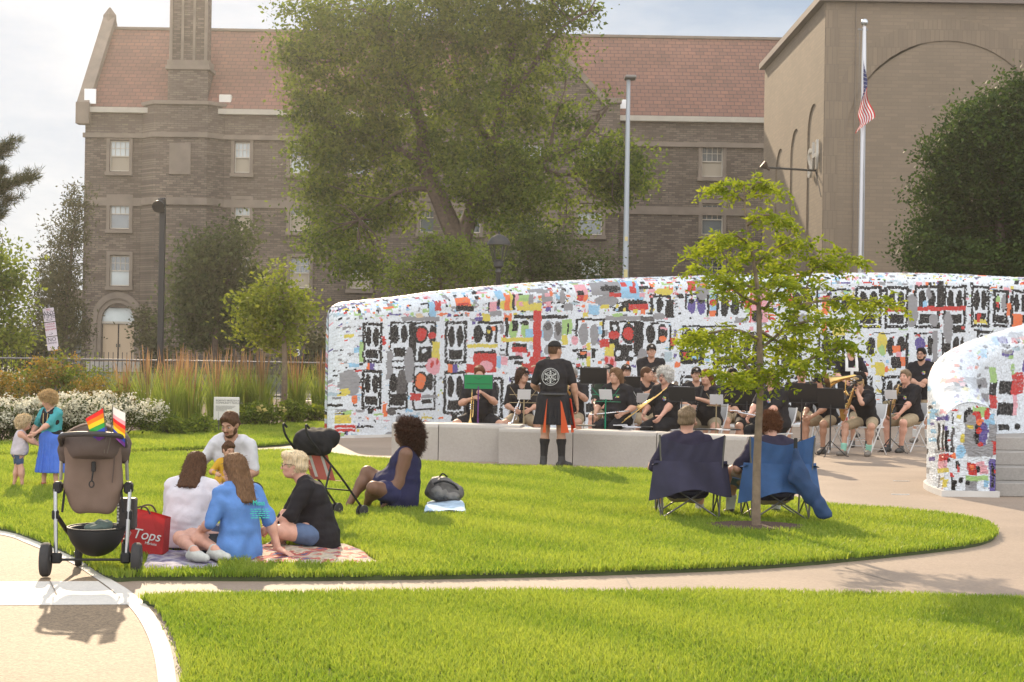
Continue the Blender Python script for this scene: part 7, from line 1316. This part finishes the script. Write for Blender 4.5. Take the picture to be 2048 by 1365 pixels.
gs = music_stand('purple music stand carrying a bright green folder', 957, 764, 23.9, .0, 'purple', .44, .22, sheet_=False, tilt=.15)
b = MB(); z = P(957, 764, 23.9)[2]; b.box((0, -.022, z), (.42, .008, .21), R=Rx(.15)); b.build('folder', mat('green_folder', (.01, .20, .07), .45), gs)
b = MB(); b.tube([(-.18, -.03, z + .06), (.18, -.03, z + .06)], .003, 4); b.tube([(-.18, -.035, z - .03), (.18, -.035, z - .03)], .003, 4); b.tube([(-.12, -.035, z + .1), (0, -.035, z + .04), (.12, -.035, z + .1)], .003, 4); b.build('wire_frame', mat('stand_black', (.016, .015, .016), .5), gs)
for a in (('slim gold wire stand with a small sheet left of the conductor', 1048, 790, 24.3, .1, 'gold', .44, .26, True), ('large black music stand right of the sunglassed trumpeter', 1187, 752, 25.0, -.1, 'black', .42, .27), ('green wire stand with a white sheet before the flautist', 1212, 790, 23.9, -.4, 'green', .44, .22, True), ('small black music stand behind the flautist', 1262, 765, 25.4, .1, 'black', .30, .2), ('silver wire stand with a white sheet before the CAMP shirt', 1286, 797, 24.9, 0, 'silver', .3, .22, True), ('black music stand tilted before the white haired woman', 1364, 789, 23.8, -.3, 'black', .40, .24), ('gold pole stand in front of the red haired clarinettist', 1433, 800, 24.1, -.2, 'gold', .3, .2, True), ('black music stand left of the tree trunk', 1494, 790, 24.4, -.1, 'black', .46, .32), ('wide black music stand right of the large woman', 1604, 786, 26.0, -.3, 'black', .5, .34), ('black music stand with a tripod foot on the open pavement', 1662, 797, 25.7, -.5, 'black', .44, .34), ('skeletal black stand before the stout saxophonist', 1782, 790, 26.8, -.5, 'black', .5, .34, True)): music_stand(*a)
# instruments, each held by its player
def flare(b, p, d, r0, r1, L_, n=16):
    d = nrm(d); x = nrm(np.cross(d, [.3, .2, 1])); R_ = np.stack([x, np.cross(d, x), d], 1); b.lathe([(r0 + (r1 - r0) * t ** 3.2, L_ * t) for t in np.linspace(0, 1, 9)], p, n, R_)
def trumpet(label, mouth, bell, m=m_brass, kind='trumpet', L_=.5):
    mouth, bell = np.array(mouth), np.array(bell); d = nrm(bell - mouth); bell = mouth + d * L_; up = nrm(np.cross(np.cross(d, [0, 0, 1]), d)); t = thing(kind, label, kind, mouth); o = lambda a, h_: d * a * L_ + up * h_
    b = MB(); b.tube([o(0, 0), o(.7, 0)], .006, 6); b.tube(smooth_poly([o(.7, 0), o(.8, -.03), o(.72, -.06), o(.3, -.06), o(.2, -.03), o(.3, .012), o(.72, .012)], 5, False), .0065, 6); flare(b, o(.7, .012), d, .008, .062, L_ * .32); b.build('tubing', m, t, True)
    b = MB(); [b.tube([o(.42 + k * .06, -.085), o(.42 + k * .06, .035)], .0095, 8) for k in range(3)]; b.build('valve', m_silver, t, True); b = MB(); b.lathe([(.012, -.02), (.006, .02)], (0, 0, 0), 10, np.stack([nrm(np.cross(up, d)), up, d], 1)); b.build('mouthpiece', m_silver, t, True)
trumpet('brass trumpet pointing down in the hands below the green folder', W_('tr1', (.10, .40, 1.0)), W_('tr1', (.12, .44, .4)), L_=.5)
trumpet('silver trumpet slanting down across the lap of the player in khaki shorts', W_('tr2', (.02, .30, .92)), W_('tr2', (.14, .46, .5)), m_silver)
trumpet('brass trumpet raised by the player in sunglasses', W_('tr3', (.02, .2, 1.30)), W_('tr3', (.04, .5, 1.02)))
trumpet('silver trumpet raised by the buzz cut player', W_('tr8', (-.12, .12, 1.24)), W_('tr8', (-.30, .5, 1.12)), m_silver)
def flute(label, p, q, m=m_silver, kind='flute', r_=.009):
    p, q = np.array(p), np.array(q); t = thing(kind, label, kind, p); v_ = q - p; MB().tube([v_ * 0, v_], r_, 8).build('tube', m, t, True); b = MB(); sd_ = nrm(np.cross(v_, [0, 0, 1])); up = nrm(np.cross(sd_, v_))
    for k in range(11): b.ell(v_ * (.3 + .058 * k) + up * r_, (.008, .008, .006), 6, 4)
    b.build('key', m_silver, t, True)
flute('silver flute across the lap of the blonde flautist', W_('fl6', (.30, .34, .66)), W_('fl6', (-.36, .36, .74)))
flute('silver flute lying on the lap of the large woman beside the tree', W_('fl15', (-.28, .46, .70)), W_('fl15', (.30, .46, .76)))
flute('silver flute held low by the auburn haired player', W_('au14', (-.28, .38, .70)), W_('au14', (.28, .36, .74)))
flute('black clarinet slanting down from the red haired player', W_('cl12', (.0, .2, 1.12)), W_('cl12', (.06, .46, .5)), m_blk, 'clarinet', .014)
t = thing('trombone', 'brass trombone slanting across the white haired woman', 'trombone', W_('wh10', (.0, .34, .98))); o = np.array(t.location); b = MB(); pa, pb = W_('wh10', (-.05, .25, 1.02)) - o, W_('wh10', (.38, .62, .58)) - o; sdv = nrm(np.cross(pb - pa, [0, 0, 1])) * .05; b.tube(smooth_poly([pa, pb, pb + sdv + (pb - pa) * .04, pb + sdv * 2, pa + sdv * 2], 5, False), .007, 6); b.tube(smooth_poly([pa + sdv * 2, pa + sdv * 2 - (pb - pa) * .2, pa + sdv * 4 - (pb - pa) * .2, pa + sdv * 4 + (pb - pa) * .25], 5, False), .009, 6); flare(b, pa + sdv * 4 + (pb - pa) * .25, pb - pa, .012, .09, .25); b.build('slide', m_brass, t, True)
def sax(label, key, mouth, body, bell, m=m_brass):
    a, c, e = W_(key, mouth), W_(key, body), W_(key, bell); t = thing('saxophone', label, 'saxophone', a); o = a; p = smooth_poly([a - o, a - o + (c - a) * .12 + [0, 0, .03], (a + c) / 2 - o, c - o, c - o + (e - c) * .25 - [0, 0, .07], c - o + (e - c) * .7 - [0, 0, .03], e - o], 7, False); b = MB(); b.tube(p, list(np.linspace(.009, .045, len(p) - 6)) + list(np.linspace(.05, .075, 6)), 12); b.build('body', m, t, True)
    r = np.random.default_rng(3); b = MB(); [b.ell(p[int(8 + k * 1.1)] + r.normal(0, .02, 3) + nrm(e - c) * .03, (.016, .016, .009), 8, 4) for k in range(18)]; b.tube([p[9] + [.03, 0, .02], p[16] + [.04, 0, .02], p[24] + [.04, 0, .01]], .004, 5); b.build('key', m_brass, t, True); MB().tube([p[0] - nrm(p[1] - p[0]) * .05, p[0] + nrm(p[1] - p[0]) * .02], [.007, .011], 8).build('mouthpiece', m_blk, t, True)
sax('brass alto saxophone across the lap of the player in mint socks', 'sx21', (.0, .42, 1.08), (.20, .42, .62), (.12, .58, .80)); sax('darker brass tenor saxophone held up by the stout player at the right', 'sx22', (.0, .30, 1.14), (.12, .44, .62), (.02, .60, .84), mat('aged_brass', (.33, .23, .11), .3, metal=1))
t = thing('baritone_horn', 'brass baritone horn bell tilted over the heads behind the black stand', 'horn', P(1668, 748, 27.6)); b = MB(); flare(b, (.35, .0, -.03), (-1, -.15, -.22), .03, .15, .5, 18); b.tube(smooth_poly([(.35, 0, -.03), (.45, .02, -.1), (.42, .02, -.3), (.3, .02, -.42), (.2, .02, -.3)], 6, False), .028, 10); b.tube(smooth_poly([(.2, .02, -.3), (.22, .02, -.1), (.33, .04, -.12)], 5, False), .014, 8); b.build('bell', m_brass, t, True)
d = PP['dr19'][1]; t = thing('snare_drum', 'white shelled marching drum hung before the laughing drummer', 'drum', W_('dr19', (.0, .42, .78))); MB().lathe([(.17, -.13), (.18, -.12), (.18, .12), (.17, .13)], (0, 0, 0), 24).build('shell', mat('drum_shell', (.035, .035, .04), .4), t, True); MB().lathe([(.186, .10), (.19, .11), (.19, .145), (.175, .145)], (0, 0, 0), 24).build('hoop', m_steel, t, True); MB().lathe([(.17, .128), (.17, .138)], (0, 0, 0), 24).build('drum_head', m_paper, t)
# loose sheets and folders on the bench, cases and bottles on the pavement
for k, (px, py, w_, m) in enumerate(((1172, 853, .26, m_blk), (1240, 852, .22, m_paper), (1263, 856, .22, m_paper), (1290, 856, .22, m_blk), (1410, 861, .34, m_blk), (1440, 861, .3, m_paper), (1462, 861, .26, m_blk))):
    q = G(px, py, .512); o = MB().box((0, 0, 0), (w_, .24, .014), rz=.1 * ((k * 7) % 5 - 2)).build('folder' if m is m_blk else 'sheet_music', m); o.location = q + np.array([0, 0, .012]); tag(o, ['black folder on the bench just right of the conductor', 'white sheet on the bench in front of the flautist', 'white sheet on the bench right of the flautist', 'black folder on the bench before the white haired woman', 'wide black folder on the bench behind the man in the navy chair', 'open white sheets on the right end of the bench', 'black folder at the right end of the bench'][k], 'folder' if m is m_blk else 'sheet music')
q = G(1510, 935); b = MB(); cse = thing('instrument_case', 'black instrument case with orange latches standing at the end of the bench', 'case', q, .2); MB().box((0, 0, .24), (.22, .42, .46), bev=.03).build('case_body', m_blk, cse); b = MB(); b.box((0, -.215, .40), (.18, .012, .03)); b.box((.06, -.215, .2), (.03, .012, .05)); b.build('latch', mat('orange_plastic', (.6, .12, .03), .5), cse)
for k, (px, py, col) in enumerate(((1626, 893, (.05, .22, .2)), (1755, 880, (.02, .02, .022)), (1060, 850, (.4, .55, .65)))):
    q = G(px, py); t = thing('water_bottle', ['teal water bottle on the pavement behind the capped player', 'black water bottle behind the saxophonist', 'pale blue bottle under the trumpeter left of the conductor'][k], 'bottle', q, 0); MB().lathe([(.036, 0), (.038, .02), (.038, .17), (.018, .21), (.018, .225)], (0, 0, 0), 12).build('flask', mat('bottle_%s' % ('teal', 'black', 'blue')[k], col, .3), t, True); MB().lathe([(.02, .222), (.02, .25)], (0, 0, 0), 10).build('lid', m_blk, t, True)

# poles, lamps, flag, signs, fence
FY = 55.0; fx0, fz0 = P(1718.5, 600, FY)[0], P(1729, 45, FY)[2]; fx1 = P(1729, 45, FY)[0]; fx0 = fx1
fp = thing('flagpole', 'tall silver flagpole topped by a ball in front of the tan building', 'flagpole', (fx1, FY, 0)); b = MB(); b.tube([(0, 0, 0), (0, 0, fz0 - 1.6), (0, 0, fz0 - .15)], [.11, .085, .06], 14); b.build('pole', mat('pole_alu', (.50, .50, .52), .4, metal=.6), fp, True)
MB().ell((0, 0, fz0), (.12, .12, .12), 16, 10).build('finial', m_alu, fp, True); b = MB(); b.box((-.05, 0, fz0 - .25), (.34, .06, .06)); b.tube([(-.16, 0, fz0 - .2), (-.13, 0, 1.2)], .008, 5); b.build('truck', m_steel, fp)
fm = [mat('stripe_red', (.42, .02, .025), .8, trans=.35), mat('stripe_white', (.62, .60, .60), .8, trans=.35), mat('canton_blue', (.02, .025, .10), .8, trans=.2)]
n_u, n_v = 60, 53; ztop = P(1724, 118, FY)[2]; V = []; H_ = 1.35; Lf = 2.2
for j in range(n_v):
    v = j / (n_v - 1)
    for i in range(n_u):
        u = i / (n_u - 1); ph = u * 9 + v * 2.2; dr = u ** .8
        x = -.05 - .34 * dr * v * (1 - .45 * u) + .34 * u * (1 - v) + .09 * math.sin(ph) * u ** .6; y = -.16 - .12 * u + .13 * math.sin(ph + 1.3) * u ** .5
        V.append((x, y, -v * H_ - dr * Lf * (.94 - .36 * v)))
F = quads(n_v, n_u); fi, fj = np.tile(np.arange(n_u - 1), n_v - 1), np.repeat(np.arange(n_v - 1), n_u - 1); mi = ((fj // 4) % 2).astype(int); cn = (fi < 24) & (fj < 28); mi[cn] = 2; st_ = cn & (((fi % 4 == 1) & (fj % 6 == 2)) | ((fi % 4 == 3) & (fj % 6 == 5))); mi[st_] = 1
fl = npmesh('flag', V, F, fm, None, True, midx=mi); fl.location = (fx1, FY, ztop); tag(fl, 'national flag of stars and stripes hanging limp from the silver flagpole', 'flag')
def pole_thing(name, label, px, ptop, Y, cat): q = P(px, ptop, Y); return thing(name, label, cat, (q[0], Y, 0)), q[2]
t, z = pole_thing('light_pole', 'tall slim grey light pole with a flat lamp head rising behind the mosaic wall', 1257, 160, 60, 'street light'); m_gp = mat('grey_paint', (.33, .36, .39), .5, metal=.3); MB().tube([(0, 0, 0), (0, 0, z * .6), (0, 0, z)], [.13, .10, .075], 12).build('pole', m_gp, t, True); b = MB(); b.box((.06, -.1, z + .06), (.42, .7, .12), bev=.04); b.build('lamp_head', mat('lamp_housing', (.16, .15, .14), .5), t); b = MB(); b.box((0, -.1, 4.6), (.14, .06, .3)); b.box((0, -.1, 5.9), (.12, .05, .16)); b.build('sticker', mat('yellow_sticker', (.5, .42, .2), .6), t)
t, z = pole_thing('lamp_post', 'dark square lamp post with a round spotlight at the left', 326, 396, 42, 'street light'); MB().box((0, 0, z / 2), (.145, .145, z), bev=.01).build('pole', m_dark, t); b = MB(); b.box((-.02, -.05, z - .08), (.16, .3, .1), bev=.02); b.build('bracket', m_dark, t); b = MB(); b.lathe([(.05, -.16), (.14, -.1), (.16, .04), (.165, .12)], (-.06, -.16, z - .22), 16, Rx(PI * .62)); b.build('spotlight', m_dark, t, True); b = MB(); b.lathe([(.15, .10), (.145, .115)], (-.06, -.16, z - .22), 16, Rx(PI * .62)); b.build('lens', m_glassl, t)
t, z = pole_thing('street_lantern', 'dark domed street lantern on a post behind the mosaic wall', 998, 470, 40.5, 'street light'); b = MB(); b.lathe([(.07, 0), (.06, z - 1.0), (.09, z - .95), (.06, z - .85)], (0, 0, 0), 14); b.lathe([(.06, z - .86), (.13, z - .8), (.12, z - .66), (.05, z - .62)], (0, 0, 0), 14); b.build('post', m_dark, t, True); b = MB(); b.lathe([(.30, z - .26), (.29, z - .2), (.21, z - .08), (.09, z - .01), (.03, z + .02), (.025, z + .08)], (0, 0, 0), 20); b.build('hood', m_dark, t, True); b = MB(); [b.tube([(.13 * math.cos(a), .13 * math.sin(a), z - .7), (.24 * math.cos(a), .24 * math.sin(a), z - .25)], .012, 5) for a in np.linspace(0, 2 * PI, 6, endpoint=False)]; b.build('cage', m_dark, t)
gm_ = bpy.data.materials.new('clear_glass'); gm_.use_nodes = True; gb = gm_.node_tree.nodes['Principled BSDF']; gb.inputs['Transmission Weight'].default_value = 1; gb.inputs['Roughness'].default_value = .05; gb.inputs['IOR'].default_value = 1.05; MB().lathe([(.12, z - .68), (.22, z - .27)], (0, 0, 0), 16).build('globe', gm_, t, True)
# parking signs
q0, q1 = P(96, 616, 50), P(107, 702, 50); t = thing('parking_sign', 'leaning post with three stacked white parking signs at the left', 'sign', (q1[0], 50, 0)); b = MB(); b.tube([(0, .04, 0), (0.0, .04, q1[2]), (q0[0] - q1[0], .04, q0[2] + .1)], .03, 6); b.build('post', m_steel, t); wsn = mat('sign_white', (.55, .50, .56), .5); wd_ = mat('sign_ink', (.04, .035, .05), .7); wr_ = mat('sign_red', (.35, .04, .06), .7)
lean_ = (q0[0] - q1[0]) / (q0[2] - q1[2]); Hs = (q0[2] - q1[2]) / 3; R_ = Ry(math.atan(lean_))
for k, rows in enumerate(([('NO', .07, .36, wr_), ('ANY', .15, .12, wd_), ('TIME', .15, -.1, wd_), ('<->', .12, -.34, wd_)], [('2 HOUR', .07, .36, wr_), ('PARKING', .06, .18, wr_), ('8AM-6PM', .07, -.02, wr_), ('->', .12, -.32, wd_)], [('NO', .14, .28, wd_), ('PARKING', .06, .04, wd_), ('->', .12, -.3, wd_)])):
    c = np.array([lean_ * (2.5 - k) * Hs, 0, q1[2] + (2.5 - k) * Hs]); o = MB().box(c, (.35, .02, Hs - .02), R=R_, bev=.008).build('sign_plate', wsn, t)
    for s_, z_, dz, m in rows: text_mesh('lettering', s_, z_ * 1.2, face_cam(c + np.array([lean_ * dz * Hs, -.014, dz * Hs])) @ Matrix.Rotation(-math.atan(lean_), 4, 'Z'), m, o, .002)
# white information sign in the bed
sg_ = P(453, 818, 29.5); t = thing('information_sign', 'square white information sign on short legs in front of the reed grass', 'sign', (sg_[0], 29.5, 0), .04); Z = sg_[2]; MB().box((0, 0, Z), (.47, .02, .43), bev=.006).build('panel', mat('sign_cream', (.60, .58, .53), .5), t); b = MB(); b.tube([(-.14, .02, 0), (-.14, .02, Z)], .012, 6); b.tube([(.14, .02, 0), (.14, .02, Z)], .012, 6); b.build('leg', m_steel, t)
ink = mat('grey_ink', (.12, .11, .11), .7); text_mesh('lettering', "ROBYN'S BREEZEWAY", .046, face_cam((-.195, -.012, Z + .15)), ink, t, .001, 'LEFT'); text_mesh('lettering', 'COMMUNITY PAVILION', .046, face_cam((-.195, -.012, Z + .105)), ink, t, .001, 'LEFT'); b = MB()
for k in range(5): b.box((-.195 + (.36, .34, .30, .2, .16)[k] / 2, -.012, Z + .05 - k * .022), ((.36, .34, .30, .2, .16)[k], .003, .006))
for x in (-.145, .13): b.box((x, -.012, Z - .13), (.004, .003, .15))
b.build('small_print', ink, t)
# iron fence behind the bed
a_, c_ = np.array([xat(-60, 44.0), 44.0]), np.array([xat(690, 44.8), 44.8]); L_ = np.linalg.norm(c_ - a_); t = thing('iron_fence', 'black iron picket fence with a sunlit top rail behind the flower bed', 'fence', (*a_, 0), math.atan2(c_[1] - a_[1], c_[0] - a_[0])); b = MB(); n = int(L_ / .125)
for k in range(n): b.box((k * .125, 0, .72), (.018, .018, 1.38))
b.build('picket_panel', m_dark, t); b = MB(); b.tube([(0, 0, 1.20), (L_, 0, 1.20)], .028, 10); b.tube([(0, 0, .18), (L_, 0, .18)], .02, 8); b.build('rail', mat('fence_rail', (.16, .155, .15), .35, metal=.7), t, True)  # rail metal paler than the pickets, standing in for sun glint
for k in range(int(L_ / 2.4) + 1): b = MB(); b.box((k * 2.4, 0, .75), (.06, .06, 1.5)); b.lathe([(.045, 1.5), (.03, 1.56)], (k * 2.4, 0, 0), 4); b.build('post', m_dark, t)
q = P(597, 706, 58); t = thing('number_plate', 'dark board with a white numeral 3 behind the fence', 'sign', (q[0], 58, 0)); MB().box((0, 0, q[2] / 2), (.06, .06, q[2]), bev=.005).build('post', m_dark, t); MB().box((0, -.04, q[2]), (.5, .04, .5), bev=.01).build('panel', mat('dark_board', (.025, .022, .02), .6), t); text_mesh('numeral', '3', .34, face_cam((0, -.064, q[2])), m_paper, t, .003)
# ---------------------------------------------------------------- the sunlit air
hz = MB().box((0, 95, 23.9), (490, 340, 50.2)).build('haze', []); tag(hz, kind='stuff')
m_hz = bpy.data.materials.new('haze_air'); m_hz.use_nodes = True; hn_ = m_hz.node_tree.nodes; hn_.remove(hn_['Principled BSDF']); pv = hn_.new('ShaderNodeVolumePrincipled')
pv.inputs['Color'].default_value = (1, .97, .92, 1); pv.inputs['Density'].default_value = .00042; pv.inputs['Anisotropy'].default_value = .72; m_hz.node_tree.links.new(pv.outputs[0], hn_['Material Output'].inputs['Volume']); hz.data.materials.append(m_hz)
